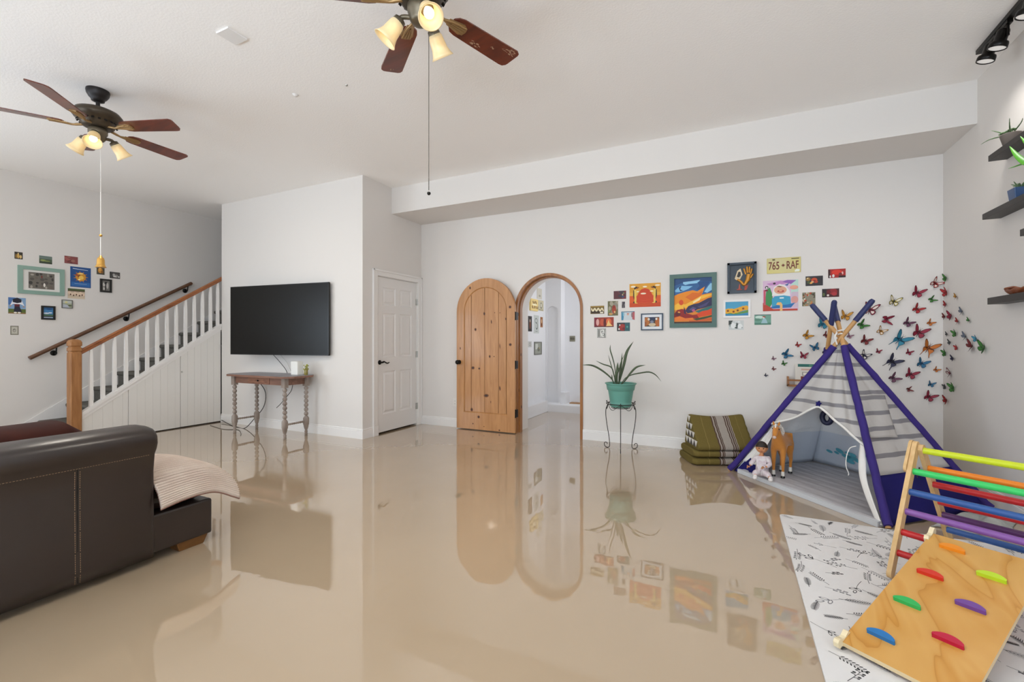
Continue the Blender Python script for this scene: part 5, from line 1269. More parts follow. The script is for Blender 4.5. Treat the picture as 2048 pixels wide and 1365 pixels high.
cu = thing('folding_cushion', 'olive woven folding cushion, striped wedge on two folded pads, with white triangles', 'floor cushion', TC @ Vector((.28, .2, 0)))
def add_uv(o, L):
    me = o.data; uv = me.uv_layers.new(name='UVMap')
    for poly in me.polygons:
        for li in poly.loop_indices:
            co = world_of(o) @ me.vertices[me.loops[li].vertex_index].co
            lx = (TC.inverted() @ co).x
            uv.data[li].uv = (max(0.001, min(.999, lx/L)), 0)
LC = 0.56
for z0, z1, a0_, b1 in ((0.0, 0.074, -0.012, .43), (0.074, 0.148, 0.0, .42)):
    mb = MB(TC)
    def pad(u, v):
        a = a0_+u*(LC-a0_); t = v*2*PI; hw, hh = b1/2, (z1-z0)/2
        e = min(1, 0.82+0.18*math.sin(min(1, min(u, 1-u)*14)*PI/2))
        y = hw + hw*e*math.copysign(abs(math.cos(t))**0.35, math.cos(t)); z = (z0+z1)/2+hh*math.copysign(abs(math.sin(t))**0.6, math.sin(t))*e
        return (a, y, z)
    mb.grid(pad, 40, 40)
    for e in (0, 1): mb.add([pad(e, i/40) for i in range(40)], [tuple(range(40))])
    o = mb.build('folded_pad', M_THAI, cu, merge=True); add_uv(o, LC)
# wedge: rounded triangular bolster, ridge towards the wall, slightly sagging in the middle
def wedge_profile(k):      # closed outline, k 0..1  (b, z)
    pts = [(0.005, .150), (0.0, .175), (0.012, .195)]
    for i in range(1, 5): 
        f = i/5; bx, bz = 0.012+f*(0.235-0.012), .195+f*(.455-.195)
        pts += [(bx-.012, bz-.026), (bx-.004, bz-.004)]
    pts += [(0.215, .440), (0.242, .462), (0.285, .455), (0.30, .43), (0.34, .30), (0.375, .17), (0.36, .150)]
    return pts
prof = wedge_profile(0); n = len(prof)
mb = MB(TC); NS_ = 30
vs = []
for i in range(NS_+1):
    u = i/NS_; sag = 0.022*math.sin(u*PI); sh_ = 0.0+0.0*u
    e = 1.0 if 0.03 < u < .97 else 0.97
    for b_, z_ in prof: vs.append((0.035+u*(LC-0.030), .19+(b_-.19)*e, .150+(z_-.150)*e - sag*max(0, (z_-.2)/.26)))
fs = [(i*n+k, i*n+(k+1) % n, (i+1)*n+(k+1) % n, (i+1)*n+k) for i in range(NS_) for k in range(n)]
mb.add(vs, fs, 0, True); mb.add(vs[:n], [tuple(range(n))]); mb.add(vs[-n:], [tuple(range(n))])
o = mb.build('wedge', M_THAI, cu, merge=True); add_uv(o, LC)
# white patchwork triangles on the wedge's left end face
mb = MB(xf(TC @ Vector((0.0345, 0, 0)), (-sa, ca, 0), (0, 0, 1), (-ca, -sa, 0)))
for z_, b0_, k in ((.166, .030, 4), (.238, .098, 3), (.310, .158, 2), (.382, .212, 1)):
    for i in range(k):
        x_ = b0_+i*.079
        mb.flat([(x_, z_+.064), (x_+.076, z_+.064), (x_+.038, z_+.002)], 0.0015, 0)
        if i < k-1: mb.flat([(x_+.038, z_+.002), (x_+.0775, z_+.064), (x_+.117, z_+.002)], 0.0013, 1)
o = mb.build('triangle_patchwork', [P('#dcd9d2'), P('#3a332c')], cu)

# ------------------------------------------------------------------ teepee
M_PURP = mat('purple_sleeve', '#392c72', .75, spec=.2, bump=(60, .3, .004)); M_NAVY = mat('navy_cloth', '#1f1c68', .8, spec=.2, bump=(12, .25, .01), vary=('#19154f', 3, .3, (1, 1, 1)))
M_TIP = mat('navy_pole_tip', '#232a5a', .5); M_POLE = wood('pole_wood', '#c79a62', '#b48550', 'z', 5, .5, 4, 1)
def stripe_mat(name, base, line, z0, per, wd, inner=False):
    m = bpy.data.materials.new(name); m.use_nodes = True
    nt = m.node_tree; b = nt.nodes['Principled BSDF']; b.inputs['Roughness'].default_value = .85; b.inputs['Specular IOR Level'].default_value = .15
    geo = nt.nodes.new('ShaderNodeNewGeometry'); sp = nt.nodes.new('ShaderNodeSeparateXYZ'); nt.links.new(geo.outputs['Position'], sp.inputs[0])
    nz = nt.nodes.new('ShaderNodeTexNoise'); nz.inputs['Scale'].default_value = 4
    nt.links.new(geo.outputs['Position'], nz.inputs['Vector'])
    def math_(op, a, b_=None, c=None):
        n = nt.nodes.new('ShaderNodeMath'); n.operation = op
        for i, q in enumerate((a, b_, c)):
            if q is None: continue
            if isinstance(q, (int, float)): n.inputs[i].default_value = q
            else: nt.links.new(q, n.inputs[i])
        return n.outputs[0]
    wob = math_('MULTIPLY_ADD', nz.outputs['Fac'], 0.016, -0.008)
    z = math_('ADD', sp.outputs[2], wob)
    f = math_('FRACT', math_('DIVIDE', math_('SUBTRACT', z, z0-wd/2), per))
    isl = math_('LESS_THAN', f, wd/per)
    isl = math_('MULTIPLY', isl, math_('GREATER_THAN', z, 0.34))
    mx = nt.nodes.new('ShaderNodeMixRGB'); nt.links.new(isl, mx.inputs[0]); mx.inputs[1].default_value = (*col(base), 1); mx.inputs[2].default_value = (*col(line), 1)
    nt.links.new(mx.outputs[0], b.inputs['Base Color'])
    # soft cloth folds running down from the top
    wv = nt.nodes.new('ShaderNodeTexNoise'); mp = nt.nodes.new('ShaderNodeMapping'); mp.inputs['Scale'].default_value = (9, 9, 1.2)
    nt.links.new(geo.outputs['Position'], mp.inputs[0]); nt.links.new(mp.outputs[0], wv.inputs['Vector']); wv.inputs['Scale'].default_value = 1.0
    bp = nt.nodes.new('ShaderNodeBump'); bp.inputs['Strength'].default_value = .5; bp.inputs['Distance'].default_value = .03
    nt.links.new(wv.outputs['Fac'], bp.inputs['Height']); nt.links.new(bp.outputs[0], b.inputs['Normal'])
    return m
M_STRIPE = stripe_mat('striped_canvas', '#ebe8e5', '#b3b0b4', 1.116, .1035, .028)
M_STRIPE2 = stripe_mat('striped_flap_canvas', '#ebe8e5', '#b3b0b4', 1.081, .1035, .028)
M_LINING = mat('pale_blue_lining', '#f4f6f8', .85, spec=.15, bump=(5, .6, .03, (1, 1, 3)))
M_LINING2 = mat('lining_lower_band', '#dfe6f0', .85, spec=.15, bump=(6, .5, .02))
for m_ in (M_STRIPE, M_STRIPE2): translucent(m_, .55)
for m_ in (M_LINING, M_LINING2): translucent(m_, .2)
M_AQUA = mat('aqua_print', '#58a9bc', .8)
K = Vector((.80, 4.50, 1.22)); FL_, FR_, BR_, BL_ = Vector((-.02, 4.66, 0)), Vector((.90, 3.65, 0)), Vector((1.655, 4.37, 0)), Vector((.70, 5.28, 0))
tp = thing('teepee', 'white and grey striped play teepee with purple pole sleeves and navy hem', 'play tent', (.82, 4.48, 0))
tops = {'FL': (FL_, Vector((.80, 4.485, 1.225)), 1.245), 'FR': (FR_, Vector((.805, 4.485, 1.225)), 1.245), 'BR': (BR_, Vector((.795, 4.51, 1.235)), 1.222), 'BL': (BL_, Vector((.735, 4.60, 1.20)), 1.27)}
for nm, (ft, kk, t) in tops.items():
    d = kk-ft
    mb = MB(); a, b, c, e = ft, ft+d*1.0, ft+d*1.11, ft+d*t
    mb.tube([a+Vector((0, 0, .004)), c], 0.0165, 12)
    po = mb.build('pole', M_POLE, tp)
    mb = MB(); mb.tube([c, e-d*0.01, e], [0.0205, 0.0205, 0.014], 12); mb.build('pole_tip', M_TIP, po)
    mb = MB(); top = ft+d*0.945
    pts = [ft+(top-ft)*(i/24) for i in range(25)]; rnd = random.Random(len(nm)+int(ft.x*10))
    mb.tube([p+Vector((rnd.uniform(-.002, .002), rnd.uniform(-.002, .002), 0.02 if i == 0 else 0)) for i, p in enumerate(pts)], [0.024+rnd.uniform(0, .003) for _ in pts], 12)
    mb.build('pole_sleeve', M_PURP, tp)
def tri_pt(A, B, s, t, Kp=K, off=0.0):
    n_ = (B-A).cross(Kp-A).normalized()
    return A+(B-A)*s+(Kp-A)*t+n_*off
TK = K*1.0; TK = Vector((K.x, K.y, 1.20))
def face_poly(mb, A, B, pts, sub=14, m=0, off=0.0, wr=0.006, seed=0):
    """fan of the polygon given in (s,t) of the triangle A,B,K"""
    mb.add([tri_pt(A, B, s, t, TK, off) for s, t in pts], [tuple(range(len(pts)))], m)
def tri_grid(A, B, t0, t1, s0=0.0, s1=1.0, off=0.0, nu=22, nv=26, wr=0.008, seed=1, mfun=None, mb=None, inset=0.0):
    mb = mb or MB()
    def fn(u, v):
        t = t0+(t1-t0)*v; span = (1-t)
        s = (s0+(s1-s0)*u)*span
        w_ = wr*math.sin(u*PI)*(math.sin(u*17+seed)*.6+math.sin(u*31+v*3+seed*2)*.3+math.sin(v*9+u*4+seed)*.5)
        return tri_pt(A, B, s, t, TK, off+w_)
    mb.grid(fn, nu, nv, 0, True, mfun); return mb
# right face (faces the climbing ladder)
mb = tri_grid(FR_, BR_, 0.235, .985, seed=2, off=0.0); mb.build('side_canvas', M_STRIPE, tp, solid=0.0015)
mb = tri_grid(FR_, BR_, 0.012, .235, seed=2, off=0.0, nv=8, wr=.010); mb.build('hem_panel', M_NAVY, tp, solid=0.0015)
mb = MB(); pts = []
def fl_fn(u, v):
    s = (0.02+0.262*u)*(1) - 0.0*v; t = 0.655-0.235*v - (0.010*u)
    return tri_pt(FR_, BR_, s+0.012*v, t, TK, 0.017+0.004*math.sin(u*9+v*3))
mb.grid(fl_fn, 16, 16); mb.build('window_flap', M_STRIPE2, tp, solid=0.0015)
# back and left faces with lining inside
for A, B, sd in ((BR_, BL_, 5), (BL_, FL_, 9)):
    mb = tri_grid(A, B, 0.012, .985, seed=sd); mb.build('side_canvas', M_STRIPE, tp, solid=0.0015)
    mb = tri_grid(A, B, 0.05, .95, seed=sd, off=-0.034 if (B-A).cross(TK-A).dot(Vector((.82, 4.48, .3))-A) < 0 else 0.034, s0=.02, s1=.98, mfun=lambda u, v: 1 if v < .30 else 0)
    if sd == 5:      # aqua cloth print low on the back lining
        Nb = (BL_-BR_).cross(TK-BR_).normalized(); s_in = 1 if Nb.dot(Vector((.82, 4.48, .3))-BR_) > 0 else -1
        rnd = random.Random(12)
        for cs, ct in ((.36, .17), (.62, .165), (.12, .18)):
            for i in range(11):
                s_, t_ = cs+rnd.uniform(-.085, .085), ct+rnd.uniform(-.035, .035); rs, rt = rnd.uniform(.012, .034), rnd.uniform(.008, .020)
                mb.add([tri_pt(BR_, BL_, s_+rs*math.cos(a), t_+rt*math.sin(a), TK, s_in*0.047) for a in [2*PI*j/10 for j in range(10)]], [tuple(range(10))], 2)
    li = mb.build('lining', [M_LINING, M_LINING2, M_AQUA], tp, solid=0.0015)
# front face: canvas above the opening, folded flaps at the sides
O_ = (.210, .562); A_ = (.0, .385); 
mb = MB()
def front_top(u, v):
    # v: 0 at the opening edge, 1 at the apex; u along left -> right
    # lower boundary: from left pole (s=0,t=.385) up to O and down to right pole (s=.60,t=.385)
    if u < .36: f = u/.36; s0_, t0_ = 0.0+(O_[0]-0.0)*f, .385+(O_[1]-.385)*f-.02*math.sin(f*PI)
    else: f = (u-.36)/.64; s0_, t0_ = O_[0]+(.625-O_[0])*f, O_[1]+(.372-O_[1])*f
    s1_, t1_ = 0.985*0+ (1-.985)*u, .985
    s = s0_+(s1_-s0_)*v; t = t0_+(t1_-t0_)*v
    q = tri_pt(FL_, FR_, s, t, TK, 0)
    n_ = (FR_-FL_).cross(TK-FL_).normalized()
    fold = 0.010*math.sin(u*24+v*2)*(1-v*.5)*math.sin(min(1, u*6)*PI/2)*math.sin(min(1, (1-u)*6)*PI/2)
    return q+n_*fold
mb.grid(front_top, 44, 26); mb.build('front_canvas', M_STRIPE, tp, solid=0.0015)
mb = MB()
hem = [front_top(u/40, 0.0) for u in range(41)]
nF = (FR_-FL_).cross(TK-FL_).normalized()
if nF.y > 0: nF = -nF
M_HEM = mat('white_hem', '#e4e1dc', .85, spec=.15, bump=(30, .3, .004))
mb.tube([p+nF*0.004 for p in hem], 0.009, 8); mb.build('opening_hem', M_HEM, tp)
# right folded flap strip down the sleeve
mb = MB(); L1 = [(.585, .385), (.64, .305), (.711, .215), (.81, .12), (.945, .008)]; L2 = [(.618, .372), (.68, .295), (.748, .21), (.845, .12), (.975, .008)]
c1, c2 = bez([tri_pt(FL_, FR_, s, t, TK, 0)+nF*0.012 for s, t in L1], 24), bez([tri_pt(FL_, FR_, s, t, TK, 0)+nF*0.012 for s, t in L2], 24)
vs = []
for i, (p, q) in enumerate(zip(c1, c2)):
    for k in range(4): vs.append(p.lerp(q, k/3)+nF*0.005*math.sin(k/3*PI+i*.2))
mb.add(vs, [(i*4+k, i*4+k+1, (i+1)*4+k+1, (i+1)*4+k) for i in range(24) for k in range(3)], 0, True); mb.build('door_flap', M_HEM, tp, solid=0.003)
# left folded flap, with navy corner
mb = MB()
def lflap(u, v):
    s = .012+u*(.03+.10*v)+.0; t = .40-.30*v
    q = tri_pt(FL_, FR_, s*(1-.2*(1-v)), t, TK, 0) - nF*(0.03+0.012*math.sin(u*14+v*4))
    return q
mb.grid(lflap, 14, 16); mb.build('door_flap', M_HEM, tp, solid=0.003)
mb = MB()
def lnavy(u, v):
    s = .01+u*(.24-.08*v)*(.5+.5*v); t = .155-.14*v
    return tri_pt(FL_, FR_, s, t*(1-.45*u), TK, 0) - nF*(0.035+0.008*math.sin(u*10+v*5))
mb.grid(lnavy, 12, 8); mb.build('door_flap', M_NAVY, tp, solid=0.003)
# ties, star, top knot
mb = MB(); p = tri_pt(FL_, FR_, .583, .367, TK, 0)+nF*.02; q = tri_pt(FL_, FR_, .686, .205, TK, 0)+nF*.0
mb.tube(bez([p, p+Vector((-.035, .01, -.02)), p+Vector((-.055, .01, -.08)), p+Vector((-.06, .0, -.15)), p+Vector((-.045, 0, -.20)), p+Vector((-.048, 0, -.215))], 20), .0035, 6); mb.build('tie_cord', M_HEM, tp)
mb = MB(); p = tri_pt(FL_, FR_, .030, .40, TK, 0)-nF*.02+Vector((.05, 0, -.02))
mb.tube(bez([p, p+Vector((0.0, 0, -.06)), p+Vector((-.012, 0, -.13))], 12), .0035, 6); mb.tube(bez([p, p+Vector((0.012, 0, -.05)), p+Vector((-.02, 0, -.11))], 12), .0035, 6); mb.build('tie_cord', M_HEM, tp)
mb = MB(); c_ = tri_pt(FL_, FR_, .205, .575, TK, 0)+nF*.018
ux = (FR_-FL_).normalized(); uz = nF.cross(ux); uz = uz if uz.z > 0 else -uz
star = [(math.cos(PI/2+i*PI/5)*(.026 if i % 2 == 0 else .014), math.sin(PI/2+i*PI/5)*(.026 if i % 2 == 0 else .014)) for i in range(10)]
mb.T = xf(c_, ux, uz, nF); mb.prism(star, -.004, .006); mb.build('star_button', M_NAVY, tp)
mb = MB()
for i in range(14):
    a = i*0.9; mb.tube([K+Vector((.022*math.cos(a), .022*math.sin(a), .02+i*.004)), K+Vector((.03*math.cos(a+1.4), .03*math.sin(a+1.4), .024+i*.004))], .005, 5)
mb.tube(bez([K+Vector((-.03, -.03, .05)), K+Vector((-.045, -.04, .01)), K+Vector((-.03, -.04, -.05))], 8), .006, 6)
mb.build('rope_knot', M_HEM, tp)
# grey floor pad
pad_o = thing('tent_floor_pad', 'grey quilted floor pad with pale border filling the teepee floor', 'floor pad', (.80, 4.45, 0))
ctr_ = (FL_+FR_+BR_+BL_)/4
def padc(P_, k): return ctr_+(P_-ctr_)*k
cs = [padc(P_, .955) for P_ in (FL_, FR_, BR_, BL_)]; cs[0] = Vector((.045, 4.625, 0)); cs[1] = Vector((.845, 3.655, 0)); ci = [ctr_+(c_-ctr_)*.955 for c_ in cs]
mb = MB()
mb.prism([(c_.x, c_.y) for c_ in cs], 0.001, 0.036); mb.build('border', mat('pad_border', '#c6c8cb', .85, bump=(50, .3, .003)), pad_o, bevel=.008)
mb = MB(); ux_ = (ci[1]-ci[0])
def padf(u, v):
    a = ci[0].lerp(ci[1], u); b = ci[3].lerp(ci[2], u); p = a.lerp(b, v)
    return (p.x, p.y, 0.040+0.0018*math.sin(v*60+u*9)+0.0012*math.sin(v*95-u*13)-(0.006 if u in (0, 1) or v in (0, 1) else 0))
mb.grid(padf, 50, 70); mb.build('quilted_top', mat('pad_grey', '#b4b2b6', .9, spec=.1, vary=('#a9a6a9', 8, .3, (1, 1, 1))), pad_o)
# ring lantern hanging inside
o = thing('hanging_lantern', 'small navy ring lantern hanging inside the teepee opening', 'lantern', (.745, 4.60, .50))
mb = MB(); c_ = Vector((.722, 4.60, .555)); vx = Vector((.8, -.5, 0)).normalized()
mb.tube([c_+vx*.034*math.cos(a)+Vector((0, 0, 1))*.047*math.sin(a) for a in [2*PI*i/24 for i in range(24)]], .020, 8, closed=True); mb.build('ring', mat('lantern_navy', '#1c2142', .45), o)
mb = MB(); mb.ball(c_+vx*.012, (.010, .010, .034), 10); mb.build('diffuser', P('#c9cac6'), o)
mb = MB(); mb.tube([c_+Vector((0, 0, .05)), Vector((.735, 4.60, .84))], .002, 5); mb.build('cord', M_HEM, o)

# ------------------------------------------------------------------ toy horse and doll in the teepee
def skin(name, nodes, edges, mtl, parent, T, sub=2):
    me = bpy.data.meshes.new(name)
    me.from_pydata([T @ Vector(n[0]) for n in nodes], edges, [])
    o = bpy.data.objects.new(name, me); C.objects.link(o)
    o.parent = parent; o.matrix_parent_inverse = world_of(parent).inverted()
    md = o.modifiers.new('skin', 'SKIN'); md.use_smooth_shade = True
    for i, n in enumerate(nodes):
        sv = me.skin_vertices[0].data[i]; r = n[1]; sv.radius = (r, r) if not isinstance(r, tuple) else r
        sv.use_root = (i == 0)
    s = o.modifiers.new('smooth', 'SUBSURF'); s.levels = sub; s.render_levels = sub
    me.materials.append(mtl)
    return o
fx = Vector((-.36, -.933, 0)).normalized(); fy = Vector((0, 0, 1)).cross(fx)
TH = xf((.392, 4.566, .0425), fx, fy, (0, 0, 1))
h = thing('toy_horse', 'tan plush toy horse with white mane, standing in the teepee opening beside the doll', 'toy horse', (.392, 4.566, .0425))
M_TAN = mat('tan_plush', '#c8843c', .8, spec=.15, vary=('#b87632', 14, .3, (1, 1, 1)), bump=(150, .4, .003), sheen=.3)
N = [((-.02, 0, .292), .060), ((-.10, 0, .298), .062), ((.075, 0, .292), .056), ((.112, 0, .335), .044), ((.138, 0, .385), .034), ((.150, .004, .425), .029),
     ((.185, .008, .412), .027), ((.215, .012, .384), .020), ((.232, .014, .362), .017)]
E_ = [(0, 1), (0, 2), (2, 3), (3, 4), (4, 5), (5, 6), (6, 7), (7, 8)]
def legn(x, s, pts, root):
    b = len(N)
    for (a, z, r) in pts: N.append(((a, s, z), r))
    E_.append((root, b))
    for i in range(len(pts)-1): E_.append((b+i, b+i+1))
for s in (.036, -.036):
    legn(0, s, [(.085, .235, .030), (.088, .180, .021), (.092, .120, .0155), (.090, .062, .011), (.093, .028, .012)], 2)
    legn(0, s, [(-.105, .245, .042), (-.085, .190, .028), (-.122, .130, .0165), (-.112, .065, .0115), (-.108, .028, .0125)], 1)
body = skin('body', N, E_, M_TAN, h, TH)
M_WHT = mat('white_plush', '#e2ddd4', .8); M_HOOF = mat('black_hoof', '#15120f', .35)
for x, s in ((.093, .036), (.093, -.036), (-.108, .036), (-.108, -.036)):
    mb = MB(TH); mb.lathe([(.0125, .014), (.0135, .022), (.0125, .045), (.0115, .052)], (x, s, 0), n=14); mb.build('sock', M_WHT, h)
    mb = MB(TH); mb.lathe([(.0175, 0), (.0165, .008), (.0135, .0145)], (x+.003, s, 0), n=14); mb.build('hoof', M_HOOF, h)
mb = MB(TH); rnd = random.Random(3)
for i in range(26):
    t = i/25; p = Vector((.100, 0, .345)).lerp(Vector((.135, 0, .445)), t)+Vector((-.012-.01*math.sin(t*3), rnd.uniform(-.004, .004), 0))
    sd = -1 if i % 3 else 1
    mb.tube(bez([p, p+Vector((-.014, sd*.022, .004)), p+Vector((-.018, sd*.036, -.035))], 6), [.006, .006, .005, .005, .004, .003, .002], 5)
mb.build('mane', M_WHT, h)
mb = MB(TH); mb.tube(bez([(.150, 0, .452), (.175, .004, .447), (.190, .008, .425)], 6), [.009]*4+[.006, .005, .004], 6); mb.build('forelock', M_WHT, h)
mb = MB(TH)
for s in (-.5, 0, .5, 1): mb.tube(bez([(-.155, s*.008, .315), (-.178, s*.012, .28), (-.178, s*.014, .20), (-.168, s*.016, .12)], 8), [.008, .011, .012, .012, .011, .009, .007, .005, .003], 6)
mb.build('tail', M_WHT, h)
for s in (-1, 1):
    mb = MB(TH); mb.tube([(.142, s*.016, .445), (.140, s*.022, .463), (.141, s*.024, .478)], [.009, .008, .002], 8); mb.build('ear', M_TAN, h)
    mb = MB(TH); mb.ball((.182, .008+s*.0245, .421), .0055, 8); mb.build('eye', M_HOOF, h)
mb = MB(TH); mb.ball((.236, .014, .358), (.014, .015, .013), 10); mb.build('muzzle', mat('pale_muzzle', '#c9b0a6', .7), h)
# seated baby doll
fx = Vector((-.13, -.99, 0)).normalized(); fy = Vector((0, 0, 1)).cross(fx)
TD = xf((.232, 4.415, .0405), fy, -fx, (0, 0, 1))   # local x = doll's own side seen left to right, -y = forward
d = thing('baby_doll', 'small baby doll with dark hair and white pyjamas sitting by the toy horse', 'doll', (.232, 4.415, .0405))
M_SKIN = mat('doll_skin', '#c68a60', .5, spec=.3); M_PJ = mat('white_pyjamas', '#dcd5d6', .85, vary=('#cbb9c0', 40, .12, (1, 1, 1)), bump=(60, .3, .004))
hand_r, hand_l = Vector((.020, -.066, .098)), Vector((-.098, -.048, .085))
N = [((0, 0, .05), .030), ((0, 0, .10), .030), ((0, 0, .150), .026), ((0, -.002, .188), .014), ((0, -.004, .215), .020),
     ((-.036, 0, .165), .013), ((-.066, -.010, .125), .011), (tuple(hand_l+Vector((.012, .012, .006))), .009), ((.038, 0, .165), .013), ((.062, -.022, .122), .011), (tuple(hand_r+Vector((.014, .010, .004))), .009),
     ((-.024, -.012, .040), .018), ((-.045, -.062, .048), .014), ((-.040, -.100, .024), .010), ((.028, -.012, .040), .018), ((.048, -.058, .044), .014), ((.068, -.092, .022), .010)]
E_ = [(0, 1), (1, 2), (2, 3), (3, 4), (2, 5), (5, 6), (6, 7), (2, 8), (8, 9), (9, 10), (0, 11), (11, 12), (12, 13), (0, 14), (14, 15), (15, 16)]
skin('body', N, E_, M_SKIN, d, TD)
Np = [((0, 0, .046), .046), ((0, -.002, .10), .045), ((0, 0, .150), .037), ((0, 0, .182), .022),
      ((-.038, 0, .162), .023), ((-.068, -.010, .125), .020), ((-.086, -.030, .096), .017), ((.040, 0, .162), .023), ((.064, -.022, .122), .020), ((.040, -.052, .104), .017),
      ((-.026, -.014, .038), .031), ((-.047, -.062, .046), .026), ((-.043, -.092, .030), .020), ((.030, -.014, .038), .031), ((.050, -.058, .043), .026), ((.067, -.084, .028), .020)]
Ep = [(0, 1), (1, 2), (2, 3), (2, 4), (4, 5), (5, 6), (2, 7), (7, 8), (8, 9), (0, 10), (10, 11), (11, 12), (0, 13), (13, 14), (14, 15)]
skin('pyjamas', Np, Ep, M_PJ, d, TD)
mb = MB(TD); hc = Vector((0, -.006, .252))
def headf(u, v):
    t = PI*v; a = 2*PI*u; x, y, z = math.sin(t)*math.cos(a), math.sin(t)*math.sin(a), math.cos(t)
    f = Vector((x*.043, y*.042, z*.050))
    if z < 0: f.x *= 1+.06*math.sin(-z*PI); f.z *= .92
    front = max(0, -y)
    f.y -= .006*math.exp(-((x/.12)**2+((z+.12)/.10)**2))*(y < 0)          # nose
    f.y += .003*math.exp(-(((abs(x)-.38)/.14)**2+((z-.02)/.12)**2))*(y < 0)   # eye sockets
    f.y -= .002*math.exp(-((x/.22)**2+((z+.42)/.08)**2))*(y < 0)          # lips
    return hc+f
mb.grid(headf, 40, 32)
for s in (-1, 1): mb.ball(hc+Vector((s*.043, .002, -.004)), (.005, .008, .011), 8)
mb.build('head', M_SKIN, d, merge=True)
mb = MB(TD)
def hair(u, v):
    a = 2*PI*u; lim = .50+.12*math.sin(a)*(1 if math.sin(a) > 0 else .55); t = PI*v*lim*(1.0)
    return hc+Vector((math.sin(t)*math.cos(a)*.0462, math.sin(t)*math.sin(a)*.0455+.001, math.cos(t)*.0535+.001))
mb.grid(hair, 32, 12); mb.build('hair', mat('dark_hair', '#261a13', .6, bump=(90, .6, .004, (1, 1, .2))), d, merge=True)
for s in (-1, 1):
    mb = MB(TD); mb.ball(hc+Vector((s*.0165, -.0378, .000)), (.0055, .003, .0045), 8); mb.build('eye', mat('doll_eye', '#241810', .25), d)
mb = MB(TD); mb.ball(hc+Vector((0, -.0405, -.0215)), (.008, .002, .0025), 8); mb.build('mouth', mat('doll_mouth', '#a35548', .5), d)
for hp, sx in ((hand_l, -1), (hand_r, 1)):
    mb = MB(TD); mb.ball(hp+Vector((.004*sx*-1, .003, 0)), (.0105, .009, .006), 10)
    for k, (L, q) in enumerate(((.011, -.0075), (.0135, -.0028), (.0135, .0022), (.0105, .007))):
        b = hp+Vector((-.006*1 if sx > 0 else -.004, -.004, 0))+Vector((0, 0, q)); dr = Vector((-1 if sx > 0 else -.35, -.35 if sx > 0 else -.9, -.25)).normalized()
        mb.tube([b, b+dr*L*.6, b+dr*L+Vector((0, .002, -.003))], [.0032, .003, .0022], 6)
    b = hp+Vector((0, -.003, .006)); mb.tube([b, b+Vector((-.006, -.006, .006)), b+Vector((-.009, -.010, .005))], [.0034, .003, .0022], 6)
    mb.build('hand', M_SKIN, d, merge=False)
for p in ((-.041, -.108, .016), (.072, -.102, .015)):
    mb = MB(TD); mb.ball(Vector(p)+Vector((0, -.006, 0)), (.018, .029, .016), 12); mb.ball(Vector(p)+Vector((0, .012, .010)), (.016, .014, .013), 10); mb.build('shoe', mat('white_shoe', '#e4dfdd', .6), d)

# ------------------------------------------------------------------ book ledge behind the teepee
bl = thing('wall_book_ledge', 'small wooden book ledge on the art wall, half hidden behind the teepee', 'book ledge', (.75, YA, .75))
M_LEDGE = wood('ledge_wood', '#a9764a', '#8d5c36', 'x', 4, .5, 6, 1)
mb = MB()
for x in (.505, 1.035):
    mb.T = xf((x, YA, .745), (0, -1, 0), (0, 0, 1), (1, 0, 0)); mb.prism([(0, 0), (.085, 0), (.090, .01), (.090, .06), (.080, .068), (.055, .098), (0, .098)], 0, .014); mb.T = None
mb.box(.505, 1.049, YA-.088, YA, .745, .757); mb.box(.505, 1.049, YA-.090, YA-.080, .800, .818); mb.box(.505, 1.049, YA-.090, YA-.080, .757, .767)
mb.build('rack', M_LEDGE, bl)
bk = thing('picture_book', 'white picture book with a green top band standing in the wooden ledge', 'book', (.69, YA-.04, .757), 0)
mb = MB(xf((.575, YA-.046, .7572), (1, 0, 0), (0, math.sin(.09), 1), (0, -1, .09))); mats = [P('#dcd6cc')]
mb.prism([(0, 0), (.235, 0), (.235, .215), (0, .215)], -.012, 0)
paint_shapes(mb, mats, 0, 0, .235, .215, 0, [('#2a6a62', R4(.1, .98, .86, .99)), ('#4f8a70', R4(.5, .6, .88, .97)), ('#2a6a62', [(.85, .86), (.98, .86), (.98, .4)]), ('#cfa99a', R4(.22, .7, .70, .78)), ('#9a9488', R4(.25, .7, .45, .62)), ('#e8e2d8', R4(.29, .66, .48, .59)), ('#7c2a1e', R4(.2, .85, .0, .42)), ('#93382a', R4(.3, .8, .08, .3))])
mb.build('cover', mats, bk)

# ------------------------------------------------------------------ botanical play mat
MX0, MX1, MY0, MY1, MZ = .296, 1.700, .55, 3.618, .012
pm = thing('play_mat', 'off white foam play mat printed with grey botanical sprigs', 'play mat', (1.0, 2.1, 0))
mb = MB(); M_MAT = mat('mat_foam', '#dbd9d8', .7, spec=.25, bump=(9, .25, .004)); M_S1 = mat('sprig_dark', '#3f3f42', .7); M_S2 = mat('sprig_grey', '#828286', .7)
rc = .03
pts = []
for cx_, cy_, a0_ in ((MX1-rc, MY1-rc, 0), (MX0+rc, MY1-rc, 90), (MX0+rc, MY0+rc, 180), (MX1-rc, MY0+rc, 270)):
    pts += [(cx_+rc*math.cos(math.radians(a0_+k*22.5)), cy_+rc*math.sin(math.radians(a0_+k*22.5))) for k in range(5)]
mb.prism(pts, .0005, MZ)
rnd = random.Random(21)
def stroke(pts, w0, w1, m):
    vs = []; n = len(pts)
    for i, p in enumerate(pts):
        d_ = (Vector(pts[min(i+1, n-1)])-Vector(pts[max(i-1, 0)])); d_ = Vector((d_[0], d_[1], 0)).normalized(); s_ = Vector((-d_.y, d_.x, 0))
        w_ = w0+(w1-w0)*i/(n-1); q = Vector((p[0], p[1], MZ+.0004)); vs += [q-s_*w_, q+s_*w_]
    if all(MX0 < v.x < MX1 and MY0 < v.y < MY1 for v in vs): mb.add(vs, [(2*i, 2*i+1, 2*i+3, 2*i+2) for i in range(n-1)], m)
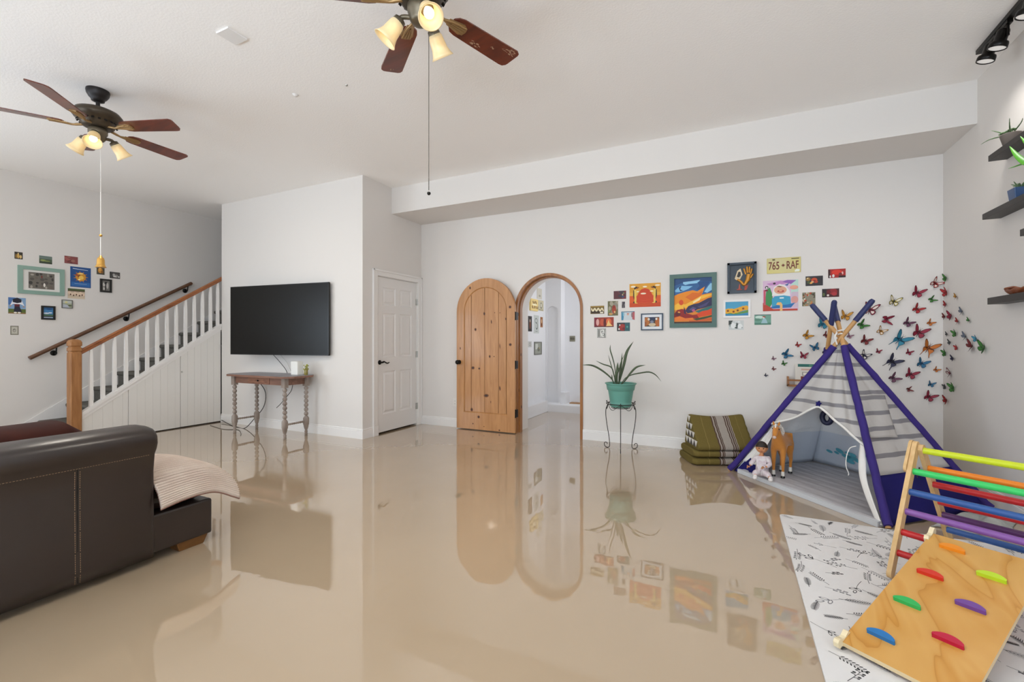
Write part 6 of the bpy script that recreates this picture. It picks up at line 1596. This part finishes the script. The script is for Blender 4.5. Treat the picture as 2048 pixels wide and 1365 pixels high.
def oval(cx_, cy_, L, W_, ang, m, hollow=False):
    q = [(cx_+L*math.cos(t)*math.cos(ang)-W_*math.sin(t)*math.sin(ang), cy_+L*math.cos(t)*math.sin(ang)+W_*math.sin(t)*math.cos(ang)) for t in [2*PI*k/8 for k in range(8)]]
    if not all(MX0 < a < MX1 and MY0 < b < MY1 for a, b in q): return
    mb.flat(q, MZ+.0004, m)
    if hollow: mb.flat([(cx_+(a-cx_)*.6, cy_+(b-cy_)*.6) for a, b in q], MZ+.0007, 0)
def sprig(x, y, ang, L, kind, m):
    c_, s_ = math.cos(ang), math.sin(ang); bend = rnd.uniform(-.25, .25)
    def at(t, o=0):
        a = x+(t-.5)*L*c_-(bend*(t-.5)**2*L+o)*s_; b = y+(t-.5)*L*s_+(bend*(t-.5)**2*L+o)*c_
        return (a, b)
    stroke([at(i/8) for i in range(9)], .0013, .0007, m)
    if kind == 0:
        for i in range(1, 12):
            t = .12+i*.073; l_ = L*.19*math.sin((t)*PI)**.6+.004
            for sd in (1, -1):
                a = ang+sd*.75; p = at(t); stroke([p, (p[0]+l_*math.cos(a), p[1]+l_*math.sin(a))], .0016, .0006, m)
    elif kind == 1:
        for i in range(2, 9):
            t = .1+i*.1
            for sd in (1, -1):
                a = ang+sd*.9; p = at(min(1, t)); l_ = L*.10; oval(p[0]+l_*math.cos(a), p[1]+l_*math.sin(a), l_*.62, l_*.24, a, m)
        p = at(1.04); oval(p[0], p[1], L*.05, L*.02, ang, m)
    elif kind == 2:
        for i in range(5):
            t = .35+i*.14; sd = 1 if i % 2 else -1
            a = ang+sd*.6; p = at(min(1, t)); l_ = L*.20; q = (p[0]+l_*math.cos(a), p[1]+l_*math.sin(a))
            stroke([p, q], .001, .0007, m); oval(q[0], q[1], .006, .005, 0, m)
            a2 = ang+sd*1.1; q2 = (p[0]+l_*.7*math.cos(a2), p[1]+l_*.7*math.sin(a2)); stroke([p, q2], .001, .0007, m); oval(q2[0], q2[1], .005, .004, 0, m)
    else:
        for sd, t in ((1, .75), (-1, .8), (0, 1.05)):
            a = ang+sd*.7; p = at(min(1, t)); l_ = L*.16; oval(p[0]+l_*math.cos(a), p[1]+l_*math.sin(a), l_, l_*.42, a, m, hollow=True)
cell = .118
yy = MY0+.06
row = 0
while yy < MY1-.03:
    xx_ = MX0+.06+(row % 2)*.06
    while xx_ < MX1-.03:
        sprig(xx_+rnd.uniform(-.03, .03), yy+rnd.uniform(-.025, .025), rnd.uniform(0, 2*PI), rnd.uniform(.07, .15), rnd.choice([0, 0, 1, 1, 2, 3]), rnd.choice([1, 1, 2]))
        xx_ += cell
    yy += .092; row += 1
mb.build('printed_sheet', [M_MAT, M_S1, M_S2], pm, fixn=False)

# ------------------------------------------------------------------ climbing triangle with ramp
F0 = Vector((.702, 2.862, MZ)); DD = Vector((.823, -.567, 0)).normalized(); NN = Vector((.567, .823, 0)).normalized(); ZZ = Vector((0, 0, 1)); LL = .66
def lp(off, a, z): return F0+DD*off+NN*a+ZZ*z
M_BIRCH = wood('birch_plywood', '#d9b682', '#c9a269', 'z', 5, .45, 6, .8)
ct = thing('climbing_triangle', 'folding wooden climbing triangle with rainbow coloured rungs', 'climbing frame', lp(.33, .3, 0))
def rail(a0_, z0_, a1_, z1_, off, w_, th_, name='side_rail'):
    p, q = lp(off, a0_, z0_), lp(off, a1_, z1_); ax = (q-p).normalized(); sd = DD.cross(ax).normalized()
    L = (q-p).length; h_ = w_/2; pts = []
    for k in range(9): a = PI/2+PI*k/8; pts.append((h_*math.cos(a)+h_, h_*math.sin(a)))
    for k in range(9): a = -PI/2+PI*k/8; pts.append((L-h_+h_*math.cos(a), h_*math.sin(a)))
    mb = MB(xf(p, ax, sd, DD)); mb.prism(pts, 0, th_); return mb.build(name, M_BIRCH, ct, bevel=.003)
AP = (.305, .642)
for off in (0.0, LL+.02):
    rail(-.004, .010, AP[0]+.004, AP[1]+.012, off, .046, .020)
    rail(.712, .014, AP[0]-.01, AP[1]-.004, off+(.021 if off == 0 else -.021), .046, .020)
# outer hinge plates
    p, q = lp(off-.014 if off == 0 else off+.021, .225, .50), lp(off-.014 if off == 0 else off+.021, AP[0]+.006, AP[1]+.014)
    ax = (q-p).normalized(); sd = DD.cross(ax).normalized(); L = (q-p).length; h_ = .026
    pts = [(h_*math.cos(PI/2+PI*k/8)+h_, h_*math.sin(PI/2+PI*k/8)) for k in range(9)]+[(L-h_+h_*math.cos(-PI/2+PI*k/8), h_*math.sin(-PI/2+PI*k/8)) for k in range(9)]
    mb = MB(xf(p, ax, sd, DD)); mb.prism(pts, 0, .013); mb.build('hinge_plate', M_BIRCH, ct, bevel=.003)
mb = MB()
for s in (-.012, .012): mb.lathe([(.005, 0), (.005, .003)], lp(.0405, .235+s, .508+s*1.7), DD, 8)
mb.build('hinge_bolts', M_BLACK, ct)
def paintw(n_, h_): return mat('rung_'+n_, h_, .35, spec=.5)
rungs = [('lime', '#c5d21e', AP[0], .612, .02), ('green', '#35c463', .243, .507, .0), ('blue', '#2b5596', .197, .408, .0), ('violet', '#80529a', .152, .315, .0), ('red', '#b81a1e', .106, .219, .0), ('red', '#b81a1e', .060, .124, .0),
         ('orange', '#e8811a', .362, .511, .03), ('red', '#d9201a', .425, .417, .03), ('red', '#d9201a', .493, .312, .03), ('purple', '#51205c', .548, .231, .03), ('blue', '#1f4a86', .612, .136, .03)]
for n_, hx, a, z, o_ in rungs:
    mb = MB(); mb.tube([lp(.012+o_, a, z), lp(LL+.02, a, z)], .0165, 14); part_label(mb.build('rung', paintw(n_, hx), ct), n_+' rung')
# ramp
A_ = lp(.147, -.785, .030); B_ = lp(.147, .070, .268); sv = (B_-A_).normalized(); nv = DD.cross(sv).normalized()
if nv.z < 0: nv = -nv
WB = .362; LB = (B_-A_).length
def board_mat():
    m = bpy.data.materials.new('varnished_plywood'); m.use_nodes = True; nt = m.node_tree; b = nt.nodes['Principled BSDF']
    tc = nt.nodes.new('ShaderNodeTexCoord'); mp = nt.nodes.new('ShaderNodeMapping'); mp.inputs['Rotation'].default_value = (0, 0, math.radians(34)); mp.inputs['Scale'].default_value = (3.0, 1.0, 1)
    nt.links.new(tc.outputs['Object'], mp.inputs[0])
    n1 = nt.nodes.new('ShaderNodeTexNoise'); n1.inputs['Scale'].default_value = 1.9; n1.inputs['Detail'].default_value = 2; n1.inputs['Distortion'].default_value = .8
    nt.links.new(mp.outputs[0], n1.inputs['Vector'])
    ml = nt.nodes.new('ShaderNodeMath'); ml.operation = 'MULTIPLY'; ml.inputs[1].default_value = 4; nt.links.new(n1.outputs['Fac'], ml.inputs[0])
    fr = nt.nodes.new('ShaderNodeMath'); fr.operation = 'FRACT'; nt.links.new(ml.outputs[0], fr.inputs[0])
    r = nt.nodes.new('ShaderNodeValToRGB'); e = r.color_ramp.elements
    e[0].position = 0; e[0].color = (*col('#c68f42'), 1); e[1].position = .12; e[1].color = (*col('#cb984e'), 1)
    for p_, c_ in ((.55, '#cf9d54'), (.9, '#c48b3c'), (1.0, '#b67c2e')):
        q = e.new(p_); q.color = (*col(c_), 1)
    nt.links.new(fr.outputs[0], r.inputs[0])
    n2 = nt.nodes.new('ShaderNodeTexNoise'); n2.inputs['Scale'].default_value = 3; nt.links.new(tc.outputs['Object'], n2.inputs['Vector'])
    mx = nt.nodes.new('ShaderNodeMixRGB'); mx.blend_type = 'MIX'; r2 = nt.nodes.new('ShaderNodeValToRGB'); r2.color_ramp.elements[0].position = .5; r2.color_ramp.elements[1].position = .72
    r2.color_ramp.elements[1].color = (.65, .65, .65, 1); nt.links.new(n2.outputs['Fac'], r2.inputs[0]); nt.links.new(r2.outputs[0], mx.inputs[0]); nt.links.new(r.outputs[0], mx.inputs[1]); mx.inputs[2].default_value = (*col('#bd8226'), 1)
    nt.links.new(mx.outputs[0], b.inputs['Base Color']); b.inputs['Roughness'].default_value = .38
    return m
M_BOARD = board_mat(); M_EDGE = mat('pale_ply_edge', '#dcc59a', .5)
rp = thing('climbing_ramp', 'varnished plywood ramp with coloured half moon steps, hooked on the climbing triangle', 'ramp', (0, 0, 0))
rp.matrix_basis = xf(A_, DD, sv, nv)
TB = xf(A_, DD, sv, nv)
def bside(x0, x1, y0, y1): return
o_mb = MB(TB)
o_mb.add([(0, 0, 0), (WB, 0, 0), (WB, LB, 0), (0, LB, 0)], [(0, 1, 2, 3)], 0)
o_mb.add([(0, 0, -.018), (WB, 0, -.018), (WB, LB, -.018), (0, LB, -.018)], [(3, 2, 1, 0)], 0)
for (a, b) in (((0, 0), (WB, 0)), ((WB, 0), (WB, LB)), ((WB, LB), (0, LB)), ((0, LB), (0, 0))):
    o_mb.add([(*a, 0), (*b, 0), (*b, -.018), (*a, -.018)], [(0, 1, 2, 3)], 1)
o_mb.build('board', [M_BOARD, M_EDGE], rp)
for x_ in (0, WB):
    for y_, sgn in ((LB, 1), (0, -1)):
        q = []
        hk = [(0, -.018), (0, .010)]
        mb = MB(TB @ xf((x_-.010 if x_ == 0 else x_-.008, y_, 0), (0, 1, 0), (0, 0, 1), (1, 0, 0)))
        hook = [(-.060*sgn, -.018), (-.062*sgn, .004), (-.052*sgn, .013), (-.040*sgn, .010), (-.028*sgn, .004), (-.012*sgn, .006), (.006*sgn, .016), (.020*sgn, .020), (.030*sgn, .012), (.030*sgn, -.008), (.022*sgn, -.016), (.008*sgn, -.014), (0, -.018)]
        mb.prism(hook if sgn > 0 else list(reversed(hook)), 0, .018); mb.build('hook', mat('hook_birch', '#e3d3ae', .5), rp, bevel=.002)
steps = [('orange', '#e68a22', .099, .818), ('red', '#cf3222', .094, .586), ('lime', '#b9d62a', .252, .703), ('green', '#2fae58', .091, .361), ('violet', '#6d4290', .248, .477), ('blue', '#2470ae', .091, .127), ('crimson', '#b9123a', .247, .252)]
for n_, hx, x_, y_ in steps:
    mb = MB(TB); R_ = .056; c_ = math.radians(38)
    pts = [(x_+R_*math.cos(c_+(PI-2*c_)*k/14), y_-.016-R_*math.sin(c_)+R_*math.sin(c_+(PI-2*c_)*k/14)+.0) for k in range(15)]
    pts += [(x_-R_*math.cos(c_), y_-.026), (x_+R_*math.cos(c_), y_-.026)]
    mb.prism(pts, 0, .016); part_label(mb.build('climbing_step', mat('step_'+n_, hx, .4, spec=.4), rp, bevel=.003), n_+' half moon step')

# grey and white cloth lying behind the teepee
mb = MB()
def clothf(u, v):
    a = Vector((1.16, 3.82, 0)).lerp(Vector((1.55, 3.78, 0)), u); b = Vector((1.60, 4.30, 0)).lerp(Vector((1.695, 4.22, 0)), u); p = a.lerp(b, v)
    e = math.sin(u*PI)**.4*math.sin(v*PI)**.4
    return (p.x+.012*math.sin(v*9), p.y+.015*math.sin(u*11), .004+e*(.045+.030*math.sin(u*9+v*4)+.014*math.sin(v*14-u*5)))
mb.grid(clothf, 30, 30); o = mb.build('folded_blanket', mat('grey_white_blanket', '#b4b5b2', .9, bump=(30, .4, .01), vary=('#93948f', 4, .25, (1, 4, 1))), solid=.006)
tag(o, 'rumpled grey and white cloth on the floor behind the teepee corner', 'blanket')

# ------------------------------------------------------------------ floating shelves with plants, track light
M_SHELF = mat('black_brown_shelf', '#241e1a', .45, bump=(30, .1, .002, (1, .1, 1)))
def shelf(label, y1, z0, th_, y0=2.5, x0=1.618):
    return tag(MB().box(x0, XR, y0, y1, z0, z0+th_).build('floating_shelf', M_SHELF, bevel=.002), label, 'shelf', 'floating shelves')
shelf('highest black floating shelf, carrying the grey pot of succulents', 4.318, 2.455, .040)
shelf('second black floating shelf from the top, carrying the blue square pot', 4.402, 2.068, .040)
shelf('third black floating shelf down, only its far end in sight', 3.930, 1.852, .042)
shelf('lowest black floating shelf, with a carved brown dish on it', 4.330, 1.456, .046)
o = thing('succulent_pot', 'grey pot with small succulent rosettes on the highest floating shelf', 'potted plant', (1.665, 4.15, 2.495))
mb = MB(); mb.lathe([(.030, 2.4955), (.036, 2.50), (.052, 2.565), (.054, 2.57), (.046, 2.572), (.0, 2.562)], (1.665, 4.15, 0), n=20); mb.build('pot', mat('grey_stone_pot', '#6f665f', .8), o)
M_SUC = mat('succulent_green', '#56704a', .5)
for cx_, cy_, cz_, r_ in ((1.640, 4.17, 2.585, .022), (1.665, 4.135, 2.590, .024), (1.655, 4.19, 2.595, .018)):
    mb = MB()
    for k in range(12):
        a = k*2.4; rr = r_*(.4+.6*(k/12)); mb.ball((cx_+rr*math.cos(a), cy_+rr*math.sin(a), cz_+.008*(1-k/12)), (.008, .008, .005), 6)
    mb.tube([(cx_, cy_, 2.56), (cx_, cy_, cz_)], .004, 5); mb.build('rosette', M_SUC, o)
mb = MB()
for pts in ([(1.66, 4.15, 2.57), (1.60, 4.24, 2.585), (1.57, 4.29, 2.575)], [(1.66, 4.14, 2.57), (1.62, 4.05, 2.60), (1.60, 4.00, 2.625)], [(1.67, 4.14, 2.57), (1.66, 4.02, 2.59), (1.64, 3.95, 2.595)], [(1.66, 4.16, 2.57), (1.61, 4.18, 2.61), (1.59, 4.20, 2.63)]):
    mb.tube(bez(pts, 8), [.004, .004, .004, .004, .003, .003, .002, .002, .001], 6)
mb.build('trailing_stem', M_SUC, o)
o = thing('blue_square_pot', 'dark blue square pot with a small plant on the second floating shelf', 'potted plant', (1.66, 4.03, 2.108))
mb = MB(); x_, y_ = 1.668, 4.045
vs = [(x_+a*s, y_+b*s, z) for z, s in ((2.1085, .038), (2.180, .045)) for a, b in ((-1, -1), (1, -1), (1, 1), (-1, 1))]
mb.add(vs, [(3, 2, 1, 0), (0, 1, 5, 4), (1, 2, 6, 5), (2, 3, 7, 6), (3, 0, 4, 7)]); mb.add([(x_-.041, y_-.041, 2.172), (x_+.041, y_-.041, 2.172), (x_+.041, y_+.041, 2.172), (x_-.041, y_+.041, 2.172)], [(0, 1, 2, 3)])
mb.build('pot', mat('blue_glaze', '#34517c', .35), o, bevel=.003)
mb = MB()
for k in range(9):
    a = k*.7; mb.tube(bez([(x_, y_, 2.17), (x_+.02*math.cos(a), y_+.02*math.sin(a), 2.20), (x_+.04*math.cos(a), y_+.045*math.sin(a), 2.205+.01*(k % 3))], 6), [.005, .006, .006, .005, .004, .003, .001], 5)
mb.build('leaves', M_SUC, o)
o = thing('broad_leaf_plant', 'bright green pointed leaf plant reaching over the edge of the second floating shelf', 'potted plant', (1.66, 3.70, 2.108))
mb = MB(); mb.lathe([(.036, 2.1085), (.042, 2.12), (.052, 2.20), (.055, 2.205), (.046, 2.207), (.0, 2.195)], (1.655, 3.66, 0), n=20); mb.build('pot', mat('white_pot', '#d6d2cb', .4), o)
M_BRIGHT = mat('bright_leaf', '#3f8c1f', .4, vary=('#5fae2a', 12, .3, (1, 1, 1)))
def blade(pts, w_, name='leaf', m=M_BRIGHT):
    c_ = bez(pts, 16); vs = []; n = len(c_); mb = MB()
    for i, p in enumerate(c_):
        t = i/(n-1); d_ = (c_[min(i+1, n-1)]-c_[max(i-1, 0)]).normalized(); sd = d_.cross(Vector((-.5, -.85, .1))).normalized()
        ww = w_*max(.03, math.sin((.14+.86*t)*PI))**.75; k = d_.cross(sd)*ww*.3
        vs += [p-sd*ww, p+k, p+sd*ww]
    mb.add(vs, [(i*3+j, (i+1)*3+j, (i+1)*3+j+1, i*3+j+1) for i in range(n-1) for j in (0, 1)], 0, True); mb.build(name, m, o, solid=.002)
blade([(1.65, 3.68, 2.20), (1.61, 3.80, 2.26), (1.60, 3.90, 2.34), (1.60, 4.00, 2.445)], .017)
blade([(1.65, 3.66, 2.20), (1.61, 3.76, 2.32), (1.60, 3.88, 2.46)], .014)
blade([(1.65, 3.66, 2.20), (1.61, 3.80, 2.27), (1.59, 3.99, 2.30)], .007)
blade([(1.65, 3.66, 2.20), (1.57, 3.60, 2.32), (1.56, 3.55, 2.42)], .017)
blade([(1.65, 3.65, 2.20), (1.60, 3.52, 2.28), (1.58, 3.40, 2.34)], .016)
o = thing('carved_dish', 'orange brown carved wooden dish on the lowest floating shelf', 'dish', (1.665, 4.05, 1.502))
mb = MB()
def dish(u, v):
    a = 2*PI*u; r_ = v; y = 4.06+.13*r_*math.cos(a); x = 1.668+.042*r_*math.sin(a); z = 1.5025+.036*r_**3+.004*r_*math.sin(a*9)
    return (x, y, z)
mb.grid(dish, 48, 8); mb.build('bowl', mat('carved_wood', '#7e4326', .5, bump=(40, .5, .006)), o, solid=.006)
mb = MB()
for k in range(9): mb.tube(bez([(1.65+.003*k, 4.00+.012*k, 1.535), (1.63, 4.03+.012*k, 1.548), (1.65, 4.06+.012*k, 1.535)], 6), .006, 6)
mb.build('carved_rim', mat('carved_wood', '#7e4326'), o)
tr = thing('track_light', 'black ceiling track light with round heads near the side wall', 'track light', (1.555, 3.5, ZC))
mb = MB(); mb.box(1.537, 1.573, 1.9, 4.275, ZC-.030, ZC); mb.build('track', M_BLACK, tr, bevel=.002)
M_LENS = mat('lamp_lens', '#d8d4cc', .3, emit=('#ffffff', .25))
for y_ in (4.085, 3.935, 3.62, 3.30, 2.9):
    mb = MB(); mb.box(1.541, 1.569, y_-.055, y_+.055, ZC-.052, ZC-.030); hd = mb.build('track_adapter', M_BLACK, tr)
    mb = MB(); mb.tube([(1.555, y_-.03, ZC-.05), (1.555, y_-.03, ZC-.12)], .008, 8)
    ax = Vector((-.26, .12, -1)).normalized(); c_ = Vector((1.545, y_+.0, ZC-.075))
    mb.lathe([(.0, -.01), (.030, -.008), (.032, .0), (.032, .060), (.036, .063), (.046, .066), (.048, .075), (.048, .098), (.044, .100), (.042, .092)], c_, ax, 24, caps=False); part_ = mb.build('lamp_head', M_BLACK, hd)
    mb = MB(); mb.lathe([(.0, .094), (.042, .094)], c_, ax, 24, caps=False); mb.build('lens', M_LENS, hd)
    l = bpy.data.lights.new('track_fill', 'SPOT'); l.energy = 8.0; l.color = (1.0, 0.97, 0.93); l.spot_size = math.radians(150); l.spot_blend = 1.0; l.shadow_soft_size = .045  # spot added in each head to brighten the side wall, mat and tent
    lo = bpy.data.objects.new('track_fill', l); C.objects.link(lo); lo.location = c_+ax*.11; lo.rotation_euler = Vector((0, 0, -1)).rotation_difference(ax).to_euler()
